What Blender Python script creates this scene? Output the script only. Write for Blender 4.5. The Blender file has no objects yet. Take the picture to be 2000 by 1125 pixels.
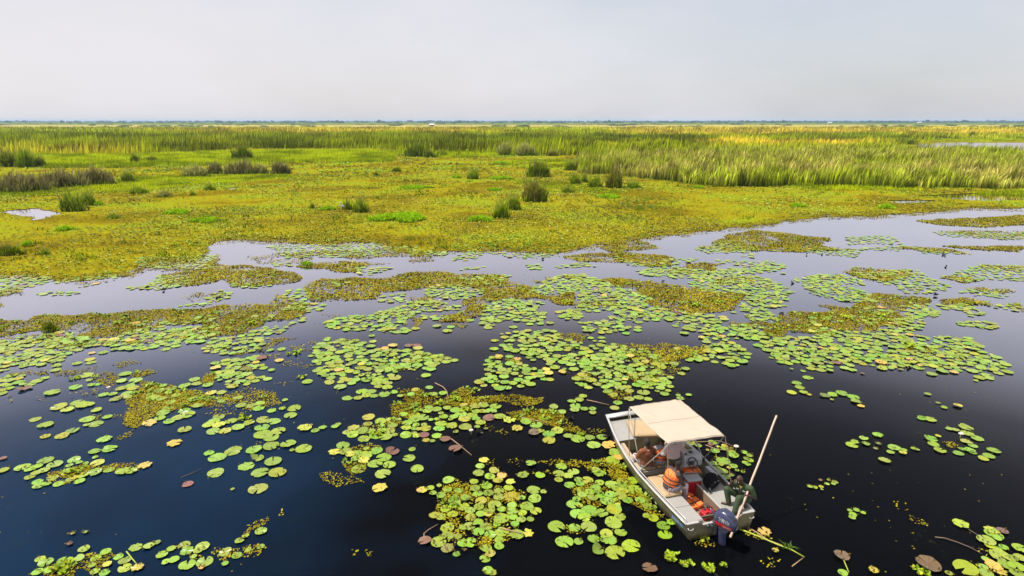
import bpy, bmesh, math, random
import numpy as np
from mathutils import Vector, Matrix, noise as mnoise

random.seed(7)
RNG = np.random.default_rng(11)
scene = bpy.context.scene
COL = scene.collection

# ------------------------------------------------------------------ camera
FPX, HORIZON, CAM_H = 1160.0, 236.0, 9.9          # focal length and horizon row for a 2000 px wide frame
PITCH = math.atan((562.5 - HORIZON) / FPX)
CP, SP = math.cos(PITCH), math.sin(PITCH)
cam_data = bpy.data.cameras.new('camera')
cam_data.sensor_width = 36.0
cam_data.lens = FPX / 2000.0 * 36.0
cam_data.clip_start = 0.1
cam_data.clip_end = 30000.0
cam = bpy.data.objects.new('camera', cam_data)
cam.location = (0, 0, CAM_H)
cam.rotation_euler = (math.pi / 2 - PITCH, 0, 0)
COL.objects.link(cam)
scene.camera = cam

# ------------------------------------------------------------------ sky, sun, exposure
SUN_DIR = Vector((-0.487, 0.0726, 1.0)).normalized()       # towards the sun
SUN_EL = math.asin(SUN_DIR.z)
SUN_AZ = math.atan2(SUN_DIR.x, SUN_DIR.y)                  # clockwise from +Y
world = bpy.data.worlds.new('World')
scene.world = world
world.use_nodes = True
wn, wl = world.node_tree.nodes, world.node_tree.links
wn.clear()
w_out = wn.new('ShaderNodeOutputWorld')
w_bg = wn.new('ShaderNodeBackground')
w_bg.inputs['Strength'].default_value = 0.10
w_sky = wn.new('ShaderNodeTexSky')
w_sky.sky_type = 'NISHITA'
w_sky.sun_disc = False
w_sky.sun_elevation = SUN_EL
w_sky.sun_rotation = SUN_AZ
w_sky.altitude = 0
w_sky.air_density = 1.0
w_sky.dust_density = 2.5
w_sky.ozone_density = 1.0
w_tc = wn.new('ShaderNodeTexCoord')
w_map = wn.new('ShaderNodeMapping')
w_map.inputs['Scale'].default_value = (1.3, 1.3, 3.6)
w_map.inputs['Location'].default_value = (0.7, 0.2, 0.4)
w_noise = wn.new('ShaderNodeTexNoise')
w_noise.inputs['Scale'].default_value = 1.15
w_noise.inputs['Detail'].default_value = 5.0
w_noise.inputs['Roughness'].default_value = 0.52
w_ramp = wn.new('ShaderNodeMapRange')
w_ramp.inputs['From Min'].default_value = 0.33
w_ramp.inputs['From Max'].default_value = 0.68
w_ramp.inputs['To Min'].default_value = 0.55
w_ramp.inputs['To Max'].default_value = 0.95
w_mix = wn.new('ShaderNodeMix')
w_mix.data_type = 'RGBA'
w_mix.inputs['B'].default_value = (5.55, 5.5, 5.85, 1)       # thin pale veil of high cloud
wl.new(w_tc.outputs['Generated'], w_map.inputs['Vector'])
wl.new(w_map.outputs['Vector'], w_noise.inputs['Vector'])
wl.new(w_noise.outputs['Fac'], w_ramp.inputs['Value'])
wl.new(w_ramp.outputs['Result'], w_mix.inputs['Factor'])
wl.new(w_sky.outputs['Color'], w_mix.inputs['A'])
# the veil itself drifts between bluish and pinkish white
w_n2 = wn.new('ShaderNodeTexNoise'); w_n2.inputs['Scale'].default_value = 0.8; w_n2.inputs['Detail'].default_value = 4.0
w_m2 = wn.new('ShaderNodeMapping'); w_m2.inputs['Scale'].default_value = (1.0, 1.0, 2.6); w_m2.inputs['Location'].default_value = (3.1, 1.4, 0.0)
w_v = wn.new('ShaderNodeMix'); w_v.data_type = 'RGBA'
w_v.inputs['A'].default_value = (5.75, 5.75, 6.05, 1); w_v.inputs['B'].default_value = (6.25, 5.90, 6.05, 1)
w_r2 = wn.new('ShaderNodeMapRange'); w_r2.inputs['From Min'].default_value = 0.35; w_r2.inputs['From Max'].default_value = 0.65
wl.new(w_tc.outputs['Generated'], w_m2.inputs['Vector']); wl.new(w_m2.outputs['Vector'], w_n2.inputs['Vector'])
wl.new(w_n2.outputs['Fac'], w_r2.inputs['Value']); wl.new(w_r2.outputs['Result'], w_v.inputs['Factor']); wl.new(w_v.outputs['Result'], w_mix.inputs['B'])
wl.new(w_mix.outputs['Result'], w_bg.inputs['Color'])
wl.new(w_bg.outputs['Background'], w_out.inputs['Surface'])

sun_data = bpy.data.lights.new('sun', 'SUN')
sun_data.energy = 5.0
sun_data.angle = math.radians(0.6)
sun_data.color = (1.0, 0.945, 0.86)
sun = bpy.data.objects.new('sun', sun_data)
sun.rotation_euler = SUN_DIR.to_track_quat('Z', 'Y').to_euler()
sun.location = (-40, 10, 80)
COL.objects.link(sun)

vs = scene.view_settings
vs.view_transform = 'Standard'
vs.look = 'None'
vs.exposure = 0.5
vs.gamma = 1.0
vs.use_curve_mapping = False
scene.cycles.use_denoising = True
scene.cycles.max_bounces = 6
scene.cycles.transparent_max_bounces = 8
scene.cycles.volume_bounces = 0

# ------------------------------------------------------------------ helpers
def px_ground(x, y, z=0.0):
    """photo pixel (2000 wide) -> point on the horizontal plane z"""
    u = (x - 1000.0) / FPX
    v = (562.5 - y) / FPX
    d = (u, CP + v * SP, -SP + v * CP)
    t = (z - CAM_H) / d[2]
    return Vector((t * d[0], t * d[1], z))

def to_px(P):
    P = np.asarray(P, float)
    Z = P[..., 2] - CAM_H
    D = P[..., 1] * CP - Z * SP
    V = P[..., 1] * SP + Z * CP
    return np.stack([1000 + FPX * P[..., 0] / D, 562.5 - FPX * V / D], -1), D

def in_poly(pts, poly):
    poly = np.asarray(poly, float)
    x, y = pts[:, 0], pts[:, 1]
    inside = np.zeros(len(pts), bool)
    x1, y1 = poly[-1]
    for x2, y2 in poly:
        if y1 != y2:
            c = ((y1 > y) != (y2 > y)) & (x < (x2 - x1) * (y - y1) / (y2 - y1) + x1)
            inside ^= c
        x1, y1 = x2, y2
    return inside

def _hash(ix, iy, seed):
    h = (ix.astype(np.int64) * 374761393 + iy.astype(np.int64) * 668265263 + seed * 1442695041) & 0xffffffff
    h = ((h ^ (h >> 13)) * 1274126177) & 0xffffffff
    h = h ^ (h >> 16)
    return (h & 0xffffff) / float(0xffffff)

def vnoise(x, y, seed=0):
    ix, iy = np.floor(x), np.floor(y)
    fx, fy = x - ix, y - iy
    fx, fy = fx * fx * (3 - 2 * fx), fy * fy * (3 - 2 * fy)
    a, b = _hash(ix, iy, seed), _hash(ix + 1, iy, seed)
    c, d = _hash(ix, iy + 1, seed), _hash(ix + 1, iy + 1, seed)
    return (a * (1 - fx) + b * fx) * (1 - fy) + (c * (1 - fx) + d * fx) * fy

def fbm(x, y, seed=0, octv=4):
    s, a, t = 0.0, 1.0, 0.0
    for k in range(octv):
        s = s + a * vnoise(x * 2 ** k, y * 2 ** k, seed + k * 17)
        t += a
        a *= 0.5
    return s / t

def warp(P, amp, freq=0.45, seed=3):
    """world points jittered by noise, so that traced edges turn ragged"""
    n1 = fbm(P[:, 0] * freq, P[:, 1] * freq, seed) - 0.5
    n2 = fbm(P[:, 0] * freq + 31, P[:, 1] * freq + 57, seed) - 0.5
    Q = P.copy()
    Q[:, 0] += n1 * 2 * amp
    Q[:, 1] += n2 * 2 * amp
    return Q

def mesh_np(name, verts, loops, sizes, cols=None, smooth=False):
    me = bpy.data.meshes.new(name)
    verts = np.asarray(verts, np.float32).reshape(-1, 3)
    loops = np.asarray(loops, np.int32).ravel()
    sizes = np.asarray(sizes, np.int32).ravel()
    me.vertices.add(len(verts))
    me.vertices.foreach_set('co', verts.ravel())
    me.loops.add(len(loops))
    me.loops.foreach_set('vertex_index', loops)
    me.polygons.add(len(sizes))
    st = np.zeros(len(sizes), np.int32)
    st[1:] = np.cumsum(sizes)[:-1]
    me.polygons.foreach_set('loop_start', st)
    me.polygons.foreach_set('loop_total', sizes)
    if smooth:
        me.polygons.foreach_set('use_smooth', np.ones(len(sizes), bool))
    me.update(calc_edges=True)
    if cols is not None:
        cols = np.asarray(cols, np.float32).reshape(-1, 3)
        at = me.color_attributes.new('Col', 'FLOAT_COLOR', 'POINT')
        c4 = np.ones((len(verts), 4), np.float32)
        c4[:, :3] = cols
        at.data.foreach_set('color', c4.ravel())
    return me

def link(name, me, mat=None, parent=None):
    o = bpy.data.objects.new(name, me)
    if mat is not None and not me.materials:
        me.materials.append(mat)
    COL.objects.link(o)
    if parent is not None:
        o.parent = parent
    return o

def tag(o, label=None, cat=None, group=None, kind=None):
    if label: o['label'] = label
    if cat: o['category'] = cat
    if group: o['group'] = group
    if kind: o['kind'] = kind
    return o

def empty(name, loc=(0, 0, 0), rz=0.0):
    o = bpy.data.objects.new(name, None)
    o.empty_display_size = 0.2
    o.location = loc
    o.rotation_euler = (0, 0, rz)
    COL.objects.link(o)
    return o

class MB:
    """collects simple shapes into one mesh"""
    def __init__(self):
        self.v, self.f = [], []
    def add(self, v, f):
        n = len(self.v)
        self.v += [tuple(p) for p in v]
        self.f += [tuple(i + n for i in q) for q in f]
        return self
    def box(self, lo, hi, rot=None, ctr=None):
        (x0, y0, z0), (x1, y1, z1) = lo, hi
        v = [Vector(p) for p in ((x0, y0, z0), (x1, y0, z0), (x1, y1, z0), (x0, y1, z0), (x0, y0, z1), (x1, y0, z1), (x1, y1, z1), (x0, y1, z1))]
        if rot is not None:
            c = Vector(ctr) if ctr is not None else sum(v, Vector()) / 8
            v = [rot @ (p - c) + c for p in v]
        return self.add(v, [(0, 3, 2, 1), (4, 5, 6, 7), (0, 1, 5, 4), (1, 2, 6, 5), (2, 3, 7, 6), (3, 0, 4, 7)])
    def tube(self, pts, rad, n=8, cap=True):
        pts = [Vector(p) for p in pts]
        if not hasattr(rad, '__len__'):
            rad = [rad] * len(pts)
        rad = [r if hasattr(r, '__len__') else (r, r) for r in rad]
        vs, fs = [], []
        up = None
        for i, p in enumerate(pts):
            t = (pts[min(i + 1, len(pts) - 1)] - pts[max(i - 1, 0)])
            t = t.normalized() if t.length > 1e-9 else Vector((0, 0, 1))
            if up is None:
                up = Vector((0, 0, 1)) if abs(t.z) < 0.9 else Vector((0, 1, 0))
            side = t.cross(up).normalized()
            up2 = side.cross(t).normalized()
            up = up2
            for k in range(n):
                a = 2 * math.pi * k / n
                vs.append(p + side * (math.cos(a) * rad[i][0]) + up2 * (math.sin(a) * rad[i][1]))
        for i in range(len(pts) - 1):
            for k in range(n):
                a, b = i * n + k, i * n + (k + 1) % n
                fs.append((a, b, b + n, a + n))
        if cap:
            fs.append(tuple(reversed(range(n))))
            fs.append(tuple(range((len(pts) - 1) * n, len(pts) * n)))
        return self.add(vs, fs)
    def ball(self, c, r, n=12, m=8, rot=None):
        c = Vector(c)
        r = Vector(r) if hasattr(r, '__len__') else Vector((r, r, r))
        vs, fs = [], []
        for i in range(m + 1):
            th = math.pi * i / m
            for k in range(n):
                ph = 2 * math.pi * k / n
                q = Vector((math.sin(th) * math.cos(ph) * r.x, math.sin(th) * math.sin(ph) * r.y, math.cos(th) * r.z))
                if rot is not None:
                    q = rot @ q
                vs.append(c + q)
        for i in range(m):
            for k in range(n):
                a, b = i * n + k, i * n + (k + 1) % n
                fs.append((a, a + n, b + n, b))
        return self.add(vs, fs)
    def extrude(self, outline, lo, hi, axis='z'):
        n = len(outline)
        def P(q, h):
            if axis == 'z': return (q[0], q[1], h)
            if axis == 'y': return (q[0], h, q[1])
            return (h, q[0], q[1])
        vs = [P(q, lo) for q in outline] + [P(q, hi) for q in outline]
        fs = [tuple(range(n)), tuple(reversed(range(n, 2 * n)))]
        for k in range(n):
            fs.append((k, k + n, (k + 1) % n + n, (k + 1) % n))
        return self.add(vs, fs)
    def mesh(self, name, smooth=False):
        me = bpy.data.meshes.new(name)
        me.from_pydata(self.v, [], self.f)
        bm = bmesh.new()
        bm.from_mesh(me)
        bmesh.ops.remove_doubles(bm, verts=bm.verts, dist=1e-5)
        bmesh.ops.recalc_face_normals(bm, faces=bm.faces)
        bm.to_mesh(me)
        bm.free()
        if smooth:
            for p in me.polygons:
                p.use_smooth = True
        return me
    def build(self, name, mat, parent=None, smooth=False, bevel=0.0, seg=2):
        o = link(name, self.mesh(name, smooth), mat, parent)
        if bevel > 0:
            m = o.modifiers.new('bevel', 'BEVEL')
            m.width = bevel
            m.segments = seg
            m.limit_method = 'ANGLE'
        return o

# ------------------------------------------------------------------ materials
def new_mat(name):
    m = bpy.data.materials.new(name)
    m.use_nodes = True
    n, l = m.node_tree.nodes, m.node_tree.links
    return m, n, l, n['Principled BSDF']

def simple_mat(name, col, rough=0.5, metal=0.0, var=0.12, scale=14.0, bump=0.0, spec=0.5, stretch=None):
    """base colour with a procedural mottling of its own"""
    m, n, l, b = new_mat(name)
    tc = n.new('ShaderNodeTexCoord')
    mp = n.new('ShaderNodeMapping')
    mp.inputs['Scale'].default_value = stretch or (1, 1, 1)
    nz = n.new('ShaderNodeTexNoise')
    nz.inputs['Scale'].default_value = scale
    nz.inputs['Detail'].default_value = 5
    l.new(tc.outputs['Object'], mp.inputs['Vector'])
    l.new(mp.outputs['Vector'], nz.inputs['Vector'])
    mx = n.new('ShaderNodeMix')
    mx.data_type = 'RGBA'
    mx.inputs['A'].default_value = (*[max(0, c * (1 - var)) for c in col], 1)
    mx.inputs['B'].default_value = (*[min(1, c * (1 + var)) for c in col], 1)
    l.new(nz.outputs['Fac'], mx.inputs['Factor'])
    l.new(mx.outputs['Result'], b.inputs['Base Color'])
    b.inputs['Roughness'].default_value = rough
    b.inputs['Metallic'].default_value = metal
    b.inputs['Specular IOR Level'].default_value = spec
    if bump > 0:
        bp = n.new('ShaderNodeBump')
        bp.inputs['Strength'].default_value = bump
        bp.inputs['Distance'].default_value = 0.02
        l.new(nz.outputs['Fac'], bp.inputs['Height'])
        l.new(bp.outputs['Normal'], b.inputs['Normal'])
    return m

def leaf_mat(name, rough=0.55, spec=0.35, trans=0.0):
    """leaves that carry their own colour in the mesh attribute Col"""
    m, n, l, b = new_mat(name)
    at = n.new('ShaderNodeAttribute')
    at.attribute_name = 'Col'
    l.new(at.outputs['Color'], b.inputs['Base Color'])
    b.inputs['Roughness'].default_value = rough
    b.inputs['Specular IOR Level'].default_value = spec
    if trans > 0:
        tr = n.new('ShaderNodeBsdfTranslucent')
        l.new(at.outputs['Color'], tr.inputs['Color'])
        mx = n.new('ShaderNodeMixShader')
        mx.inputs['Fac'].default_value = trans
        l.new(b.outputs['BSDF'], mx.inputs[1])
        l.new(tr.outputs['BSDF'], mx.inputs[2])
        l.new(mx.outputs['Shader'], n['Material Output'].inputs['Surface'])
    return m

M = {}
M['leaf'] = leaf_mat('floating_leaf', 0.7, 0.06)
M['reed'] = leaf_mat('reed_blade', 0.8, 0.05, 0.3)
M['lily_far'] = leaf_mat('lily_pad_far', 0.36, 0.65)
M['crown'] = leaf_mat('tree_foliage', 0.7, 0.2)

def pad_material(name):
    m, n, l, b = new_mat(name)
    oi = n.new('ShaderNodeObjectInfo')
    tc = n.new('ShaderNodeTexCoord')
    ad = n.new('ShaderNodeVectorMath'); ad.operation = 'ADD'
    sc = n.new('ShaderNodeVectorMath'); sc.operation = 'SCALE'
    cb = n.new('ShaderNodeCombineXYZ')
    l.new(oi.outputs['Random'], cb.inputs['X']); l.new(oi.outputs['Random'], cb.inputs['Y'])
    l.new(cb.outputs['Vector'], sc.inputs[0]); sc.inputs['Scale'].default_value = 37.0
    l.new(tc.outputs['Object'], ad.inputs[0]); l.new(sc.outputs['Vector'], ad.inputs[1])
    nz = n.new('ShaderNodeTexNoise'); nz.inputs['Scale'].default_value = 2.6; nz.inputs['Detail'].default_value = 3
    l.new(ad.outputs['Vector'], nz.inputs['Vector'])
    spot = n.new('ShaderNodeMapRange')
    spot.inputs['From Min'].default_value = 0.67; spot.inputs['From Max'].default_value = 0.70
    l.new(nz.outputs['Fac'], spot.inputs['Value'])
    nz2 = n.new('ShaderNodeTexNoise'); nz2.inputs['Scale'].default_value = 1.1; nz2.inputs['Detail'].default_value = 2
    l.new(ad.outputs['Vector'], nz2.inputs['Vector'])
    hs = n.new('ShaderNodeMix'); hs.data_type = 'RGBA'; hs.blend_type = 'MULTIPLY'; hs.inputs['Factor'].default_value = 1.0
    rv = n.new('ShaderNodeMapRange'); rv.inputs['To Min'].default_value = 0.72; rv.inputs['To Max'].default_value = 1.28
    l.new(nz2.outputs['Fac'], rv.inputs['Value'])
    l.new(oi.outputs['Color'], hs.inputs['A']); l.new(rv.outputs['Result'], hs.inputs['B'])
    # radial veins
    sp = n.new('ShaderNodeSeparateXYZ'); l.new(tc.outputs['Object'], sp.inputs[0])
    at2 = n.new('ShaderNodeMath'); at2.operation = 'ARCTAN2'
    l.new(sp.outputs['Y'], at2.inputs[0]); l.new(sp.outputs['X'], at2.inputs[1])
    mu = n.new('ShaderNodeMath'); mu.operation = 'MULTIPLY'; mu.inputs[1].default_value = 13.0
    l.new(at2.outputs[0], mu.inputs[0])
    sn = n.new('ShaderNodeMath'); sn.operation = 'SINE'; l.new(mu.outputs[0], sn.inputs[0])
    vr = n.new('ShaderNodeMapRange'); vr.inputs['From Min'].default_value = 0.75; vr.inputs['From Max'].default_value = 1.0; vr.inputs['To Min'].default_value = 0.0; vr.inputs['To Max'].default_value = 0.16
    l.new(sn.outputs[0], vr.inputs['Value'])
    vm = n.new('ShaderNodeMix'); vm.data_type = 'RGBA'; vm.inputs['B'].default_value = (0.25, 0.30, 0.05, 1)
    l.new(vr.outputs['Result'], vm.inputs['Factor']); l.new(hs.outputs['Result'], vm.inputs['A'])
    mx = n.new('ShaderNodeMix'); mx.data_type = 'RGBA'; mx.inputs['B'].default_value = (0.045, 0.035, 0.006, 1)
    l.new(spot.outputs['Result'], mx.inputs['Factor']); l.new(vm.outputs['Result'], mx.inputs['A'])
    l.new(mx.outputs['Result'], b.inputs['Base Color'])
    b.inputs['Roughness'].default_value = 0.34
    b.inputs['Specular IOR Level'].default_value = 0.6
    bp = n.new('ShaderNodeBump'); bp.inputs['Strength'].default_value = 0.25; bp.inputs['Distance'].default_value = 0.02
    l.new(sn.outputs[0], bp.inputs['Height']); l.new(bp.outputs['Normal'], b.inputs['Normal'])
    return m
M['pad'] = pad_material('lily_pad')

def water_material():
    m, n, l, b = new_mat('lake_water')
    n.remove(b)
    geo = n.new('ShaderNodeNewGeometry')
    # weed hanging under the surface and silt: broad dark patches
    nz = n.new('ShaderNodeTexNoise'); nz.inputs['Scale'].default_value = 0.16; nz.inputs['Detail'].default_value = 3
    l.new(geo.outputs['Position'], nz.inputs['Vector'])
    # bluer sky reflection and the water's own blue, put into the colour leftwards
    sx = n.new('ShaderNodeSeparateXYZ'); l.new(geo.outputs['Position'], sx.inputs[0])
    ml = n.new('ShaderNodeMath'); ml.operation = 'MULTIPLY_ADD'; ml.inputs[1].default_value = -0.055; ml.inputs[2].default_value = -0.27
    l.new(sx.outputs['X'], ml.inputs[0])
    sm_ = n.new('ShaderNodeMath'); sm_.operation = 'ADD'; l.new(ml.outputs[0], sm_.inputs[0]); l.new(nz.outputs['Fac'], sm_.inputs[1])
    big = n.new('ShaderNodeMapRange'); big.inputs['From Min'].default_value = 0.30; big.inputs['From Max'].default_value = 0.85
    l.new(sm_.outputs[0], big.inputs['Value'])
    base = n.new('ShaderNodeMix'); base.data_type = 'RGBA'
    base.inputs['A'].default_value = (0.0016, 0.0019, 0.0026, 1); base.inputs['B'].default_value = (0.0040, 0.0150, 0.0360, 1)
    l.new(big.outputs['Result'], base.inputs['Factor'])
    n2 = n.new('ShaderNodeTexNoise'); n2.inputs['Scale'].default_value = 0.55; n2.inputs['Detail'].default_value = 6; n2.inputs['Roughness'].default_value = 0.62
    l.new(geo.outputs['Position'], n2.inputs['Vector'])
    n3 = n.new('ShaderNodeTexNoise'); n3.inputs['Scale'].default_value = 6.0; n3.inputs['Detail'].default_value = 6; n3.inputs['Roughness'].default_value = 0.7
    l.new(geo.outputs['Position'], n3.inputs['Vector'])
    a = n.new('ShaderNodeMapRange'); a.inputs['From Min'].default_value = 0.60; a.inputs['From Max'].default_value = 0.72
    l.new(n2.outputs['Fac'], a.inputs['Value'])
    c2 = n.new('ShaderNodeMapRange'); c2.inputs['From Min'].default_value = 0.52; c2.inputs['From Max'].default_value = 0.66
    l.new(n3.outputs['Fac'], c2.inputs['Value'])
    mul = n.new('ShaderNodeMath'); mul.operation = 'MULTIPLY'
    l.new(a.outputs['Result'], mul.inputs[0]); l.new(c2.outputs['Result'], mul.inputs[1])
    wd = n.new('ShaderNodeMix'); wd.data_type = 'RGBA'; wd.inputs['B'].default_value = (0.018, 0.023, 0.010, 1)
    l.new(mul.outputs[0], wd.inputs['Factor']); l.new(base.outputs['Result'], wd.inputs['A'])
    df = n.new('ShaderNodeBsdfDiffuse'); l.new(wd.outputs['Result'], df.inputs['Color'])
    gl = n.new('ShaderNodeBsdfGlossy'); gl.inputs['Roughness'].default_value = 0.03
    gl.inputs['Color'].default_value = (0.96, 0.90, 0.95, 1)
    rp = n.new('ShaderNodeTexNoise'); rp.inputs['Scale'].default_value = 1.3; rp.inputs['Detail'].default_value = 3
    l.new(geo.outputs['Position'], rp.inputs['Vector'])
    bp = n.new('ShaderNodeBump'); bp.inputs['Strength'].default_value = 0.05; bp.inputs['Distance'].default_value = 0.05
    l.new(rp.outputs['Fac'], bp.inputs['Height']); l.new(bp.outputs['Normal'], gl.inputs['Normal'])
    fr = n.new('ShaderNodeFresnel'); fr.inputs['IOR'].default_value = 1.33
    fm = n.new('ShaderNodeValToRGB')                       # surface film: weak mirror from above, strong at grazing angles
    stops = [(0.0, 0.0), (0.045, 0.006), (0.062, 0.016), (0.083, 0.032), (0.115, 0.105), (0.134, 0.23), (0.17, 0.48), (0.25, 0.73), (0.40, 0.90), (1.0, 1.0)]
    el = fm.color_ramp.elements
    for k, (p, v) in enumerate(stops):
        e = el[0] if k == 0 else (el[1] if k == 1 else el.new(p))
        e.position = p
    for e, (p, v) in zip(sorted(el, key=lambda q: q.position), stops):
        e.color = (v, v, v, 1)
    l.new(fr.outputs['Fac'], fm.inputs['Fac'])
    mx = n.new('ShaderNodeMixShader')
    l.new(fm.outputs['Color'], mx.inputs['Fac']); l.new(df.outputs['BSDF'], mx.inputs[1]); l.new(gl.outputs['BSDF'], mx.inputs[2])
    l.new(mx.outputs['Shader'], n['Material Output'].inputs['Surface'])
    return m
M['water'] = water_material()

def meadow_material():
    m, n, l, b = new_mat('floating_meadow')
    geo = n.new('ShaderNodeNewGeometry')
    def noise(scale, det, rough=0.55):
        t = n.new('ShaderNodeTexNoise'); t.inputs['Scale'].default_value = scale; t.inputs['Detail'].default_value = det; t.inputs['Roughness'].default_value = rough
        l.new(geo.outputs['Position'], t.inputs['Vector']); return t
    r1 = n.new('ShaderNodeValToRGB')
    e = r1.color_ramp.elements
    e[0].position = 0.40; e[0].color = (0.132, 0.104, 0.005, 1)
    e[1].position = 0.60; e[1].color = (0.178, 0.212, 0.009, 1)
    k = e.new(0.5); k.color = (0.208, 0.180, 0.007, 1)
    l.new(noise(0.09, 6, 0.6).outputs['Fac'], r1.inputs['Fac'])
    r2 = n.new('ShaderNodeMapRange'); r2.inputs['From Min'].default_value = 0.3; r2.inputs['From Max'].default_value = 0.7; r2.inputs['To Min'].default_value = 0.45; r2.inputs['To Max'].default_value = 1.5
    l.new(noise(3.2, 6, 0.72).outputs['Fac'], r2.inputs['Value'])
    mu = n.new('ShaderNodeMix'); mu.data_type = 'RGBA'; mu.blend_type = 'MULTIPLY'; mu.inputs['Factor'].default_value = 1
    l.new(r1.outputs['Color'], mu.inputs['A']); l.new(r2.outputs['Result'], mu.inputs['B'])
    l.new(mu.outputs['Result'], b.inputs['Base Color'])
    b.inputs['Roughness'].default_value = 0.9; b.inputs['Specular IOR Level'].default_value = 0.0
    bp = n.new('ShaderNodeBump'); bp.inputs['Strength'].default_value = 0.6; bp.inputs['Distance'].default_value = 0.12
    l.new(noise(4.5, 5, 0.7).outputs['Fac'], bp.inputs['Height']); l.new(bp.outputs['Normal'], b.inputs['Normal'])
    return m
M['meadow'] = meadow_material()

def plain_material():
    """far flood plain: bands of green and straw-coloured grassland"""
    m, n, l, b = new_mat('flood_plain')
    geo = n.new('ShaderNodeNewGeometry')
    mp = n.new('ShaderNodeMapping'); mp.inputs['Scale'].default_value = (0.0011, 0.0032, 1)
    l.new(geo.outputs['Position'], mp.inputs['Vector'])
    nz = n.new('ShaderNodeTexNoise'); nz.inputs['Scale'].default_value = 1.0; nz.inputs['Detail'].default_value = 7; nz.inputs['Roughness'].default_value = 0.6
    l.new(mp.outputs['Vector'], nz.inputs['Vector'])
    r = n.new('ShaderNodeValToRGB'); e = r.color_ramp.elements
    e[0].position = 0.36; e[0].color = (0.06, 0.10, 0.003, 1)
    e[1].position = 0.72; e[1].color = (0.22, 0.19, 0.05, 1)
    k = e.new(0.5); k.color = (0.10, 0.145, 0.006, 1)
    l.new(nz.outputs['Fac'], r.inputs['Fac'])
    # a belt of dry straw-coloured grass about a kilometre out
    sy = n.new('ShaderNodeSeparateXYZ'); l.new(geo.outputs['Position'], sy.inputs[0])
    wob = n.new('ShaderNodeMath'); wob.operation = 'MULTIPLY_ADD'; wob.inputs[1].default_value = 900.0
    l.new(nz.outputs['Fac'], wob.inputs[0]); l.new(sy.outputs['Y'], wob.inputs[2])
    up = n.new('ShaderNodeMapRange'); up.inputs['From Min'].default_value = 1250.0; up.inputs['From Max'].default_value = 1400.0
    dn = n.new('ShaderNodeMapRange'); dn.inputs['From Min'].default_value = 2150.0; dn.inputs['From Max'].default_value = 1850.0
    l.new(wob.outputs[0], up.inputs['Value']); l.new(wob.outputs[0], dn.inputs['Value'])
    bm_ = n.new('ShaderNodeMath'); bm_.operation = 'MULTIPLY'; l.new(up.outputs['Result'], bm_.inputs[0]); l.new(dn.outputs['Result'], bm_.inputs[1])
    st = n.new('ShaderNodeMix'); st.data_type = 'RGBA'; st.inputs['B'].default_value = (0.33, 0.26, 0.085, 1)
    l.new(bm_.outputs[0], st.inputs['Factor']); l.new(r.outputs['Color'], st.inputs['A'])
    l.new(st.outputs['Result'], b.inputs['Base Color'])
    b.inputs['Roughness'].default_value = 0.9; b.inputs['Specular IOR Level'].default_value = 0.0
    return m
M['plain'] = plain_material()

# ------------------------------------------------------------------ boat frame (needed early: nothing grows through the hull)
BOAT_POS = Vector((5.165, 12.590, 0.0))
BOAT_ROT = math.radians(15.5)
BOAT_L = 5.37
HULL_Y = [0.0, 0.7, 1.5, 2.3, 3.0, 3.7, 4.3, 4.9, 5.37]
HULL_B = [0.963, 1.02, 1.07, 1.10, 1.075, 1.00, 0.90, 0.78, 0.69]
def half_beam(y):
    return float(np.interp(y, HULL_Y, HULL_B))
_ca, _sa = math.cos(BOAT_ROT), math.sin(BOAT_ROT)
def to_boat(P):
    dx, dy = P[:, 0] - BOAT_POS.x, P[:, 1] - BOAT_POS.y
    return np.stack([dx * _ca + dy * _sa, -dx * _sa + dy * _ca], -1)
def from_boat(p):
    return Vector((BOAT_POS.x + p[0] * _ca - p[1] * _sa, BOAT_POS.y + p[0] * _sa + p[1] * _ca, p[2]))
def clear_of_boat(P, r=0.0):
    q = to_boat(P)
    hb = np.interp(q[:, 1], HULL_Y, HULL_B)
    inside = (np.abs(q[:, 0]) < hb - 0.06 + r) & (q[:, 1] > -0.06 - r) & (q[:, 1] < BOAT_L + r)
    motor = (np.abs(q[:, 0] + 0.1) < 0.22 + r) & (q[:, 1] > -0.6 - r) & (q[:, 1] < 0.1)
    return ~(inside | motor)

# ------------------------------------------------------------------ setting: water, floating meadow, flood plain
FAR = 9000.0
me = mesh_np('water', [(-FAR, -60, 0), (FAR, -60, 0), (FAR, 11500, 0), (-FAR, 11500, 0)], [0, 1, 2, 3], [4])
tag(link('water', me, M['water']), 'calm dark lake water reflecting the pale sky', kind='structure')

NEAR_EDGE = [(-400, 600), (-100, 545), (0, 537), (53, 537), (107, 546), (149, 547), (235, 537), (275, 528), (300, 512), (380, 505), (400, 495),
             (405, 480), (412, 470), (470, 464), (560, 470), (640, 474), (700, 469), (735, 472), (765, 479), (772, 487), (800, 494), (830, 497), (880, 488),
             (950, 485), (1080, 493), (1100, 488), (1165, 476), (1215, 471), (1260, 461), (1445, 441), (1500, 435), (1600, 420), (1715, 419),
             (1860, 406), (1900, 402), (2000, 404), (2400, 410)]
MEADOW = NEAR_EDGE + [(2400, 252), (-400, 252)]
LAGOON = [(1785, 281), (1850, 278), (2000, 279), (2500, 277), (2500, 306), (2000, 298), (1900, 292), (1795, 290)]
HOLES = [[(12, 411), (88, 405), (90, 410), (118, 416), (72, 431), (62, 427), (70, 424), (25, 420)],
         [(333, 366), (345, 361), (370, 361), (358, 367)], [(438, 366), (465, 366), (452, 371)],
         [(1785, 382), (1900, 376), (2000, 380), (2400, 384), (2400, 394), (2000, 390), (1900, 391), (1830, 386)],
         [(1740, 392), (1830, 391), (1820, 396), (1750, 396)], LAGOON]

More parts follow.
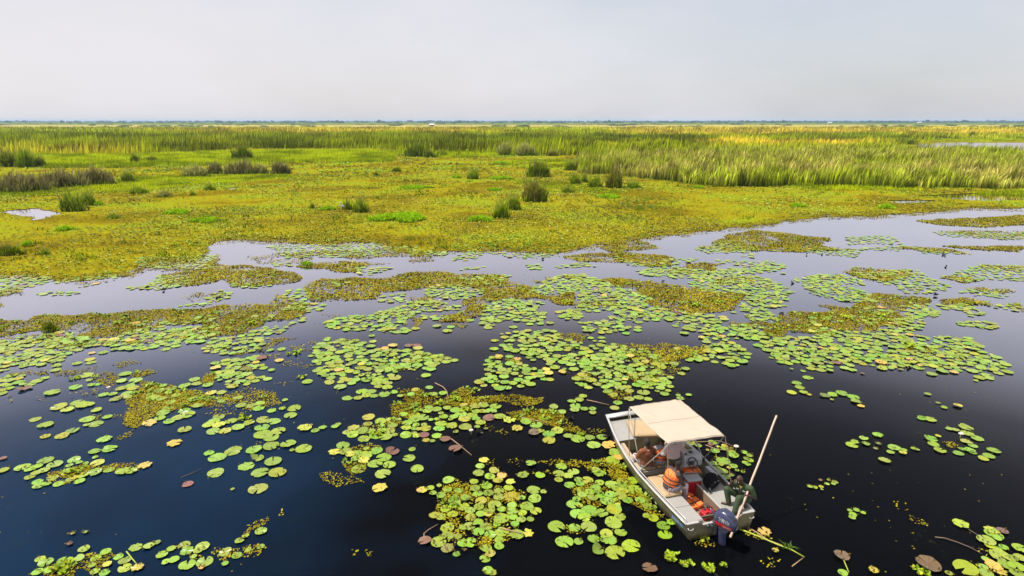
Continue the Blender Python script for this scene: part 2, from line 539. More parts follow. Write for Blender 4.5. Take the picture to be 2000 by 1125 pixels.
def meadow_mask(P, amp=0.8):
    amp_v = amp
    Q = warp(warp(P, amp_v, 0.35, 5), 0.55, 1.3, 6)
    pp, _ = to_px(Q)
    ok = in_poly(pp, MEADOW)
    for h in HOLES:
        ok &= ~in_poly(pp, h)
    return ok

def sheet(name, y0, y1, ratio, slope, xr, mask, z0, zamp, mat, freq=0.8):
    ny = int(math.log(y1 / y0) / ratio) + 1
    ys = y0 * np.exp(np.arange(ny + 1) * ratio)
    xs = np.arange(xr[0], xr[1] + slope, slope)
    Y, S = np.meshgrid(ys, xs, indexing='ij')
    X = S * Y
    P = np.stack([X.ravel(), Y.ravel(), np.zeros(X.size)], -1)
    P[:, 2] = z0 + zamp * fbm(P[:, 0] * freq, P[:, 1] * freq, 9) * np.clip((P[:, 1] - 45) / 35, 0.12, 1)
    n = len(xs)
    i = np.arange(len(ys) - 1)[:, None] * n + np.arange(n - 1)[None, :]
    q = np.stack([i, i + 1, i + n + 1, i + n], -1).reshape(-1, 4)
    if mask is not None:
        q = q[mask(P[q].mean(1))]
    used = np.unique(q)
    rm = np.full(len(P), -1)
    rm[used] = np.arange(len(used))
    me = mesh_np(name, P[used], rm[q], np.full(len(q), 4), smooth=True)
    return link(name, me, mat)

tag(sheet('floating_meadow', 28, 232, 0.0058, 0.0056, (-1.2, 1.2), meadow_mask, 0.010, 0.08, M['meadow']),
    'olive yellow carpet of floating weed', kind='structure')
def lagoon_mask(P):
    Q = warp(P, 4.0, 0.04, 8)
    Q[:, 1] += (fbm(P[:, 0] * 0.05, P[:, 1] * 0.6, 21) - 0.5) * 16
    pp, _ = to_px(Q)
    return ~in_poly(pp, LAGOON)
tag(sheet('marsh_floor', 205, 340, 0.006, 0.006, (-1.3, 1.3), lagoon_mask, 0.012, 0.004, M['meadow']), 'wet marsh ground under the reeds', kind='structure')
tag(sheet('flood_plain', 335, 11000, 0.03, 0.03, (-0.95, 0.95), None, 0.02, 0.0, M['plain']), 'flat grassy flood plain reaching the horizon', kind='structure')

# ------------------------------------------------------------------ leaf and blade generators
def rand_col(n, cols, var=0.18, rng=RNG):
    cols = np.asarray(cols, float)
    k = rng.integers(0, len(cols), n)
    return cols[k] * (1 + var * (rng.random((n, 1)) * 2 - 1))

def leaf_quads(P, size, col, tilt=0.35, up=0.0, aspect=0.75, rng=RNG):
    """one four-sided leaf at each point"""
    n = len(P)
    a = rng.random(n) * 2 * np.pi
    d = np.stack([np.cos(a), np.sin(a), np.zeros(n)], -1)
    s = np.stack([-np.sin(a), np.cos(a), np.zeros(n)], -1)
    tl = (rng.random(n) * tilt + up)[:, None]
    d = d * np.cos(tl) + np.array([0, 0, 1.0]) * np.sin(tl)
    rl = ((rng.random(n) * 2 - 1) * tilt * 0.8)[:, None]
    s = s * np.cos(rl) + np.array([0, 0, 1.0]) * np.sin(rl)
    L = size[:, None] if hasattr(size, '__len__') else size
    V = np.stack([P, P + d * L * 0.5 + s * L * aspect * 0.5, P + d * L, P + d * L * 0.5 - s * L * aspect * 0.5], 1)
    return V, np.repeat(col[:, None, :], 4, 1)

def leaf_tris(P, size, col, tilt=0.5, up=0.15, rng=RNG):
    n = len(P)
    a = rng.random(n) * 2 * np.pi
    d = np.stack([np.cos(a), np.sin(a), np.zeros(n)], -1)
    s = np.stack([-np.sin(a), np.cos(a), np.zeros(n)], -1)
    tl = (rng.random(n) * tilt + up)[:, None]
    d = d * np.cos(tl) + np.array([0, 0, 1.0]) * np.sin(tl)
    L = size[:, None] if hasattr(size, '__len__') else size
    V = np.stack([P, P + d * L + s * L * 0.45, P + d * L - s * L * 0.45], 1)
    return V, np.repeat(col[:, None, :], 3, 1)

def faces_mesh(name, parts):
    """parts: list of (V [n,k,3], C [n,k,3])"""
    vs, cs, lp, sz, off = [], [], [], [], 0
    for V, C in parts:
        if not len(V): continue
        n, k = V.shape[:2]
        vs.append(V.reshape(-1, 3)); cs.append(C.reshape(-1, 3))
        lp.append(np.arange(n * k) + off); sz.append(np.full(n, k)); off += n * k
    return mesh_np(name, np.concatenate(vs), np.concatenate(lp), np.concatenate(sz), np.concatenate(cs))

def blades_mesh(name, P, h, w, c0, c1, lean=0.25, simple=False, wind=(0.18, 0.0), rng=RNG):
    """upright grass or reed blades: base colour c0, tip colour c1"""
    n = len(P)
    a = rng.random(n) * 2 * np.pi
    s = np.stack([np.cos(a), np.sin(a), np.zeros(n)], -1) * (w[:, None] * 0.5)
    b = rng.random(n) * 2 * np.pi
    ln = (rng.random(n) ** 1.4 * lean * h)
    off = np.stack([np.cos(b) * ln + wind[0] * h, np.sin(b) * ln + wind[1] * h, np.zeros(n)], -1)
    tip = P + off
    tip[:, 2] += h * (1 - 0.25 * (ln / np.maximum(h, 1e-6)))
    if simple:
        V = np.stack([P - s, P + s, tip], 1)
        C = np.stack([c0, c0, c1], 1)
        return faces_mesh(name, [(V, C)])
    mid = P + off * 0.35
    mid[:, 2] += h * 0.62
    cm = c0 * 0.35 + c1 * 0.65
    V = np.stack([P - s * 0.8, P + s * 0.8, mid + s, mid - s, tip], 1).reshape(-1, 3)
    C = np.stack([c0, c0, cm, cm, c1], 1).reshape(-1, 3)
    i = np.arange(n)[:, None] * 5
    quads = (i + np.array([0, 1, 2, 3])).ravel()
    tris = (i + np.array([3, 2, 4])).ravel()
    return mesh_np(name, V, np.concatenate([quads, tris]), np.concatenate([np.full(n, 4), np.full(n, 3)]), C)

def sample_px_poly(poly, dens, amp=0.4, freq=0.45, seed=3, rng=RNG, z=0.0):
    """uniform points on the ground inside a polygon given in photo pixels; dens per square metre"""
    W = np.array([px_ground(x, max(y, 238.5), 0) for x, y in poly])[:, :2]
    lo, hi = W.min(0) - amp, W.max(0) + amp
    n = int((hi - lo).prod() * dens)
    if n < 1: return np.zeros((0, 3))
    P = np.zeros((n, 3))
    P[:, 0] = lo[0] + rng.random(n) * (hi[0] - lo[0])
    P[:, 1] = lo[1] + rng.random(n) * (hi[1] - lo[1])
    pp, _ = to_px(warp(P, amp, freq, seed))
    P = P[in_poly(pp, poly)]
    P[:, 2] = z
    return P

# ------------------------------------------------------------------ reed beds (masses)
def lerp(a, b, t):
    return np.asarray(a) * (1 - t[:, None]) + np.asarray(b) * t[:, None]

def sm(x, a, b):
    t = np.clip((x - a) / (b - a), 0, 1)
    return t * t * (3 - 2 * t)

GREEN, DKGREEN, LIME, STRAW, GOLD, BROWN = (0.150, 0.190, 0.003), (0.055, 0.088, 0.002), (0.21, 0.305, 0.004), (0.45, 0.36, 0.11), (0.56, 0.43, 0.030), (0.10, 0.066, 0.022)

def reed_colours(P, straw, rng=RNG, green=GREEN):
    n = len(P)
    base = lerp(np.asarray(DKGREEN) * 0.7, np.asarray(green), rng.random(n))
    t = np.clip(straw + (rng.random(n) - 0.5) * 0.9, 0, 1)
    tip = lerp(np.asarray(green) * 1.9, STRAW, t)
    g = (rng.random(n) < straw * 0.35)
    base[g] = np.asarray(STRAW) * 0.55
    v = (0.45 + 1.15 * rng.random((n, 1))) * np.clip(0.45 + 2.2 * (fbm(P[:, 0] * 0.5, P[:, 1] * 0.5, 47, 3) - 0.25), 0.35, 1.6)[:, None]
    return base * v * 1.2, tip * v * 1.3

# big bed on the right
BED_R = [(1122, 338), (1150, 341), (1200, 340), (1250, 350), (1300, 353), (1350, 362), (1400, 366), (1500, 366), (1560, 362), (1620, 365), (1700, 366), (1760, 371),
         (1860, 367), (1930, 369), (2000, 371), (2350, 378), (2350, 303), (2000, 303), (1900, 298), (1800, 296), (1600, 296), (1400, 300), (1250, 306), (1130, 312)]
P = sample_px_poly(BED_R, 7.5, 1.2, 0.25)
pp, D = to_px(P)
front = 1 - sm(D, 84, 100)
extra = sample_px_poly([(1122, 338), (1150, 341), (1200, 340), (1250, 350), (1300, 353), (1350, 362), (1400, 366), (1500, 366), (1560, 362), (1620, 365), (1700, 366), (1760, 371), (1860, 367), (1930, 369), (2000, 371), (2350, 378),
                        (2350, 360), (2000, 356), (1700, 354), (1500, 353), (1380, 350), (1300, 342), (1200, 332), (1122, 326)], 14.0, 1.2, 0.25)
P = np.concatenate([P, extra])
cl = fbm(P[:, 0] * 0.55, P[:, 1] * 0.55, 31, 3)
P = P[RNG.random(len(P)) < np.clip(0.10 + 2.6 * (cl - 0.30), 0.03, 1)]
pp, D = to_px(P)
nz = fbm(P[:, 0] * 0.06, P[:, 1] * 0.06, 41)
h = 2.15 * np.clip(1.0 + 2.4 * (fbm(P[:, 0] * 0.30, P[:, 1] * 0.30, 51, 4) - 0.5), 0.4, 1.5) * (0.62 + 0.58 * RNG.random(len(P)))
band = np.exp(-((pp[:, 1] - 345) / 7.0) ** 2) * 0.55 + np.exp(-((pp[:, 1] - 318) / 5.0) ** 2) * 0.35 * (pp[:, 0] < 1500)
straw = np.clip(0.22 + band + 1.1 * (nz - 0.45), 0.04, 0.95)
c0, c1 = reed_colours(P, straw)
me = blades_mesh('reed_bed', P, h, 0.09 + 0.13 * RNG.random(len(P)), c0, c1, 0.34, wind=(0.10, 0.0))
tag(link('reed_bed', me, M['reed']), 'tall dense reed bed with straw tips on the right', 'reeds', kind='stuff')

# reed beds across the back
BACK = [([(-300, 303), (0, 300), (100, 303), (240, 303), (330, 300), (480, 291), (765, 292), (775, 305), (860, 309), (960, 304), (1050, 305), (1130, 304), (1130, 262), (-300, 262)], 0.75, 0.45, 2.8),
        ([(1130, 306), (1250, 300), (1420, 292), (1560, 290), (1760, 288), (1790, 278), (1860, 272), (2300, 270), (2300, 258), (1130, 262)], 0.7, 0.5, 2.3),
        ([(-300, 262), (1130, 262), (2300, 258), (2300, 252.5), (-300, 254)], 0.16, 1.1, 2.7),
        ([(-300, 254), (2300, 252.5), (2300, 249.3), (-300, 250.5)], 0.10, 1.3, 2.3)]
parts = []
for k, (poly, dens, wd, hh) in enumerate(BACK):
    P = sample_px_poly(poly, dens, 2.0 + 2 * k, 0.05)
    pp, D = to_px(P)
    x, y = pp[:, 0] + 60 * (fbm(P[:, 0] * 0.01, P[:, 1] * 0.01, 3) - 0.5), pp[:, 1] + 6 * (fbm(P[:, 0] * 0.012, P[:, 1] * 0.02, 5) - 0.5)
    n1 = fbm(P[:, 0] * 0.02, P[:, 1] * 0.03, 61)
    gold = np.zeros(len(P))
    gold += sm(y, 266, 262) * sm(y, 252, 255) * (sm(x, 150, 420) * sm(x, 1060, 860) + sm(x, 1150, 1300)) * 0.95
    gold += sm(y, 287, 283) * sm(y, 274, 277) * sm(x, 1310, 1400) * sm(x, 1780, 1690) * 0.9
    gold += sm(y, 285, 300) * sm(x, 350, 200) * 0.5 + sm(x, 1130, 1250) * sm(y, 270, 262) * 0.35
    gold = np.clip(gold * 1.1 + 0.8 * (n1 - 0.5), 0, 1)
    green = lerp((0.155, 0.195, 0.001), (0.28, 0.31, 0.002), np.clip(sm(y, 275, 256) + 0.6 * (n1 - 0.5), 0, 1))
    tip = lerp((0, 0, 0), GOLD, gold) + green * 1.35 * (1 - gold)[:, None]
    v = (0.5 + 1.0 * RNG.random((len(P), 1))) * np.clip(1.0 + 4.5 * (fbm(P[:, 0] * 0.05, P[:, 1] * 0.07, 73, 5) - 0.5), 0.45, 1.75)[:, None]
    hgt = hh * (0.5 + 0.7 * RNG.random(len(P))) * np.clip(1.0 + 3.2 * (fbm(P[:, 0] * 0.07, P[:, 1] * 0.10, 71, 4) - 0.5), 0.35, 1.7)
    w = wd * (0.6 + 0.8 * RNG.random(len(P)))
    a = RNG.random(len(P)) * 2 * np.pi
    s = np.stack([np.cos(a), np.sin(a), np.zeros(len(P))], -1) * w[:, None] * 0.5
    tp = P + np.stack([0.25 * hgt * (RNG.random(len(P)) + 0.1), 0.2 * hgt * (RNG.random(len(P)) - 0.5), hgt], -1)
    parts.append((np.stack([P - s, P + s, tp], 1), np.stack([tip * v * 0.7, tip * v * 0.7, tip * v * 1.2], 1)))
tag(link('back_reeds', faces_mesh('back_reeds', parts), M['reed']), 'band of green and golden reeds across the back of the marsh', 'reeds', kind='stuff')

# low bright grass on the floating banks
parts = []
LOW = [([(60, 303), (250, 304), (480, 296), (640, 294), (780, 297), (770, 316), (600, 319), (510, 323), (300, 326), (230, 329), (90, 329)], 6.0, 0.85),
       ([(845, 298), (960, 294), (975, 306), (860, 310)], 6.0, 0.8),
       ([(0, 368), (220, 362), (250, 346), (360, 344), (560, 342), (585, 346), (500, 355), (400, 360), (280, 374), (100, 383), (0, 386)], 16.0, 0.32),
       ([(1520, 368), (1560, 360), (1800, 366), (1800, 374), (1600, 372)], 16.0, 0.4), ([(1890, 378), (2000, 372), (2300, 376), (2300, 384), (1960, 383)], 16.0, 0.35),
       ([(965, 322), (1060, 330), (1120, 325), (1120, 312), (1030, 312), (960, 316)], 8.0, 0.25), ([(1000, 352), (1110, 356), (1230, 378), (1200, 383), (1100, 372), (1010, 362)], 12.0, 0.22),
       ([(1790, 277), (2300, 276), (2300, 268), (1850, 270)], 1.5, 0.5)]
for poly, dens, hh in LOW:
    P = sample_px_poly(poly, dens * 1.7, 0.9, 0.3)
    P[:, 2] = 0.04
    P = P[RNG.random(len(P)) < 0.35 + 1.2 * fbm(P[:, 0] * 0.5, P[:, 1] * 0.5, 15)]
    n = len(P)
    nz = fbm(P[:, 0] * 0.2, P[:, 1] * 0.2, 77)
    c = lerp((0.24, 0.33, 0.004), (0.62, 0.72, 0.008), np.clip(0.5 + 4.0 * (nz - 0.5), 0, 1)) * (0.6 + 0.7 * RNG.random((n, 1)))
    hgt = hh * (0.5 + 0.8 * RNG.random(n)) * (0.6 + 0.8 * nz)
    w = (0.07 + 0.08 * RNG.random(n)) * (1.6 if dens < 10 else 1.0)
    a = RNG.random(n) * 2 * np.pi
    s = np.stack([np.cos(a), np.sin(a), np.zeros(n)], -1) * w[:, None] * 0.5
    tp = P + np.stack([0.5 * hgt * (RNG.random(n) - 0.4), 0.5 * hgt * (RNG.random(n) - 0.5), hgt], -1)
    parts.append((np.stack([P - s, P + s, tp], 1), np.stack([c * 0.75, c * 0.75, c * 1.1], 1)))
# small tufts dotted over the meadow
n = 5200
P = np.zeros((n, 3)); P[:, 1] = 42 + RNG.random(n) ** 0.8 * 150; P[:, 0] = (RNG.random(n) * 2 - 1) * P[:, 1] * 0.95
P = P[meadow_mask(P, 0.8)]
P = P[RNG.random(len(P)) < np.clip(3.2 * (fbm(P[:, 0] * 0.07, P[:, 1] * 0.07, 19) - 0.44), 0.02, 1)]
sc_ = 0.6 + 0.9 * RNG.random(len(P)); k_ = 16
cc_ = np.repeat(lerp((0.10, 0.17, 0.003), (0.30, 0.40, 0.006), RNG.random(len(P))), k_, 0)
sc_ = np.repeat(sc_, k_); P = np.repeat(P, k_, 0); n = len(P)
P[:, 0] += RNG.normal(0, 0.30, n) * sc_; P[:, 1] += RNG.normal(0, 0.25, n) * sc_; P[:, 2] = 0.03
hgt = (0.10 + 0.30 * RNG.random(n)) * sc_; w = 0.06 + 0.07 * RNG.random(n)
a = RNG.random(n) * 2 * np.pi
s = np.stack([np.cos(a), np.sin(a), np.zeros(n)], -1) * w[:, None] * 0.5
tp_ = P + np.stack([0.7 * hgt * (RNG.random(n) - 0.5), 0.7 * hgt * (RNG.random(n) - 0.5), hgt], -1)
c = cc_ * (0.7 + 0.6 * RNG.random((n, 1)))
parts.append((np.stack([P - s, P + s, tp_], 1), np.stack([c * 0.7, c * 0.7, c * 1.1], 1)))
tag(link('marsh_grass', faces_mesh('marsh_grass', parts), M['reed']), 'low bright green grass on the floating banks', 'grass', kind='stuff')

# ------------------------------------------------------------------ floating rosettes over the meadow
parts = []
for (y0, y1, dens, nl, sz, tri) in [(30, 72, 13.0, 4, 0.13, False), (72, 115, 4.5, 3, 0.19, True), (115, 215, 1.0, 3, 0.34, True)]:
    x1 = y1 * 1.02
    n = int(dens * 2 * x1 * (y1 - y0))
    P = np.zeros((n, 3))
    P[:, 0] = (RNG.random(n) * 2 - 1) * x1
    P[:, 1] = y0 + RNG.random(n) * (y1 - y0)
    P = P[np.abs(P[:, 0]) < P[:, 1] * 0.98]
    P = P[meadow_mask(P, 0.8)]
    nz = fbm(P[:, 0] * 0.12, P[:, 1] * 0.12, 91, 5)
    P = P[RNG.random(len(P)) < np.clip(0.12 + 2.4 * (nz - 0.32), 0.05, 1)]
    P = np.repeat(P, nl, 0)
    n = len(P)
    P[:, :2] += (RNG.random((n, 2)) - 0.5) * sz * 0.8
    P[:, 2] = 0.05 + 0.05 * RNG.random(n)
    nz = fbm(P[:, 0] * 0.09, P[:, 1] * 0.09, 95)
    c = rand_col(n, [(0.205, 0.215, 0.014), (0.165, 0.215, 0.010), (0.21, 0.195, 0.012), (0.15, 0.118, 0.006), (0.10, 0.165, 0.006), (0.30, 0.34, 0.09), (0.14, 0.215, 0.010)], 0.2)
    br = RNG.random(n) < 0.012
    c[br] = (0.36, 0.34, 0.22)
    c *= (0.7 + 0.65 * nz)[:, None] * np.array([1.15, 1.1, 0.9])
    gp = np.clip((fbm(P[:, 0] * 0.055, P[:, 1] * 0.07, 97, 5) - 0.48) / 0.10, 0, 1)[:, None]      # patches of a fresher, greener plant
    c = c * (1 - gp) + c * np.array([0.72, 1.05, 0.9]) * gp
    bp_ = np.clip((fbm(P[:, 0] * 0.11 + 40, P[:, 1] * 0.16, 98, 4) - 0.55) / 0.06, 0, 1)[:, None]   # dead brown patches
    c = c * (1 - bp_) + c * np.array([0.70, 0.60, 0.8]) * bp_
    size = sz * (0.6 + 0.8 * RNG.random(n))
    parts.append(leaf_tris(P, size, c, 0.7, 0.1) if tri else leaf_quads(P, size, c, 0.6, 0.1))
tag(link('floating_rosettes', faces_mesh('floating_rosettes', parts), M['leaf']), 'small floating leaf rosettes strewn over the weed carpet', 'water plants', kind='stuff')

# ------------------------------------------------------------------ floating weed mats and lily pads, traced area by area
# Each list is in the local grid of one tile of the layout: (left, top, grid units per photo pixel)
TILE = {'A': (0, 480), 'B': (400, 480), 'C': (800, 480), 'D': (1200, 480), 'I': (1580, 480), 'E': (0, 690), 'F': (400, 690), 'G': (800, 690), 'R': (1580, 690),
        'W': (0, 885), 'X': (400, 885), 'Y': (800, 885), 'Z': (1580, 885), 'T': (1180, 885), 'J': (1180, 600), 'V': (1330, 860), 'O': (0, 0)}
TSC = {'V': 14.06, 'O': 1.0}
def tp(t, x, y):
    k = TSC.get(t, 4.688)
    return TILE[t][0] + x / k, TILE[t][1] + y / k
def poly(t, *c):
    return [tp(t, c[i], c[i + 1]) for i in range(0, len(c), 2)]

# weed mats: (cover 0..1, outline)
MATS = [
    (.55, poly('A', 0, 370, 200, 390, 190, 450, 0, 470)), (.95, poly('A', 1450, 260, 1969, 200, 1969, 345, 1700, 370, 1480, 360)),
    (.5, poly('A', 1280, 110, 1969, 90, 1969, 210, 1400, 240, 1250, 190)), (.3, poly('A', 1650, 450, 1850, 420, 1969, 470, 1700, 530)),
    (.95, poly('A', 0, 665, 180, 700, 300, 640, 480, 615, 1000, 625, 1450, 575, 1969, 585, 1969, 700, 1700, 720, 1500, 720, 1300, 800, 980, 850, 790, 840, 600, 780, 300, 800, 0, 850)),
    (.5, poly('A', 0, 850, 600, 790, 1000, 870, 1300, 800, 1969, 760, 1880, 860, 1000, 900, 400, 1000, 0, 1100)),
    (.95, poly('B', 0, 580, 370, 525, 560, 550, 860, 540, 1000, 535, 900, 620, 820, 680, 520, 700, 500, 730, 400, 800, 0, 850)),
    (.95, poly('B', 0, 110, 100, 170, 350, 180, 600, 210, 940, 270, 900, 320, 500, 370, 300, 370, 200, 320, 0, 320)),
    (.55, poly('B', 750, 60, 1250, 40, 1969, 0, 1969, 90, 1550, 110, 1400, 130, 1150, 90, 800, 110)), (.35, poly('B', 140, 410, 280, 420, 300, 460, 0, 500, 0, 460)),
    (.9, poly('B', 870, 190, 1050, 150, 1500, 150, 1670, 160, 1400, 200, 1450, 240, 1250, 260, 1130, 220)), (.3, poly('B', 350, 90, 700, 60, 1000, 110, 800, 190, 450, 170)),
    (.97, poly('B', 930, 360, 1080, 300, 1600, 300, 1969, 230, 1969, 400, 1600, 430, 1570, 490, 1000, 520, 940, 480)),
    (.65, poly('B', 470, 960, 640, 850, 880, 840, 650, 900, 520, 980)), (.6, poly('B', 760, 910, 1030, 880, 980, 960, 780, 970)), (.55, poly('B', 1050, 640, 1250, 640, 1150, 670)),
    (.5, poly('B', 0, 900, 460, 960, 300, 1010, 0, 1010)), (.6, poly('B', 650, 450, 900, 520, 1000, 540, 800, 620, 600, 620)), (.5, poly('B', 1600, 640, 1900, 560, 1969, 640, 1800, 700)),
    (.6, poly('B', 1100, 720, 1300, 700, 1500, 760, 1250, 780)), (.65, poly('B', 1180, 870, 1400, 860, 1420, 890, 1300, 900)),
    (.97, poly('C', 0, 240, 250, 240, 500, 260, 850, 270, 900, 330, 1100, 380, 1130, 450, 1300, 450, 1500, 420, 1560, 500, 1520, 560, 1350, 540, 1250, 480, 900, 490, 720, 500, 640, 560, 640, 640, 540, 690, 330, 680, 300, 640, 500, 600, 480, 530, 650, 440, 520, 370, 200, 390, 0, 400)),
    (.5, poly('C', 0, 480, 200, 470, 330, 520, 180, 560, 0, 540)), (.8, poly('C', 1700, 310, 1969, 310, 1969, 400, 1860, 350)), (.85, poly('C', 1280, 790, 1660, 820, 1560, 890, 1400, 850)),
    (.85, poly('C', 1370, 90, 1600, 80, 1969, 40, 1969, 150, 1600, 150, 1400, 110)), (.5, poly('C', 0, 130, 240, 110, 200, 150, 0, 160)), (.5, poly('C', 1100, 300, 1340, 290, 1300, 330, 1100, 330)),
    (.6, poly('C', 1500, 560, 1969, 420, 1969, 560, 1600, 590)), (.7, poly('C', 0, 650, 130, 660, 60, 740, 0, 740)), (.7, poly('C', 430, 700, 600, 710, 560, 735, 470, 735)), (.6, poly('C', 1380, 260, 1600, 260, 1600, 310, 1400, 300)),
    (.9, poly('D', 0, 30, 150, 60, 420, 80, 550, 120, 500, 180, 250, 200, 150, 150, 0, 100)), (.85, poly('D', 680, 170, 1000, 150, 900, 230, 700, 210)), (.6, poly('D', 500, 200, 680, 200, 900, 250, 500, 270)),
    (.97, poly('D', 0, 310, 300, 320, 700, 380, 1000, 430, 1200, 440, 1190, 510, 1050, 580, 900, 620, 730, 640, 560, 600, 300, 540, 330, 480, 180, 400, 0, 400)),
    (.9, poly('D', 130, 900, 500, 900, 700, 930, 820, 900, 830, 980, 650, 1050, 560, 1060, 400, 1100, 350, 960, 180, 930)), (.55, poly('D', 850, 300, 1250, 280, 1300, 320, 950, 370)),
    (.95, poly('D', 1430, 650, 1700, 600, 1969, 600, 1969, 820, 1600, 800, 1480, 860, 1440, 840, 1380, 780, 1090, 710, 1300, 700, 1460, 690)), (.8, poly('D', 1420, 0, 1969, 0, 1969, 40, 1600, 40)), (.5, poly('D', 820, 40, 1230, 0, 1100, 60)),
    (.5, poly('I', 0, 280, 300, 260, 300, 300, 0, 330)), (.75, poly('I', 340, 250, 430, 210, 980, 230, 1000, 270, 700, 330, 560, 310)),
    (.95, poly('I', 0, 600, 240, 600, 40, 530, 100, 530, 350, 560, 550, 440, 800, 440, 1100, 470, 1080, 540, 850, 550, 900, 660, 850, 740, 700, 740, 560, 790, 400, 800, 280, 770, 0, 660)),
    (.7, poly('I', 820, 900, 1150, 940, 1100, 990, 900, 970)), (.75, poly('I', 1220, 290, 1450, 270, 1530, 320, 1400, 330)), (.6, poly('I', 1500, 180, 1969, 180, 1969, 230, 1600, 220)),
    (.6, poly('I', 1400, 390, 1750, 390, 1900, 410, 1700, 430)), (.9, poly('I', 1200, 470, 1500, 480, 1640, 540, 1500, 540, 1200, 540)), (.85, poly('I', 1800, 550, 1969, 530, 1969, 600, 1850, 590)),
    (.7, poly('I', 730, 10, 1200, 20, 1480, 70, 1100, 60)), (.9, poly('I', 1200, 0, 1969, 0, 1969, 60, 1600, 40)), (.5, poly('I', 0, 0, 300, 0, 400, 40, 0, 30)),
    (.85, poly('O', 1425, 456, 1480, 449, 1620, 465, 1600, 480, 1640, 486, 1560, 492, 1430, 490, 1370, 485)), (.85, poly('O', 1790, 431, 1900, 425, 2000, 420, 2200, 418, 2200, 445, 2000, 440, 1930, 444, 1830, 440)),
    (.5, poly('O', 1820, 450, 2000, 452, 2100, 470, 1950, 468)), (.85, poly('O', 1160, 478, 1260, 470, 1290, 485, 1190, 492)), (.85, poly('O', -60, 540, 0, 545, 0, 600, -60, 600)),
    (.97, poly('E', 1290, 250, 1560, 290, 1640, 340, 1850, 340, 1969, 400, 1969, 470, 1700, 500, 1420, 580, 1240, 690, 1180, 660, 1160, 570, 1200, 500, 1150, 440, 1230, 390, 1290, 320)),
    (.35, poly('E', 1020, 780, 1240, 690, 1180, 770, 1060, 800)), (.9, poly('E', 850, 200, 1000, 170, 1100, 220, 1060, 290, 940, 310, 840, 260)), (.85, poly('E', 1200, 180, 1400, 160, 1470, 180, 1300, 220, 1180, 215)),
    (.6, poly('E', 1050, 100, 1200, 65, 1330, 90, 1120, 150)), (.5, poly('E', 520, 150, 950, 115, 880, 150, 700, 190, 500, 200)), (.45, poly('E', 330, 400, 560, 420, 560, 445, 340, 440)), (.6, poly('E', 0, 390, 120, 390, 60, 470, 0, 470)),
    (.35, poly('E', 640, 370, 1000, 310, 1000, 400, 860, 440, 700, 430)), (.35, poly('E', 1030, 560, 1200, 530, 1200, 560, 1030, 590)), (.6, poly('E', 80, 180, 450, 145, 450, 190, 90, 205)), (.6, poly('E', 870, 580, 940, 570, 900, 620, 850, 620)),
    (.5, poly('E', 0, 0, 300, 0, 200, 60, 0, 80)), (.8, poly('E', 1850, 210, 1969, 180, 1969, 270, 1830, 270)),
    (.85, poly('W', 440, 180, 700, 130, 800, 130, 950, 150, 700, 210, 480, 215)), (.8, poly('W', 900, 130, 1100, 85, 1300, 95, 1250, 150, 920, 150)), (.7, poly('W', 230, 130, 330, 95, 300, 140)), (.6, poly('W', 380, 260, 560, 240, 620, 270, 420, 280)),
    (.85, poly('W', 640, 950, 760, 930, 1030, 890, 1160, 910, 1060, 960, 1000, 1040, 900, 1060, 760, 1040, 700, 1125, 420, 1125, 350, 1060, 500, 1000)), (.8, poly('W', 900, 1040, 1100, 1060, 1060, 1125, 900, 1125)),
    (.5, poly('W', 1640, 830, 1780, 800, 1760, 830, 1660, 850)), (.5, poly('W', 1780, 950, 1900, 930, 1880, 960, 1800, 990)), (.4, poly('W', 60, 130, 130, 125, 100, 150)),
    (.55, poly('F', 500, 20, 680, 20, 660, 60, 520, 50)), (.5, poly('F', 740, 60, 1020, 100, 900, 130, 700, 120)), (.5, poly('F', 300, 100, 450, 60, 540, 140, 420, 180, 200, 130)), (.5, poly('F', 0, 180, 100, 170, 60, 270, 0, 270)),
    (.6, poly('F', 0, 400, 200, 380, 400, 310, 600, 340, 740, 410, 700, 470, 500, 500, 300, 560, 0, 560)), (.3, poly('F', 610, 270, 830, 250, 700, 300)), (.75, poly('F', 1770, 330, 1969, 320, 1969, 400, 1850, 410)),
    (.8, poly('F', 1700, 490, 1900, 450, 1969, 520, 1850, 600, 1700, 560)), (.6, poly('F', 1310, 690, 1650, 600, 1800, 620, 1700, 720, 1450, 740)), (.7, poly('F', 1280, 970, 1500, 1010, 1450, 1080, 1330, 1110, 1280, 1030)), (.5, poly('F', 440, 810, 560, 800, 540, 850)),
    (.6, poly('F', 1700, 100, 1820, 100, 1820, 170, 1720, 170)), (.5, poly('F', 1050, 0, 1300, 30, 1150, 50)), (.5, poly('F', 1300, 850, 1500, 830, 1600, 880, 1400, 900)),
    (.35, poly('X', 1030, 170, 1150, 160, 1440, 240, 1440, 265, 1250, 300, 1060, 240)), (.5, poly('X', 130, 850, 300, 870, 600, 810, 590, 890, 480, 980, 300, 990, 150, 1040, 130, 960)), (.5, poly('X', 460, 640, 600, 600, 630, 640, 470, 700)),
    (.5, poly('X', 690, 550, 770, 540, 730, 600)), (.6, poly('X', 60, 900, 130, 900, 100, 950)), (.45, poly('X', 1340, 900, 1410, 910, 1380, 960)), (.45, poly('X', 1460, 890, 1530, 910, 1500, 945)),
    (.85, poly('G', 0, 420, 130, 330, 200, 400, 350, 400, 500, 310, 620, 330, 560, 400, 830, 400, 960, 390, 1130, 420, 1200, 400, 1200, 450, 1130, 480, 1000, 510, 900, 480, 840, 460, 620, 480, 300, 480, 0, 520)),
    (.95, poly('G', 890, 560, 1100, 530, 1280, 530, 1400, 580, 1540, 690, 1620, 740, 1460, 720, 1330, 700, 1000, 620)), (.35, poly('G', 680, 650, 900, 690, 1000, 740, 780, 720)), (.5, poly('G', 1600, 690, 1760, 690, 1760, 760, 1640, 740)),
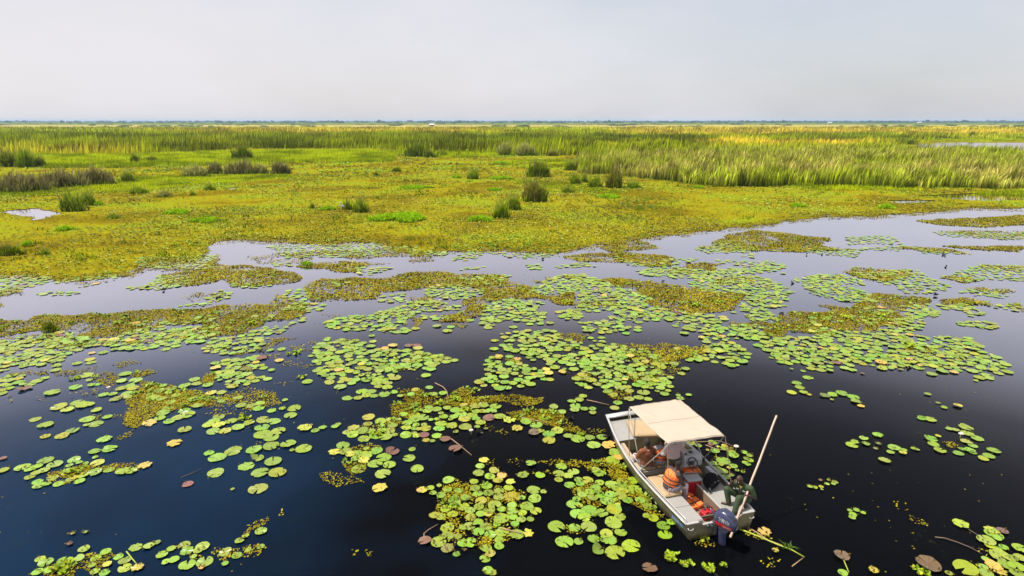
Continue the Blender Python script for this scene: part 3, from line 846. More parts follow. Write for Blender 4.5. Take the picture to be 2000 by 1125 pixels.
    (.6, poly('G', 850, 60, 1000, 60, 1000, 110, 880, 110)), (.55, poly('G', 1600, 50, 1969, 60, 1969, 180, 1620, 150)), (.6, poly('G', 1500, 200, 1700, 190, 1680, 260, 1500, 250)), (.6, poly('G', 0, 500, 120, 480, 160, 540, 0, 570)), (.5, poly('G', 0, 0, 380, 20, 300, 60, 0, 100)),
    (.5, poly('Y', 700, 50, 1060, 60, 1040, 150, 760, 140)), (.45, poly('Y', 940, 180, 1300, 160, 1280, 210, 1100, 200, 960, 220)), (.55, poly('Y', 1150, 90, 1540, 60, 1600, 100, 1540, 140, 1300, 140)), (.9, poly('Y', 1540, 90, 1800, 55, 1969, 100, 1969, 250, 1800, 240, 1650, 180)),
    (.42, poly('Y', 240, 380, 420, 280, 900, 330, 1080, 480, 1000, 690, 860, 820, 560, 870, 300, 760, 400, 620, 260, 560)), (.6, poly('Y', 1480, 300, 1969, 280, 1969, 560, 1600, 500)), (.6, poly('T', 0, 250, 300, 300, 480, 520, 620, 660, 420, 560, 200, 430, 0, 420)), (.6, poly('Y', 250, 330, 420, 230, 520, 280, 600, 260, 640, 330, 500, 420, 300, 420)), (.6, poly('Y', 380, 620, 500, 580, 560, 680, 460, 760, 390, 700)), (.8, poly('Y', 600, 770, 720, 780, 720, 860, 640, 880)), (.6, poly('Y', 680, 430, 960, 420, 960, 480, 700, 500)),
    (.8, poly('Y', 1560, 420, 1720, 430, 1810, 490, 1760, 520, 1600, 480)), (.5, poly('Y', 1420, 650, 1480, 650, 1600, 740, 1440, 740)), (.5, poly('Y', 900, 330, 1060, 350, 1060, 430, 920, 430)),
    (.95, poly('T', 0, 90, 160, 110, 250, 150, 330, 250, 440, 330, 500, 460, 380, 420, 250, 330, 100, 260, 0, 240)), (.5, poly('T', 480, 480, 640, 600, 600, 640, 500, 540)), (.4, poly('T', 800, 800, 1000, 740, 1060, 760, 1040, 830, 860, 830)),
    (.5, poly('T', 1300, 660, 1540, 730, 1500, 780, 1320, 700)), (.35, poly('T', 1460, 980, 1620, 960, 1700, 1100, 1500, 1060)),
    (.35, poly('V', 600, 380, 900, 450, 1050, 620, 900, 620, 700, 480)), (.5, poly('V', 1150, 790, 1400, 870, 1380, 960, 1180, 860)), (.5, poly('V', 1000, 130, 1350, 180, 1330, 250, 1050, 240)),
    (.3, poly('Z', 600, 410, 720, 450, 700, 470, 600, 450)), (.3, poly('Z', 820, 420, 960, 480, 940, 560, 830, 520)), (.35, poly('Z', 960, 580, 1130, 640, 1100, 690, 960, 640)), (.5, poly('Z', 1450, 850, 1640, 890, 1600, 930, 1460, 880)), (.6, poly('Z', 1540, 1010, 1800, 980, 1969, 1000, 1969, 1125, 1400, 1125)),
    (.5, poly('R', 1240, 820, 1330, 810, 1420, 880, 1300, 880)), (.5, poly('J', 0, 340, 250, 330, 700, 520, 600, 650, 450, 560)), (.6, poly('J', 180, 560, 700, 560, 560, 680, 300, 700)), (.5, poly('J', 0, 750, 300, 800, 200, 860, 60, 840)),
]
_e = [p for p in NEAR_EDGE if -150 < p[0] < 2200]
for _k in range(len(_e) - 1):
    (xa, ya), (xb, yb) = _e[_k], _e[_k + 1]
    MATS.append((.8, [(xa, ya - 6), (xb, yb - 6), (xb, yb + 4), (xa, ya + 4)]))
    MATS.append((.35, [(xa, ya), (xb, yb), (xb, yb + 9), (xa, ya + 9)]))
# pad rafts filled at random: (cover, outline)
RAFTS = [
    (.75, poly('A', 0, 280, 250, 270, 480, 280, 500, 330, 330, 360, 100, 440, 0, 460)), (.7, poly('A', 500, 320, 850, 280, 1100, 265, 1050, 300, 750, 320, 520, 350)), (.5, poly('A', 220, 430, 720, 425, 600, 460, 480, 460)), (.5, poly('A', 650, 385, 880, 345, 860, 365)),
    (.8, poly('A', 1100, 395, 1350, 350, 1450, 270, 1750, 270, 1750, 360, 1450, 405, 1150, 400)), (.6, poly('A', 1280, 110, 1969, 90, 1969, 210, 1600, 220, 1250, 190)), (.6, poly('A', 1640, 550, 1969, 510, 1969, 545, 1700, 560)),
    (.8, poly('A', 0, 860, 600, 790, 800, 860, 1000, 860, 1300, 760, 1969, 740, 1969, 830, 1880, 890, 1450, 950, 1060, 960, 1000, 910, 780, 940, 620, 1010, 550, 1070, 400, 1100, 0, 1125)), (.4, poly('A', 1100, 720, 1969, 640, 1969, 700, 1300, 760)),
    (.8, poly('E', 0, 0, 580, 0, 600, 70, 330, 100, 150, 90, 0, 150)), (.85, poly('E', 0, 200, 220, 200, 340, 260, 260, 320, 150, 345, 0, 370)), (.6, poly('E', 0, 130, 80, 130, 100, 190, 0, 190)), (.3, poly('E', 1300, 280, 1600, 300, 1900, 480, 1500, 560, 1300, 520)),
    (.75, poly('B', 0, 860, 300, 830, 560, 740, 750, 730, 740, 790, 650, 800, 600, 860, 500, 930, 460, 970, 300, 990, 0, 980)), (.7, poly('B', 700, 460, 770, 400, 1000, 390, 950, 480, 1000, 520, 900, 520, 800, 500)), (.6, poly('B', 650, 600, 850, 530, 1110, 540, 1080, 600, 870, 610)),
    (.6, poly('B', 720, 720, 920, 650, 900, 690, 760, 740)), (.6, poly('B', 1380, 200, 1740, 200, 1550, 270, 1350, 270)), (.4, poly('B', 620, 150, 800, 150, 800, 190, 620, 190)), (.4, poly('B', 1100, 20, 1969, 0, 1969, 60, 1300, 60)), (.5, poly('B', 240, 350, 600, 370, 500, 395, 250, 385)),
    (.8, poly('B', 1080, 720, 1240, 650, 1500, 630, 1680, 580, 1850, 540, 1969, 540, 1969, 620, 1850, 700, 1870, 800, 1650, 800, 1500, 780, 1300, 780, 1180, 770)), (.55, poly('B', 1600, 450, 1850, 440, 1850, 510, 1600, 510)), (.5, poly('B', 1100, 320, 1320, 330, 1200, 370)),
    (.75, poly('B', 1030, 900, 1060, 850, 1250, 860, 1440, 880, 1560, 960, 1969, 960, 1969, 1125, 1070, 1125, 1000, 1000)), (.5, poly('B', 140, 410, 280, 420, 200, 500, 0, 530, 0, 470)), (.55, poly('B', 420, 640, 600, 640, 600, 690, 460, 680)),
    (.85, poly('F', 80, 130, 150, 60, 330, 60, 520, 20, 540, 120, 680, 180, 560, 220, 440, 300, 260, 310, 90, 250)), (.75, poly('F', 230, 480, 400, 450, 500, 460, 510, 510, 300, 520)), (.7, poly('F', 0, 420, 320, 400, 320, 440, 100, 450)), (.6, poly('F', 0, 290, 80, 280, 260, 350, 180, 370, 60, 330)),
    (.8, poly('F', 1040, 150, 1000, 20, 1250, 60, 1969, 0, 1969, 170, 1800, 170, 1640, 220, 1720, 280, 1600, 310, 1350, 250, 1160, 280, 1040, 240)), (.8, poly('F', 1380, 340, 1600, 300, 1650, 340, 1550, 400, 1390, 400)),
    (.85, poly('F', 1310, 700, 1650, 610, 1969, 540, 1969, 760, 1900, 790, 1750, 780, 1500, 810, 1310, 760)), (.8, poly('F', 1200, 850, 1520, 860, 1700, 820, 1760, 1000, 1700, 1060, 1500, 1040, 1380, 960)),
    (.8, poly('C', 0, 520, 200, 490, 450, 550, 450, 600, 200, 610, 0, 620)), (.8, poly('C', 140, 400, 330, 340, 700, 420, 600, 470, 450, 500, 250, 480, 140, 460)), (.55, poly('C', 450, 300, 880, 270, 940, 280, 850, 350, 500, 360)),
    (.85, poly('C', 680, 540, 900, 480, 1250, 530, 1100, 590, 1220, 620, 1230, 690, 1100, 730, 1000, 690, 850, 690, 800, 720, 770, 750, 630, 720, 680, 640)),
    (.8, poly('C', 1120, 380, 1300, 300, 1380, 270, 1600, 260, 1860, 350, 1969, 400, 1969, 590, 1600, 600, 1560, 680, 1420, 680, 1330, 610, 1400, 590, 1560, 570, 1560, 430, 1120, 450)),
    (.85, poly('C', 1560, 700, 1700, 680, 1900, 700, 1969, 780, 1800, 800, 1600, 790)), (.7, poly('C', 1820, 650, 1969, 640, 1969, 700, 1830, 680)), (.8, poly('C', 1640, 840, 1800, 840, 1790, 890, 1730, 890)),
    (.85, poly('C', 820, 810, 1000, 780, 1300, 780, 1400, 850, 1600, 900, 1460, 960, 1380, 960, 1280, 1000, 1160, 1040, 1000, 1010, 900, 980, 740, 950, 880, 900)), (.8, poly('C', 130, 640, 400, 650, 400, 680, 140, 680)),
    (.8, poly('C', 1260, 1040, 1500, 1000, 1560, 900, 1969, 900, 1969, 1125, 1280, 1125)), (.6, poly('C', 450, 215, 700, 185, 690, 205, 470, 225)), (.75, poly('C', 1060, 170, 1200, 175, 1190, 215, 1070, 215)), (.6, poly('C', 1310, 190, 1600, 150, 1700, 190, 1400, 210)),
    (.7, poly('C', 380, 130, 560, 30, 690, 60, 600, 110, 500, 135)), (.6, poly('C', 700, 60, 1000, 70, 1340, 80, 1300, 110, 1080, 120, 880, 100)), (.5, poly('C', 0, 60, 380, 50, 300, 100, 0, 90)),
    (.7, poly('D', 0, 100, 200, 160, 550, 120, 800, 120, 500, 180, 200, 200, 0, 130)), (.75, poly('D', 200, 230, 500, 190, 700, 210, 900, 230, 1480, 140, 1570, 200, 1400, 240, 1100, 270, 800, 310, 500, 300, 250, 265)), (.6, poly('D', 900, 130, 1480, 140, 1300, 200, 1000, 160)),
    (.8, poly('D', 650, 340, 850, 300, 1250, 270, 1500, 330, 1650, 420, 1500, 500, 1550, 560, 1400, 590, 1220, 640, 1150, 600, 1200, 450, 850, 420)),
    (.85, poly('D', 0, 420, 180, 400, 340, 490, 300, 540, 560, 600, 800, 640, 1030, 640, 960, 740, 900, 800, 700, 780, 520, 740, 600, 700, 320, 690, 180, 720, 0, 620)),
    (.85, poly('D', 990, 740, 1250, 710, 1350, 740, 1420, 850, 1250, 870, 1100, 860, 1050, 820, 1040, 880, 940, 870, 830, 900, 850, 820)), (.8, poly('D', 1220, 640, 1430, 600, 1500, 690, 1250, 700)),
    (.85, poly('D', 830, 890, 1050, 890, 1200, 950, 1240, 1000, 1240, 1070, 1100, 1110, 940, 1070, 800, 1060, 620, 1050, 800, 980)), (.8, poly('D', 0, 900, 180, 930, 350, 980, 450, 1060, 580, 1100, 560, 1125, 0, 1125)), (.85, poly('D', 0, 640, 60, 700, 140, 770, 0, 800)),
    (.8, poly('D', 1330, 890, 1500, 840, 1969, 820, 1969, 1125, 1620, 1090, 1460, 1060, 1420, 1000, 1350, 960)), (.45, poly('D', 1700, 660, 1969, 640, 1969, 700, 1800, 720)), (.6, poly('D', 730, 40, 1230, 10, 1240, 60, 900, 65)), (.6, poly('D', 1120, 90, 1280, 80, 1280, 110)), (.5, poly('D', 1300, 50, 1969, 20, 1969, 50)),
    (.75, poly('D', 1640, 300, 1969, 260, 1969, 480, 1800, 440, 1700, 350)),
    (.8, poly('I', 0, 280, 300, 260, 500, 330, 500, 370, 350, 360, 540, 430, 600, 520, 340, 520, 200, 480, 0, 440)), (.7, poly('I', 340, 250, 980, 220, 1300, 380, 1150, 430, 900, 440, 740, 370, 560, 310)), (.6, poly('I', 0, 10, 460, 30, 420, 110, 260, 90, 0, 60)),
    (.85, poly('I', 850, 560, 1100, 530, 1240, 650, 1090, 660, 980, 660, 1090, 700, 1040, 770, 980, 800, 850, 800, 700, 740, 900, 660)), (.45, poly('I', 450, 560, 700, 560, 820, 700, 600, 760, 450, 660)),
    (.85, poly('I', 0, 690, 230, 760, 400, 800, 560, 800, 750, 740, 1000, 800, 1100, 840, 1430, 840, 1550, 920, 1480, 930, 1700, 1000, 1850, 1125, 0, 1125)),
    (.85, poly('R', 0, 0, 1700, 0, 1770, 60, 1850, 150, 1790, 185, 1650, 190, 1660, 230, 1560, 250, 1480, 265, 1550, 200, 1400, 150, 1330, 175, 1200, 165, 1050, 110, 930, 125, 790, 185, 700, 170, 500, 110, 300, 90, 150, 80, 0, 60)), (.8, poly('R', 280, 120, 480, 140, 470, 170, 400, 185)), (.85, poly('R', 0, 80, 240, 170, 180, 195, 0, 150)),
    (.6, poly('I', 1220, 290, 1450, 200, 1600, 170, 1969, 190, 1969, 320, 1700, 310, 1450, 340)), (.7, poly('I', 1350, 420, 1480, 400, 1750, 420, 1840, 460, 1780, 480, 1500, 450)), (.8, poly('I', 1180, 550, 1420, 530, 1600, 600, 1610, 640, 1560, 670, 1460, 640, 1420, 590, 1200, 580)),
    (.7, poly('I', 1600, 545, 1969, 530, 1969, 610, 1850, 590)), (.8, poly('I', 1350, 690, 1600, 690, 1750, 730, 1740, 760, 1620, 760, 1480, 745, 1350, 720)), (.5, poly('I', 900, 10, 1480, 70, 1100, 85)),
    (.6, poly('O', 1650, 462, 1740, 460, 1760, 476, 1660, 478)), (.5, poly('O', 1820, 452, 2000, 455, 2000, 470, 1850, 462)), (.5, poly('O', 1640, 487, 1760, 480, 1760, 490)), (.6, poly('O', 1360, 484, 1440, 470, 1460, 490, 1370, 495)), (.4, poly('O', 520, 480, 760, 475, 740, 500, 560, 505)),
    (.85, poly('G', 0, 0, 280, 20, 380, 50, 350, 90, 220, 140, 40, 170, 0, 170)), (.85, poly('G', 680, 80, 800, 30, 1000, 60, 1000, 100, 1150, 130, 1220, 170, 1250, 230, 1200, 280, 1050, 315, 850, 330, 720, 325, 620, 320, 630, 270, 720, 240, 690, 180)),
    (.85, poly('G', 970, 0, 1230, 0, 1450, 30, 1969, 0, 1969, 320, 1740, 325, 1630, 310, 1500, 265, 1540, 200, 1600, 150, 1480, 120, 1250, 60, 1100, 70)), (.7, poly('G', 1220, 110, 1400, 100, 1420, 125, 1240, 135)),
    (.85, poly('G', 0, 560, 160, 490, 300, 500, 450, 500, 620, 460, 780, 480, 800, 540, 650, 560, 680, 690, 590, 740, 440, 740, 350, 730, 130, 690, 0, 740)), (.85, poly('J', 0, 350, 100, 380, 280, 430, 450, 520, 620, 640, 560, 690, 600, 740, 600, 780, 450, 800, 350, 860, 200, 740, 0, 740)), (.6, poly('J', 560, 760, 750, 810, 650, 840, 540, 820)),
    (.9, poly('Y', 260, 400, 600, 330, 1000, 440, 1100, 560, 1000, 700, 860, 780, 560, 840, 480, 640)), (.8, poly('Y', 1500, 250, 1969, 280, 1969, 560, 1700, 560, 1540, 480)), (.8, poly('T', 0, 260, 260, 260, 330, 420, 150, 430, 0, 400)), (.8, poly('T', 300, 400, 480, 470, 620, 650, 500, 620)),
    (.7, poly('Z', 1640, 900, 1969, 850, 1969, 1125, 1300, 1125, 1500, 1020)), (.4, poly('W', 350, 950, 1050, 960, 1000, 1125, 330, 1125)),
]
# single pads: x, y, width in grid units; kind g green, y yellow, b brown underside, o olive, t tilted
PADS = {
 'E': "220 105 90;380 108 100;520 120 95;510 158 110;412 230 100;708 98 95;825 62 105;835 88 105;785 205 150;820 250 70;1150 193 125;1115 258 110;1245 255 130;692 318 130;840 295 80;895 288 75;1110 328 115;1220 325 125;1190 305 100;480 365 160;950 385 100;1035 380 90;1165 375 110;1060 425 120;1130 405 120;1185 400 100;540 497 165;620 522 135;710 460 145;765 480 160;820 475 110;885 527 105;322 610 125;418 665 160;418 765 110;570 762 145;665 712 140;985 588 100;800 610 155;880 652 140;795 662 70;958 797 145;870 905 125;1005 883 145;872 957 62;1690 706 135;1495 550 135;1365 645 150y;1465 600 110;1550 632 115;1630 597 115;1715 570 150;1690 530 115;1600 830 150y;1780 243 110;1800 283 110;1690 305 115;1900 295 110;1925 372 100y;205 1050 165;420 992 165;505 1025 155;345 1045 110;290 1060 140;680 980 130;637 1033 75;730 1010 75;785 1015 65;895 1010 140;865 1100 150;1000 1072 110;1130 1085 150;1205 1085 120;1325 1035 140y;30 1080 120",
 'W': "405 165 120;335 190 110;275 228 110;345 270 115;360 305 130;430 290 90;480 232 125;620 160 90;600 200 80;650 245 110;540 287 115;730 267 110;760 215 110;690 230 90;770 185 60y;770 890 118;590 990 135;720 975 120;655 1040 110;970 913 110;880 965 110;845 1030 90;1085 955 100;1145 990 130;1145 1058 140;345 1095 120;370 975 110;1245 870 130;1365 862 110;1570 885 90;1485 940 115;1520 1005 85;1595 985 105;1690 850 120;1715 905 130;1855 865 140;1815 900 100;1775 955 70;1715 1030 160;1875 1000 165;1848 1060 65y;985 1030 90y;1260 1060 120y;870 1090 100;960 1105 110;450 1080 120;530 1060 100;668 745 50o;785 733 48o;640 840 60b;1440 828 70o;30 55 80b;1720 290 110b",
 'F': "95 95 95;195 72 98;940 265 105;1070 192 90;1140 270 100;1240 315 115;1345 280 80;1305 415 100;1405 415 85;1645 378 110;1735 360 70;1790 397 60;1550 395 80;1480 390 90;1670 315 100;1590 310 80;1680 278 80;1740 230 115;1705 205 75;1580 245 100;575 240 85;240 625 120;130 585 115;305 685 125;185 715 125;80 722 130;80 635 130;130 665 130y;30 665 110;405 640 115;535 615 130;630 628 135;785 578 120;820 510 130;735 435 58;710 512 65;615 530 90;525 690 140;530 750 170;675 720 135;610 780 150;610 858 155;765 835 150;905 880 155;800 893 50;450 890 150;262 900 165;115 960 170;40 920 100;380 1040 155;485 970 120t;625 1000 165;505 1100 170;665 1100 170;100 1100 160;920 690 135y;970 665 40y;1012 713 80;1080 687 80;1195 677 75;1220 655 60;1500 590 120;1265 850 125;1190 908 115y;1290 910 115;1355 750 110;1360 690 110y;1335 935 100y;1470 940 140;1410 1065 140;1560 1020 140;1640 960 140;1690 1030 120;1870 970 120;1630 1115 150;1945 1070 120;1900 885 70t;1720 905 130b;1840 755 110;60 370 105y;1230 160 90y;1930 340 80;1890 382 75;1915 478 75",
 'X': "487 332 185;515 725 115;375 767 70;318 812 90;190 915 125o;295 943 100;188 1022 68;515 865 72;400 890 65;1600 330 140y;255 335 45o;1965 350 60y",
 'G': "408 68 80;150 207 95;180 317 75;55 340 78;218 382 80;305 370 80;195 150 95;1250 155 80y;1270 188 95y;1400 178 75y;985 57 70y;825 582 115;915 617 115y;985 693 105y;1065 633 105;1160 668 115;1140 735 105b;1195 715 80;1275 748 115;1275 803 120;1355 715 115;1455 765 95;1540 790 130;1650 780 95t;1685 848 125;1760 775 100;1320 495 85;1395 543 80;1485 445 80;1585 400 78;1555 430 85;1520 490 100;1510 520 90;1600 515 75;1675 515 70;1675 550 70;1905 457 85;1875 507 85;1815 355 85;1865 385 80;325 795 100b;420 880 130b;725 600 110b;250 762 95;150 800 70;210 812 55;130 755 100b;1820 850 130y;1880 910 110;1860 990 130;815 40 85y;1285 245 75;1230 240 70;720 200 70;875 190 75;50 480 75;175 500 80;245 515 100;345 508 80;415 530 95;675 480 100;785 492 110;745 535 105;610 537 80;480 520 70;700 695 40",
 'Y': "680 70 92y;645 127 85;632 193 105;775 163 100;735 223 95;845 215 95y;808 257 95;925 275 95y;1110 103 100;1037 210 105;1195 213 92;355 257 108;590 265 80;115 347 100y;190 330 75;215 375 70;270 303 50;345 335 90;450 350 80;600 325 95;705 312 105;725 372 100;820 355 100;905 328 90;1135 345 125;1225 357 60;1145 422 120;1030 415 65;625 380 95;820 415 105;655 440 108;515 415 95;410 430 100;290 395 90;330 515 105;395 563 100;225 577 95;285 587 95;490 500 120;555 535 95;635 500 95;560 595 100;650 560 90;730 530 110;845 520 80;720 560 90y;840 610 150;940 540 110;1070 490 130;1155 540 105;940 485 90;1030 555 90;1105 610 70;950 600 80;1020 620 90;965 660 80;800 655 80;630 635 90;700 675 110;550 675 110;490 695 80;345 693 130;350 770 115;630 730 110;740 750 110;845 735 130;980 755 140;1080 740 110y;440 765 80o;265 825 145;490 830 110;550 835 130;345 880 120o;370 885 80b;430 930 70t;820 805 90;820 860 90;700 880 110;735 930 105;690 973 100;715 1085 100;760 1100 80;140 810 125b;510 897 30b;1345 685 160;1510 690 110;1640 680 150;1417 825 165;1545 818 90;1685 797 110;1820 800 155;1800 745 120;1880 920 185;1725 905 110t;1865 650 160;1925 590 110;1870 525 140;1540 565 150;1650 540 170;1760 560 120;1600 600 120;1500 475 130;1560 490 60;1530 430 80;1465 298 100;1565 290 85;1565 340 80;1700 325 95;1580 390 90;1650 365 90;1750 395 100;1840 390 100;1810 445 130;1930 400 120;1740 275 90;1390 133 100;1500 175 105;1365 195 110;1450 215 90;1365 250 80;1630 255 110;1545 250 80;1740 190 120;1700 160 90;1850 300 120;1940 300 100;1950 350 90;1860 75 130;1910 45 100y;1880 10 110",
 'T': "140 45 70y;270 260 120;165 265 100;215 440 100;395 368 52;330 440 100;90 520 145;50 445 100;150 740 115;245 858 170;400 500 110;500 520 90;450 605 100;390 580 80;540 670 125;610 645 80;560 575 90;555 755 130;725 740 70y;415 1065 140b;65 390 90;175 350 110;120 330 100;125 480 55y;1465 725 130y;1565 905 65y;350 310 80",
 'V': "230 100 330t;870 80 250;930 320 260;1000 200 120y;1180 250 220;1390 330 220;1440 440 300;1160 580 400;1440 740 240;1310 790 130y;1540 850 130;1700 890 130;1740 360 190;1880 430 190;1800 530 190;1900 570 190;1760 630 180;1830 680 180;1515 190 150;730 290 100y;1100 700 160;900 660 250;1000 790 260;1150 880 280;1230 1030 260;1200 190 200y;1390 970 160;820 130 170b;480 170 200o",
 'Z': "690 73 115;180 253 38;237 270 62;222 290 45;165 288 48;10 315 60;58 320 45;110 315 50;117 343 32y;372 532 52;433 528 66;495 552 55;400 570 80;395 598 70;1385 655 160;1620 810 185;1650 860 100;1690 750 190;1675 715 150y;1770 720 120b;1720 785 100;1720 880 100;1620 975 95;1780 870 100;1755 950 230;1850 970 130;1900 1050 180;1930 880 160;1930 960 130;1800 1030 160;1590 1053 100;1680 1040 180y;1430 1060 250;1620 1110 150;1740 1090 150y;1900 1110 150;1280 1110 80;300 950 155b;1090 1030 250b;590 1085 100y;310 1100 100;105 255 40b",
 'R': "1120 195 110;145 395 100o;215 382 100;300 373 118;405 405 118;430 447 105;475 487 75y;210 430 40;1085 380 70;1180 457 55o;1238 503 65;1362 487 90y;1030 600 100;1110 612 120;1435 682 145;1285 697 85;1340 708 75;1445 738 130;1540 785 130;1440 812 120;1115 788 130;1140 837 115;1200 895 125;1365 920 110;1500 850 100;1470 895 110;1400 880 70;1500 912 80;1690 898 138;1645 945 125;1595 970 105;630 755 105;500 783 90;390 845 120;420 812 80;520 835 78;635 835 55o;610 875 50o;775 870 120;865 895 70;858 918 75;745 912 80;960 878 65;990 890 50;490 190 45b;1180 765 60;1325 178 95y;330 140 100;15 230 60",
 'C': "250 738 85;375 747 78;345 785 88;55 762 80;720 752 85;950 748 80;1285 712 75;1197 718 65;555 686 75;780 873 72;1765 883 75;915 1020 80;410 1050 70;1100 720 70;75 945 100y;60 920 90b;815 1020 85y",
 'D': "215 750 75;212 778 78;108 806 78;640 806 88;100 760 75;1090 612 65;1375 888 100;990 655 85y;800 845 70y;1570 495 70;1505 555 70;1540 200 65;1545 255 60;575 945 70;1400 960 100;1480 1005 110",
 'B': "600 960 75;705 950 85;335 975 88;430 968 75;1530 830 60;1540 880 70;1520 925 90;1705 515 70;1620 505 80;1630 465 72;1780 497 80;1930 762 72;1830 795 75;700 780 88;1050 585 85;1085 547 60;890 690 75;1065 900 95;1165 960 90;1240 978 95;1040 985 115;1055 1013 95;1110 1045 100;1205 1050 90;1145 1080 90;1410 915 85;1305 913 55;1650 945 80y;1720 920 90y;1870 920 85b;680 1055 90y",
 'A': "1240 985 0;945 982 98;845 985 75y;1520 950 88;1410 930 105;1285 935 110;1140 940 140;1735 875 95;1835 882 100;1040 860 115y;1235 712 100y;1875 945 70;1895 972 60y;1000 905 120;755 855 130;630 960 0;465 935 90;520 1102 95;380 1092 98;220 1090 90;45 905 120",
 'J': "745 570 80;708 612 78;775 808 62;605 650 70;605 732 70;230 770 85;230 845 95;125 877 85;95 928 90;85 810 80;30 780 85;400 845 80;1760 700 95;1790 738 95;1715 785 95;1825 785 80;1875 805 50;1860 648 95;1820 587 52;1715 572 35;585 770 60",
}

KCOL = {'g': [(0.165, 0.255, 0.014), (0.175, 0.275, 0.018), (0.145, 0.240, 0.012), (0.200, 0.285, 0.032), (0.195, 0.265, 0.006)], 'y': [(0.38, 0.31, 0.03), (0.44, 0.29, 0.06), (0.33, 0.31, 0.03)],
        'b': [(0.15, 0.068, 0.048), (0.13, 0.062, 0.034)], 'o': [(0.17, 0.20, 0.02), (0.14, 0.16, 0.03)], 't': [(0.14, 0.20, 0.012)]}
pads = []      # (x, y, radius, kind, px, py)
for t, txt in PADS.items():
    k = TSC.get(t, 4.688)
    for item in txt.split(';'):
        f = item.split()
        kind = 'g'
        if not f[2][-1].isdigit():
            kind, f[2] = f[2][-1], f[2][:-1]
        w = float(f[2]) / k
        if w <= 0: continue
        px, py = tp(t, float(f[0]), float(f[1]))
        g = px_ground(px, py)
        D = g.y * CP + CAM_H * SP
        r = 0.5 * w / FPX * D / math.sqrt(1 + ((px - 1000) * CP / FPX) ** 2)
        pads.append((g.x, g.y, r, kind, px, py))
n_hand = len(pads)
# random filling of the rafts, rejecting crowding
CELL = 0.5
grid = {}
def crowded(x, y, r, k):
    cx, cy = int(math.floor(x / CELL)), int(math.floor(y / CELL))
    for i in range(cx - 2, cx + 3):
        for j in range(cy - 2, cy + 3):
            for (a, b, q) in grid.get((i, j), ()):
                if (a - x) ** 2 + (b - y) ** 2 < (k * (r + q)) ** 2:
                    return True
    return False
def put(x, y, r):
    grid.setdefault((int(math.floor(x / CELL)), int(math.floor(y / CELL))), []).append((x, y, r))
for p in pads:
    put(*p[:3])
rr = random.Random(5)
for cover, pl in RAFTS:
    P = sample_px_poly(pl, 34.0 * cover, 0.25, 0.7, 13)
    P = P[clear_of_boat(P, 0.15)]
    pp, D = to_px(P)
    for (x, y, z), (px, py) in zip(P, pp):
        r = rr.choice([0.10, 0.14, 0.16, 0.18, 0.20, 0.21, 0.22]) * rr.uniform(0.9, 1.1)
        if crowded(x, y, r, 0.72 if cover > 0.7 else 0.92): continue
        u = rr.random()
        kind = 'g' if u < 0.965 else ('y' if u < 0.982 else ('o' if u < 0.993 else 'b'))
        pads.append((x, y, r, kind, px, py))
        put(x, y, r)

def pad_rim(seed, n, notch, ragged):
    q = random.Random(seed)
    a0 = notch / 2
    ang = [a0 + (2 * math.pi - notch) * i / (n - 1) for i in range(n)]
    ph = [q.uniform(0, 6.28) for _ in range(4)]
    bites = [(q.uniform(.6, 5.6), q.uniform(.06, .22), q.uniform(.15, .5)) for _ in range(q.choice((0, 0, 0, 1, 1, 2)))]
    curl = q.choice((0.0, 0.0, 0.03, 0.07)); ca_ = q.uniform(0, 6.28)
    out = []
    for a in ang:
        r = 1 + 0.025 * math.sin(2 * a + ph[0]) + 0.02 * math.sin(3 * a + ph[1]) + ragged * (0.10 * math.sin(7 * a + ph[2]) + q.uniform(-0.12, 0.06))
        if abs(a - math.pi) > math.pi - notch: r *= 0.97
        for (ba, bw, bd) in bites: r *= 1 - bd * math.exp(-((a - ba) / bw) ** 2)
        out.append((r * math.cos(a), r * math.sin(a), 0.02 * math.sin(4 * a + ph[3]) + 0.016 * math.sin(9 * a) + curl * max(0.0, math.cos(a - ca_)) ** 2 * 2))
    return out

PAD_MESH = {}
def pad_mesh(kind, var):
    key = (kind, var)
    if key in PAD_MESH: return PAD_MESH[key]
    q = random.Random(hash((ord(kind), var)) & 0xffff)
    rag = {'g': 0.06 + 0.5 * (var % 5 == 4), 'y': 0.9, 'b': 0.2, 'o': 0.25, 't': 0.1}[kind]
    rim = pad_rim(17 * var + ord(kind), 26, q.choice([0.14, 0.2, 0.3, 0.5, 0.9 if kind == 'y' else 0.35]), rag)
    V, Fc = [(0.06, 0, -0.012)], []
    for f, zz in ((0.55, 0.0), (1.0, 0.012)):
        for x, y, z in rim:
            V.append((x * f, y * f, z * f + zz))
    n = len(rim)
    for i in range(n - 1):
        Fc.append((0, 1 + i, 2 + i))
        Fc.append((1 + i, 1 + n + i, 2 + n + i, 2 + i))
    if kind in 'tb':      # one edge lifted and turned over
        a = 0.9 if kind == 't' else 0.25
        V = [(x, y, z + a * max(0.0, y - 0.1) ** 1.3) for x, y, z in V]
    me = bpy.data.meshes.new('lily_pad')
    me.from_pydata(V, [], Fc)
    for p in me.polygons: p.use_smooth = True
    me.materials.append(M['pad'])
    PAD_MESH[key] = me
    return me

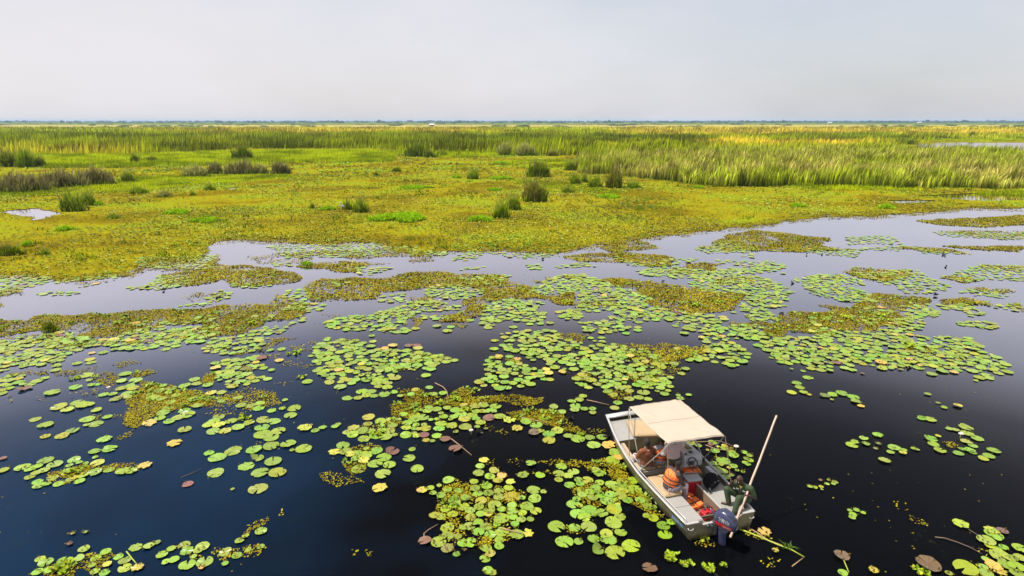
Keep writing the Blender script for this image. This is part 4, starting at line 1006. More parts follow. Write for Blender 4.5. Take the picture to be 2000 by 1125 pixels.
# where a pad grows, in words
PLACES = [("the long raft at lower left", 150, 922, 160, 40), ("the bottom left corner raft", 160, 1085, 130, 45), ("the round group beside that corner raft", 365, 1080, 80, 50),
          ("the loose row at left centre", 490, 905, 130, 70), ("the weedy group at bottom left centre", 465, 1070, 60, 50), ("the star-shaped raft left of the boat", 940, 1000, 120, 115),
          ("the group off the boat's left stern", 1165, 1045, 95, 75), ("the raft against the boat's left side", 1215, 950, 90, 70), ("the group along the boat's right side", 1410, 898, 60, 40),
          ("the bottom right corner raft", 1950, 1070, 110, 80), ("the flowering group at the right edge", 1885, 860, 85, 55), ("the string right of the pole", 1715, 870, 90, 32),
          ("the arc beyond the pole's tip", 1640, 778, 60, 30), ("the trio just beyond the pole's tip", 1565, 755, 35, 35), ("the tiny cluster right of the pole", 1600, 947, 45, 22), ("the tiny cluster above the purple leaf", 1672, 1004, 30, 20),
          ("the broad raft behind the canopy", 1290, 720, 170, 90), ("the long raft reaching the boat's bow", 900, 810, 200, 60), ("the group in front of the bow", 1140, 800, 70, 50), ("the raft with the dark curled leaf", 740, 710, 130, 60),
          ("the raft on the left picture edge", 80, 690, 150, 60), ("the loose group left of olive weed", 130, 800, 120, 60), ("the group round the left olive weed", 300, 780, 110, 60), ("the raft right of the olive weed", 460, 760, 110, 60),
          ("the wide weedy raft at right", 1750, 680, 220, 60), ("the raft above the picture centre", 1020, 650, 160, 60), ("the centre left weed bank", 640, 640, 120, 50), ("the raft in the lake's centre", 980, 720, 120, 60), ("the bottom edge below the star-shaped raft", 955, 1118, 30, 18)]
def place_of(px, py):
    return min(PLACES, key=lambda q: ((px - q[1]) / q[3]) ** 2 + ((py - q[2]) / q[4]) ** 2)[0]

pads_np = np.array([p[:3] for p in pads])
pxy, Dp = to_px(np.c_[pads_np[:, :2], np.zeros(len(pads))])
vis = (pxy[:, 0] > 4) & (pxy[:, 0] < 1996) & (pxy[:, 1] < 1118)
size = pads_np[:, 2] / Dp * vis
clear = clear_of_boat(np.c_[pads_np[:, :2], np.zeros(len(pads))], 0.0)
size[~clear] = 0
order = np.argsort(-size)
single = set(order[:300].tolist())
KIND_WORD = {'g': 'green', 'y': 'yellowing', 'b': 'brown upturned', 'o': 'olive', 't': 'tilted lime green'}
groups = {}
rest_parts = []
for i, (x, y, r, kind, px, py) in enumerate(pads):
    if not clear[i]: continue
    q = random.Random(i)
    col = [c * q.uniform(0.82, 1.18) for c in q.choice(KCOL[kind])]
    if kind == 'g' and q.random() < 0.18: col = [col[0] * 1.3, col[1] * 1.02, col[2] * 0.7]
    z = 0.020 + 0.030 * q.random() + (0.012 if kind in 'yb' else 0)
    var = q.randrange(18)
    rot = (q.uniform(-0.05, 0.05), q.uniform(-0.05, 0.05), q.uniform(0, 6.28))
    if i in single:
        o = link('lily_pad', pad_mesh(kind, var))
        o.location = (x, y, z)
        o.rotation_euler = rot
        o.scale = (r, r, r)
        o.color = (*col, 1)
        groups.setdefault((place_of(px, py), kind), []).append((o, px, py, r))
    else:
        far = pxy[i, 1] < 640
        n = 12 if far else 18
        rim = np.array(pad_rim(var + 40, n, 0.3, 0.5 if kind == 'y' else 0.05)) * r
        ca, sa = math.cos(rot[2]), math.sin(rot[2])
        R = np.stack([rim[:, 0] * ca - rim[:, 1] * sa + x, rim[:, 0] * sa + rim[:, 1] * ca + y, rim[:, 2] + z], -1)
        rest_parts.append((R[None], np.repeat(np.array(col)[None, None, :], n, 1), n))
ORD = ['leftmost', 'second from left', 'third from left', 'fourth from left', 'fifth from left', 'sixth from left', 'seventh from left', 'eighth from left', 'ninth from left', 'tenth from left', 'eleventh from left', 'twelfth from left']
def name_row(lst, w, where, g):
    lst.sort(key=lambda q: q[1])
    for k, (o, px, py, r) in enumerate(lst):
        if len(lst) == 1: lab = f"only {w} lily pad {where}"
        elif k == len(lst) - 1: lab = f"{w} lily pad rightmost {where}"
        elif k < len(ORD): lab = f"{w} lily pad {ORD[k]} {where}"
        else: lab = f"{w} lily pad right of middle {where}"
        tag(o, lab, 'lily pad', g)
for (place, kind), lst in groups.items():
    w = KIND_WORD[kind]
    g = f"{w} pads in {place}"
    if len(lst) <= 7:
        name_row(lst, w, f"in {place}", g)
        continue
    ys_ = sorted(q[2] for q in lst); xs_ = sorted(q[1] for q in lst)
    nb = 2 if len(lst) <= 20 else 3
    names_y = ['far', 'near'] if nb == 2 else ['far', 'middle', 'near']
    cells = {}
    for q in lst:
        j = min(nb - 1, int(nb * ys_.index(q[2]) / len(lst)))
        i = min(1, int(2 * xs_.index(q[1]) / len(lst)))
        cells.setdefault((j, i), []).append(q)
    for (j, i), sub_l in cells.items():
        name_row(sub_l, w, f"{names_y[j]} {['left', 'right'][i]} in {place}", g)
by_n = {}
for V, C, n in rest_parts: by_n.setdefault(n, []).append((V, C))
tag(link('far_lily_pads', faces_mesh('far_lily_pads', [(np.concatenate([v for v, c in l]), np.concatenate([c for v, c in l])) for l in by_n.values()]), M['lily_far']),
    'pale green lily pads crowding the farther rafts', 'lily pads', kind='stuff')

# ------------------------------------------------------------------ weed mats
parts = []
for k, (cover, pl) in enumerate(MATS):
    ymid = sum(p[1] for p in pl) / len(pl)
    sz = 0.055 if ymid > 800 else (0.066 if ymid > 690 else (0.08 if ymid > 600 else 0.11))
    dens = cover ** 1.3 * 3.0 / (sz * sz * 0.75)
    P = sample_px_poly(pl, dens, 0.28 + (0.35 if ymid < 640 else 0), 0.8, 23)
    P = P[clear_of_boat(P, 0.02)]
    n = len(P)
    if not n: continue
    nz = fbm(P[:, 0] * 1.1, P[:, 1] * 1.1, 33)
    P = P[RNG.random(n) < np.clip(0.15 + cover * 0.85 + 2.6 * (nz - 0.5), 0.02, 1)]
    n = len(P)
    P[:, 2] = 0.004 + 0.018 * RNG.random(n)
    nz = fbm(P[:, 0] * 0.45, P[:, 1] * 0.45, 35)
    c = rand_col(n, [(0.195, 0.150, 0.005), (0.225, 0.180, 0.006), (0.14, 0.102, 0.004), (0.205, 0.190, 0.006), (0.09, 0.066, 0.004), (0.26, 0.225, 0.015), (0.16, 0.175, 0.008)], 0.22)
    c *= (0.65 + 0.7 * nz)[:, None] * np.array([1.03, 1.0, 0.85])
    if ymid > 870: c *= np.array([1.12, 1.12, 1.0])
    parts.append(leaf_quads(P, sz * (0.6 + 0.7 * RNG.random(n)), c, 0.45, 0.05, 0.8))
    # bright rosettes on top
    n2 = max(0, int(n * 0.004))
    if n2:
        S = P[RNG.integers(0, n, n2)]
        S = np.repeat(S, 9, 0)
        S[:, :2] += (RNG.random((len(S), 2)) - 0.5) * 0.22
        S[:, 2] = 0.03
        cc = rand_col(len(S), [(0.17, 0.25, 0.02), (0.22, 0.30, 0.05), (0.12, 0.20, 0.015)], 0.2)
        parts.append(leaf_quads(S, 0.10 + 0.06 * RNG.random(len(S)), cc, 0.5, 0.3, 0.7))
# crumbs of weed on the pads and loose on the water
S = pads_np[clear & (pxy[:, 1] > 560)]
S = S[RNG.integers(0, len(S), 9000)]
a, rad = RNG.random(len(S)) * 6.283, np.sqrt(RNG.random(len(S)))
P = np.stack([S[:, 0] + np.cos(a) * rad * S[:, 2], S[:, 1] + np.sin(a) * rad * S[:, 2], 0.062 + 0.01 * RNG.random(len(S))], -1)
P = P[clear_of_boat(P, 0.03)]
parts.append(leaf_quads(P, 0.03 + 0.05 * RNG.random(len(P)), rand_col(len(P), [(0.075, 0.05, 0.006), (0.11, 0.08, 0.006), (0.05, 0.035, 0.005)], 0.2), 0.3))
P = np.zeros((1500, 3)); P[:, 0] = RNG.random(1500) * 40 - 20; P[:, 1] = 11 + RNG.random(1500) ** 1.3 * 40; P[:, 2] = 0.006
P = P[clear_of_boat(P, 0.05) & (fbm(P[:, 0] * 0.3, P[:, 1] * 0.3, 99) > 0.52)]
parts.append(leaf_quads(P, 0.025 + 0.05 * RNG.random(len(P)), rand_col(len(P), [(0.16, 0.13, 0.01), (0.10, 0.09, 0.012), (0.22, 0.18, 0.02)], 0.2), 0.2))
tag(link('weed_mats', faces_mesh('weed_mats', parts), M['leaf']), 'olive brown mats of tiny floating weed between the pads', 'water weed', kind='stuff')

# ------------------------------------------------------------------ single tussocks, bulrush stands and grass cushions on the meadow
TUSSOCKS = [  # px, py of the base, width, height in photo pixels, kind, label
 (18, 327, 42, 33, 'd', 'dark brown green tussock at the far left edge of the grass bank'), (50, 328, 36, 40, 'g', 'upright green tussock between the two dark ones at far left'), (79, 327, 28, 21, 'd', 'low dark tussock, third at the left end of the bank'),
 (265, 321, 22, 21, 'd', 'narrow dark tussock on the left grass bank'), (298, 317, 28, 11, 'd', 'low dark clump right of the narrow tussock on left bank'), (474, 314, 46, 30, 'd', 'broad dark green tussock behind the brown topped rushes'),
 (40, 375, 120, 40, 'b', 'brown topped bulrush stand at the left picture edge'), (118, 367, 115, 38, 'b', 'brown topped bulrush stand, middle of the left row'), (185, 361, 90, 35, 'b', 'brown topped bulrush stand at the right end of the left row'),
 (250, 356, 30, 24, 'g', 'loose green tussock right of the left bulrush row'), (383, 346, 60, 24, 's', 'grey green rush clump, leftmost of the middle rush group'), (422, 341, 32, 26, 'b', 'small brown topped rush clump in the middle rush group'),
 (472, 342, 78, 30, 'b', 'largest brown topped rush clump of the middle rush group'), (510, 341, 30, 22, 's', 'grey green rush clump right of the largest rush clump'), (547, 341, 44, 25, 'b', 'rounded rush clump at the right end of the middle group'),
 (142, 413, 54, 42, 'g', 'big spiky green tussock right of the small pond at left'), (174, 402, 36, 30, 'g', 'green tussock just behind the big spiky one at left'), (190, 403, 28, 9, 'l', 'low grass tongue beside the spiky tussocks at left'),
 (410, 373, 24, 16, 'g', 'small green tussock below the middle rush group'), (270, 379, 42, 14, 'g', 'low leafy clump below the left bulrush row'), (320, 386, 38, 14, 's', 'grey straw clump on the meadow at left'), (377, 383, 14, 11, 'g', 'tiny green tuft beside the grey straw clump'),
 (347, 419, 64, 8, 'l', 'bright green grass cushion at left centre of the meadow'), (400, 435, 68, 8, 'l', 'long bright grass cushion nearest the left pond of open water'), (222, 428, 32, 12, 'g', 'leafy dark clump with pale flowers on the left meadow'), (127, 452, 44, 9, 'l', 'small bright grass cushion below the small left pond'),
 (18, 499, 56, 24, 'd', 'dark grassy clump at the left edge near the water'), (89, 499, 24, 16, 'g', 'single bright tuft near the left water edge'), (55, 483, 26, 12, 'l', 'pale grass patch between the left edge clump and bright tuft'),
 (782, 430, 138, 13, 'l', 'large oval cushion of bright grass in mid meadow'), (610, 409, 13, 13, 'd', 'tiny dark tuft left of the grey bird'), (680, 411, 26, 26, 'g', 'thin green tuft beside the grey bird'), (704, 416, 36, 33, 'g', 'spiky green tussock right of the grey bird'), (640, 412, 42, 7, 'l', 'flat grass patch left of the grey bird'),
 (774, 337, 24, 10, 'd', 'low dark clump with straw in the upper mid meadow'), (735, 344, 10, 13, 'g', 'slender tuft left of the low dark clump in upper meadow'), (925, 351, 26, 24, 'g', 'spiky tuft right of centre in the upper meadow'), (893, 350, 24, 8, 'l', 'small grass patch left of the spiky upper tuft'), (812, 370, 74, 6, 'l', 'flat bright grass patch above the oval cushion'),
 (975, 352, 56, 8, 'l', 'flat grass patch right of the spiky upper tuft'), (978, 322, 42, 6, 'l', 'thin grass strip at the top of the meadow'), (938, 433, 64, 11, 'l', 'bright grass cushion at the foot of the tall centre tussocks'), (980, 427, 36, 40, 'g', 'tall loose tussock in front of the centre group'),
 (1003, 411, 34, 36, 'g', 'tall tussock between the loose one and brown stalked one'), (1050, 347, 50, 33, 'd', 'square dark green tussock in the upper centre'), (1042, 395, 54, 45, 'm', 'large dark tussock with brown dead stalks at centre'), (1122, 361, 26, 26, 'g', 'upright reed tuft left of the big reed bed'),
 (1141, 358, 16, 22, 'g', 'thin reed tuft next to the upright tuft by the bed'), (1162, 367, 32, 26, 'g', 'bright green tussock in front of the reed bed corner'), (1200, 368, 38, 44, 'm', 'tall mixed tussock with brown base before the reed bed'), (1238, 369, 30, 17, 'g', 'rounded tuft right of the tall mixed tussock'), (1108, 378, 28, 14, 'g', 'low tuft left of the bright tussock by the bed'),
 (1112, 334, 26, 22, 'g', 'tuft standing just left of the big reed bed'), (1025, 305, 54, 27, 's', 'olive reed clump at the back of the meadow'), (1080, 306, 24, 13, 'm', 'small dark brown mound at the back of the meadow'), (1190, 388, 58, 7, 'l', 'bright flat grass patch in front of the reed bed'),
 (815, 307, 52, 30, 'd', 'dark clump of reeds at the back centre'), (838, 309, 24, 15, 'd', 'low dark clump right of the back centre reeds'), (862, 308, 28, 16, 'g', 'green reed clump beside the low dark one at back'), (985, 304, 44, 27, 's', 'straw coloured reed clump left of the olive one'),
 (1557, 406, 42, 8, 'l', 'bright grass cushion near the right channel'), (1730, 409, 42, 9, 'l', 'bright grass cushion at the rim of right channel'), (1898, 270, 17, 13, 'd', 'dark round bush beyond the far right lagoon'), (1928, 269, 11, 7, 'd', 'small dark bush right of the round lagoon bush'), (1941, 269, 15, 11, 'm', 'brown and green bush, rightmost beyond the lagoon'), (1772, 282, 24, 11, 'g', 'green bush on the left shore of the lagoon'),
 (98, 646, 34, 21, 'd', 'dark grass tuft on the floating weed mat at left'), (600, 520, 34, 6, 'l', 'small grassy hummock in the left channel'), (1365, 370, 28, 6, 'l', 'small flat patch of grass before the bed middle'), (965, 375, 34, 8, 'l', 'small bright cushion left of the large dark tussock'),
]
KT = {'d': ((0.040, 0.060, 0.003), (0.12, 0.165, 0.004)), 'g': ((0.075, 0.12, 0.003), (0.21, 0.29, 0.006)), 'b': ((0.085, 0.105, 0.022), (0.165, 0.135, 0.055)), 's': ((0.11, 0.14, 0.015), (0.32, 0.31, 0.10)), 'l': ((0.13, 0.22, 0.003), (0.22, 0.36, 0.006)), 'm': ((0.09, 0.085, 0.012), (0.18, 0.22, 0.010))}
for k, (px, py, w, h, kind, lab) in enumerate(TUSSOCKS):
    g = px_ground(px, py - (2 if kind == 'l' else 1))
    D = g.y * CP + CAM_H * SP
    rad = 0.5 * w * D / FPX
    hgt = h * D / FPX
    rng = np.random.default_rng(100 + k)
    n = int(np.clip(rad * rad * 150 + 110, 120, 700)) if kind != 'l' else int(np.clip(rad * rad * 130 + 200, 250, 2200))
    ry = rad * (0.55 if kind != 'l' else 0.85)
    a, q = rng.random(n) * 6.283, np.sqrt(rng.random(n))
    lob = 1 + 0.28 * np.sin(3 * a + k) + 0.16 * np.sin(5 * a + 2 * k)
    P = np.stack([np.cos(a) * q * rad * 0.72 * lob, np.sin(a) * q * ry * 0.72 * lob, np.full(n, 0.03)], -1)
    c0, c1 = (np.array(c) for c in KT[kind])
    v = (0.7 + 0.6 * rng.random((n, 1))) * 1.6
    A, B = np.tile(c0, (n, 1)) * v, np.tile(c1, (n, 1)) * v
    if kind == 'm':
        br = rng.random(n) < np.clip(0.35 - 0.5 * P[:, 0] / rad, 0, 1)
        B[br] = np.array((0.20, 0.125, 0.05)) * v[br]
    if kind in 'gs':
        br = rng.random(n) < 0.12
        B[br] = np.array((0.22, 0.20, 0.06)) * v[br]
    hh = hgt * (0.45 + 0.75 * rng.random(n) ** 1.5) * (1 - 0.45 * q ** 2)
    if kind == 'l':
        hh = np.minimum(hh, 0.55) * 0.8 + 0.08
        P[:, 2] += 0.10 * (1 - q ** 2)
    wd = np.clip(rad * 0.07, 0.03, 0.16) * (0.7 + 0.6 * rng.random(n))
    # a skirt of short grass, and a few long stray blades
    if kind != 'l':
        ns = 70
        a2, q2 = rng.random(ns) * 6.283, 0.45 + 0.65 * rng.random(ns)
        P2 = np.stack([np.cos(a2) * q2 * rad, np.sin(a2) * q2 * ry * 1.2, np.full(ns, .03)], -1)
        g2 = np.tile((0.20, 0.27, 0.005), (ns, 1)) * (0.6 + 0.8 * rng.random((ns, 1)))
        P = np.concatenate([P, P2]); hh = np.concatenate([hh, hgt * (0.10 + 0.28 * rng.random(ns))]); wd = np.concatenate([wd, np.full(ns, wd.mean())])
        A = np.concatenate([A, g2 * 0.7]); B = np.concatenate([B, g2]); 
        st_ = rng.integers(0, n, 14); hh[st_] = hgt * (1.05 + 0.35 * rng.random(14)); B[st_] = np.array((0.34, 0.30, 0.09))
    P0 = P.copy()
    me = blades_mesh('tussock', P0, hh, wd, A, B, 0.62 if kind != 'l' else 0.9, wind=(0.06, 0), rng=rng)
    nm = {'b': 'bulrush_stand', 'l': 'grass_cushion'}.get(kind, 'tussock')
    o = link(nm, me, M['reed'])
    o.location = (g.x, g.y, 0.0)
    tag(o, lab, 'rushes' if kind == 'b' else ('grass' if kind == 'l' else 'tussock'), {'b': 'bulrush stands on the meadow', 'l': 'grass cushions on the meadow'}.get(kind, 'tussocks on the meadow'))

# ------------------------------------------------------------------ far trees, huts, cattle
rng = np.random.default_rng(77)
def blob_mesh_parts(centres, radii, cols, rng):
    """irregular leafy lumps, far off"""
    out = []
    n, m = 7, 5
    th = np.linspace(0.05, np.pi * 0.62, m)
    ph = np.arange(n) * 2 * np.pi / n
    T, Ph = np.meshgrid(th, ph, indexing='ij')
    unit = np.stack([np.sin(T) * np.cos(Ph), np.sin(T) * np.sin(Ph), np.cos(T)], -1).reshape(-1, 3)
    i = np.arange(m - 1)[:, None] * n + np.arange(n)[None, :]
    j = np.arange(m - 1)[:, None] * n + (np.arange(n)[None, :] + 1) % n
    q = np.stack([i, i + n, j + n, j], -1).reshape(-1, 4)
    for c, r, col in zip(centres, radii, cols):
        V = unit * (1 + 0.35 * (rng.random((len(unit), 1)) - 0.5)) * r + c
        V[:, 2] = np.maximum(V[:, 2], 0.03)
        out.append((V[q], np.repeat((np.array(col) * (0.7 + 0.6 * rng.random((len(q), 1))))[:, None, :], 4, 1)))
    return [(np.concatenate([a for a, b in out]), np.concatenate([b for a, b in out]))]
cs, rs, cl = [], [], []
for k in range(2600):
    d = rng.uniform(3000, 7000)
    s = rng.uniform(-0.95, 0.95)
    dens = fbm(np.array([s * 9]), np.array([d / 900]), 55)[0]
    px = 1000 + s * 1000
    keep = 0.25 + 1.5 * (dens - 0.4) + (0.5 if 1150 < px < 1930 else 0)
    if rng.random() > keep: continue
    hgt = rng.uniform(4, 11) * (1.35 if rng.random() < 0.1 else 1)
    cs.append((s * d, d, 0.0)); rs.append((rng.uniform(9, 30), rng.uniform(8, 14), hgt)); cl.append((0.028, 0.045, 0.012))
for k in range(900):      # bushes dotting the plain
    d = rng.uniform(900, 3200); s = rng.uniform(-0.95, 0.95)
    if fbm(np.array([s * 14]), np.array([d / 500]), 58)[0] < 0.52: continue
    cs.append((s * d, d, 0.0)); rs.append((rng.uniform(4, 14), rng.uniform(3, 8), rng.uniform(1.2, 3.0))); cl.append((0.030, 0.060, 0.008))
me = faces_mesh('distant_woodland', blob_mesh_parts(cs, np.array(rs), cl, rng))
tag(link('distant_woodland', me, M['crown']), 'blue hazy belt of trees along the horizon', 'woodland', kind='stuff')

M['bark'] = simple_mat('bark', (0.09, 0.065, 0.045), 0.9, var=0.3, scale=3)
def far_tree(px, dist, hgt, lab, seed):
    r = np.random.default_rng(seed)
    x = (px - 1000) / FPX * (dist * CP)
    root = empty('tree', (x, dist, 0))
    mb = MB()
    mb.tube([(0, 0, 0), (0.2, 0, hgt * 0.3), (0.1, 0.1, hgt * 0.55)], [hgt * 0.045, hgt * 0.035, hgt * 0.02], 7)
    for k in range(5):
        a = k * 1.26 + seed
        mb.tube([(0.15, 0, hgt * (0.28 + 0.04 * k)), (math.cos(a) * hgt * 0.28, math.sin(a) * hgt * 0.28, hgt * 0.62)], [hgt * 0.018, hgt * 0.007], 5)
    mb.build('trunk', M['bark'], root)
    n = 700
    d = r.normal(size=(n, 3)); d /= np.linalg.norm(d, axis=1)[:, None]
    lump = r.normal(size=(9, 3)) * (0.30, 0.30, 0.10) * np.array(hgt)
    P = lump[r.integers(0, 9, n)] + d * (r.random((n, 1)) ** 0.5) * np.array((0.24, 0.24, 0.15)) * hgt + (0, 0, hgt * 0.74)
    c = np.tile((0.030, 0.052, 0.012), (n, 1)) * (0.6 + 0.8 * r.random((n, 1)))
    me = faces_mesh('crown', [leaf_quads(P, hgt * (0.05 + 0.06 * r.random(n)), c, 1.2, 0.0, 0.8, rng=r)])
    link('crown', me, M['crown'], root)
    tag(root, lab, 'tree', 'single trees on the horizon')
for k, (px, dist, hgt, lab) in enumerate([(1929, 4200, 15, 'tallest tree on the horizon at far right'), (1966, 3900, 11, 'lone tree on the horizon right of the tallest'), (1992, 3600, 9, 'rightmost lone tree on the horizon'), (1139, 3300, 8, 'single tree on the horizon above the cattle'), (1403, 4000, 12, 'crest of a tree on the right centre horizon'),
                                           (811, 3500, 8, 'tree on the horizon left of the white roofed hut'), (908, 3800, 9, 'tree on the horizon right of the white roofed hut'), (101, 4200, 10, 'lone tree on the left horizon'), (1446, 3600, 9, 'small tree on the horizon right of the crest')]):
    far_tree(px, dist, hgt, lab, k + 3)

M['white_paint'] = simple_mat('white_paint', (0.60, 0.58, 0.55), 0.45, var=0.06, scale=6)
M['mud_wall'] = simple_mat('mud_wall', (0.34, 0.20, 0.13), 0.9, var=0.2, scale=2)
M['dark_opening'] = simple_mat('dark_boards', (0.03, 0.028, 0.03), 0.8, var=0.3)
M['thatch'] = simple_mat('thatch', (0.16, 0.105, 0.06), 0.95, var=0.35, scale=4, stretch=(1, 1, 4))
def hut(px, py, w, d, h, lab, roof, wall, rz=0.0, name='hut'):
    g = px_ground(px, py)
    root = empty(name, (g.x, g.y, 0.02), rz)
    mb = MB(); mb.box((-w / 2, -d / 2, 0), (w / 2, d / 2, h * 0.55)); mb.build('wall', wall, root)
    mb = MB()
    e = 0.5
    for s in (-1, 1):
        mb.add([(-w / 2 - e, s * (d / 2 + e), h * 0.5), (w / 2 + e, s * (d / 2 + e), h * 0.5), (w / 2 + e, 0, h), (-w / 2 - e, 0, h),
                (-w / 2 - e, s * (d / 2 + e), h * 0.5 - .15), (w / 2 + e, s * (d / 2 + e), h * 0.5 - .15), (w / 2 + e, 0, h - .15), (-w / 2 - e, 0, h - .15)],
               [(0, 1, 2, 3), (4, 5, 6, 7), (0, 1, 5, 4), (1, 2, 6, 5), (0, 3, 7, 4)])
    mb.build('roof', roof, root)
    mb = MB()
    for s in (-1, 1):
        mb.add([(s * w / 2 * 0.99, -d / 2, h * 0.55), (s * w / 2 * 0.99, d / 2, h * 0.55), (s * w / 2 * 0.99, 0, h * 0.96)], [(0, 1, 2)])
    mb.build('gable', M['mud_wall'], root)
    mb = MB(); mb.box((-w * 0.32, -d / 2 - 0.06, 0), (w * 0.38, -d / 2 - 0.01, h * 0.45)); mb.build('doorway', M['dark_opening'], root)
    tag(root, lab, 'hut')
hut(843.5, 246.3, 8.5, 6.0, 4.6, 'white roofed hut standing alone on the far plain', M['white_paint'], M['dark_opening'], 0.10)
hut(1620, 241.5, 13, 8, 5.0, 'white building among trees on the right horizon', M['white_paint'], M['white_paint'], -0.1, 'house')
hut(1795, 240.6, 16, 9, 5.5, 'pale house under the tree belt at right', M['white_paint'], M['white_paint'], 0.0, 'house')
hut(1140, 242.2, 14, 6, 3.0, 'long brown thatched shelter beyond the cattle', M['thatch'], M['mud_wall'], 0.05, 'shelter')
hut(1155, 242.4, 4.5, 4, 3.2, 'small dark hut right of the long brown shelter', M['thatch'], M['mud_wall'], 0.2)
# cattle pen of stakes left of the hut
g = px_ground(818, 245.8)
pen = empty('stake_fence', (g.x, g.y, 0.02))
for k in range(14):
    mb = MB(); mb.tube([(-8 + 1.2 * k, 0.4 * math.sin(k), 0), (-8 + 1.2 * k + 0.1, 0.4 * math.sin(k), 1.3 + 0.3 * math.sin(3 * k))], 0.22, 6); mb.build('stake', M['thatch'], pen)
for z in (0.5, 1.0):
    mb = MB(); mb.tube([(-8, 0, z), (0, 0.3, z), (7.6, 0, z)], 0.12, 6); mb.build('rail', M['thatch'], pen)
tag(pen, 'low brown stake fence left of the white roofed hut', 'fence')

M['cow'] = simple_mat('cow_hide', (0.14, 0.065, 0.03), 0.8, var=0.3, scale=3)
def cow_mesh():
    mb = MB()
    mb.tube([(-0.95, 0, 1.05), (-0.6, 0, 1.10), (0, 0, 1.02), (0.55, 0, 1.08), (0.8, 0, 1.15)], [(0.12, 0.16), (0.30, 0.34), (0.34, 0.38), (0.28, 0.38), (0.15, 0.2)], 10)
    mb.tube([(0.65, 0, 1.2), (0.95, 0, 1.38), (1.1, 0, 1.42)], [(0.14, 0.22), (0.1, 0.15), (0.09, 0.12)], 8)
    mb.tube([(1.02, 0, 1.48), (1.25, 0, 1.36), (1.45, 0, 1.22)], [(0.11, 0.12), (0.1, 0.12), (0.07, 0.07)], 8)
    for s in (-1, 1):
        mb.tube([(1.05, s * 0.08, 1.55), (1.02, s * 0.3, 1.68), (1.1, s * 0.36, 1.9)], [0.03, 0.03, 0.01], 5)
        mb.tube([(0.55, s * 0.18, 0.95), (0.52, s * 0.18, 0.5), (0.54, s * 0.18, 0.0)], [0.11, 0.065, 0.05], 7)
        mb.tube([(-0.62, s * 0.2, 1.0), (-0.55, s * 0.2, 0.72), (-0.72, s * 0.2, 0.42), (-0.68, s * 0.2, 0.0)], [0.17, 0.11, 0.065, 0.05], 7)
    mb.tube([(-0.95, 0, 1.2), (-1.08, 0, 0.9), (-1.06, 0, 0.5)], [0.03, 0.02, 0.04], 5)
    return mb.mesh('cow', True)
cow_me = cow_mesh(); cow_me.materials.append(M['cow'])
COWS = ['leftmost brown cow on the far straw plain', 'second brown cow from the left on the plain', 'third brown cow from the left on the plain', 'fourth brown cow from the left on the plain', 'rightmost brown cow of the far small herd']
for k, px in enumerate((1127, 1131.5, 1134.5, 1139, 1142)):
    g = px_ground(px, 245.0 + 0.2 * (k % 2))
    o = link('cow', cow_me); o.location = (g.x, g.y, 0.02); o.rotation_euler.z = (0.3, 2.9, 0.1, 3.3, 0.4)[k]
    tag(o, COWS[k], 'cow', 'small herd on the far plain')

# grey bird standing by the tussock
M['feather_grey'] = simple_mat('grey_feathers', (0.20, 0.215, 0.24), 0.8, var=0.2, scale=20)
M['feather_white'] = simple_mat('white_feathers', (0.75, 0.75, 0.74), 0.8, var=0.08, scale=20)
M['beak'] = simple_mat('beak', (0.25, 0.19, 0.08), 0.5)
g = px_ground(671, 412)
bird = empty('bird', (g.x, g.y - 0.4, 0.05), 2.7)
mb = MB(); mb.tube([(-0.38, 0, 0.42), (-0.2, 0, 0.5), (0.02, 0, 0.56), (0.16, 0, 0.66), (0.2, 0, 0.8), (0.22, 0, 0.9)], [(0.03, 0.02), (0.10, 0.10), (0.13, 0.14), (0.07, 0.09), (0.04, 0.04), (0.045, 0.045)], 10); mb.build('body', M['feather_grey'], bird, True)
mb = MB(); mb.ball((0.24, 0, 0.93), (0.075, 0.055, 0.06)); mb.build('head', M['feather_white'], bird, True)
mb = MB(); mb.tube([(0.29, 0, 0.93), (0.45, 0, 0.90)], [0.025, 0.006], 6); mb.build('beak', M['beak'], bird)
for s in (-1, 1):
    mb = MB(); mb.tube([(0.0, s * 0.05, 0.46), (0.03, s * 0.05, 0.24), (0.0, s * 0.05, 0.0), (0.07, s * 0.05, 0.0)], 0.012, 6); mb.build('leg', M['beak'], bird)
    mb = MB(); mb.ball((-0.1, s * 0.10, 0.53), (0.24, 0.035, 0.11)); mb.build('wing', M['feather_grey'], bird, True)
tag(bird, 'grey bird with white head standing beside a tussock', 'bird')

# ------------------------------------------------------------------ plants standing up from the near water
def rosette(px, py, n, size, lab, seed, spread=None):
    r = np.random.default_rng(seed)
    g = px_ground(px, py)
    spread = spread or size * 1.4
    parts = []
    m = n * 8
    c = (r.random((n, 2)) - 0.5) * 2 * spread
    P = np.zeros((m, 3)); P[:, :2] = np.repeat(c, 8, 0) + (r.random((m, 2)) - 0.5) * size * 0.5; P[:, 2] = 0.015
    col = rand_col(m, [(0.20, 0.30, 0.010), (0.26, 0.34, 0.03), (0.15, 0.25, 0.01), (0.30, 0.31, 0.02)], 0.2, r)
    V, C = leaf_quads(P, size * (0.5 + 0.6 * r.random(m)), col, 0.7, 0.25, 0.85, r)
    o = link('water_lettuce', faces_mesh('water_lettuce', [(V, C)]), M['leaf'])
    o.location = (g.x, g.y, 0.004)
    tag(o, lab, 'water plant', 'leafy floating clumps')
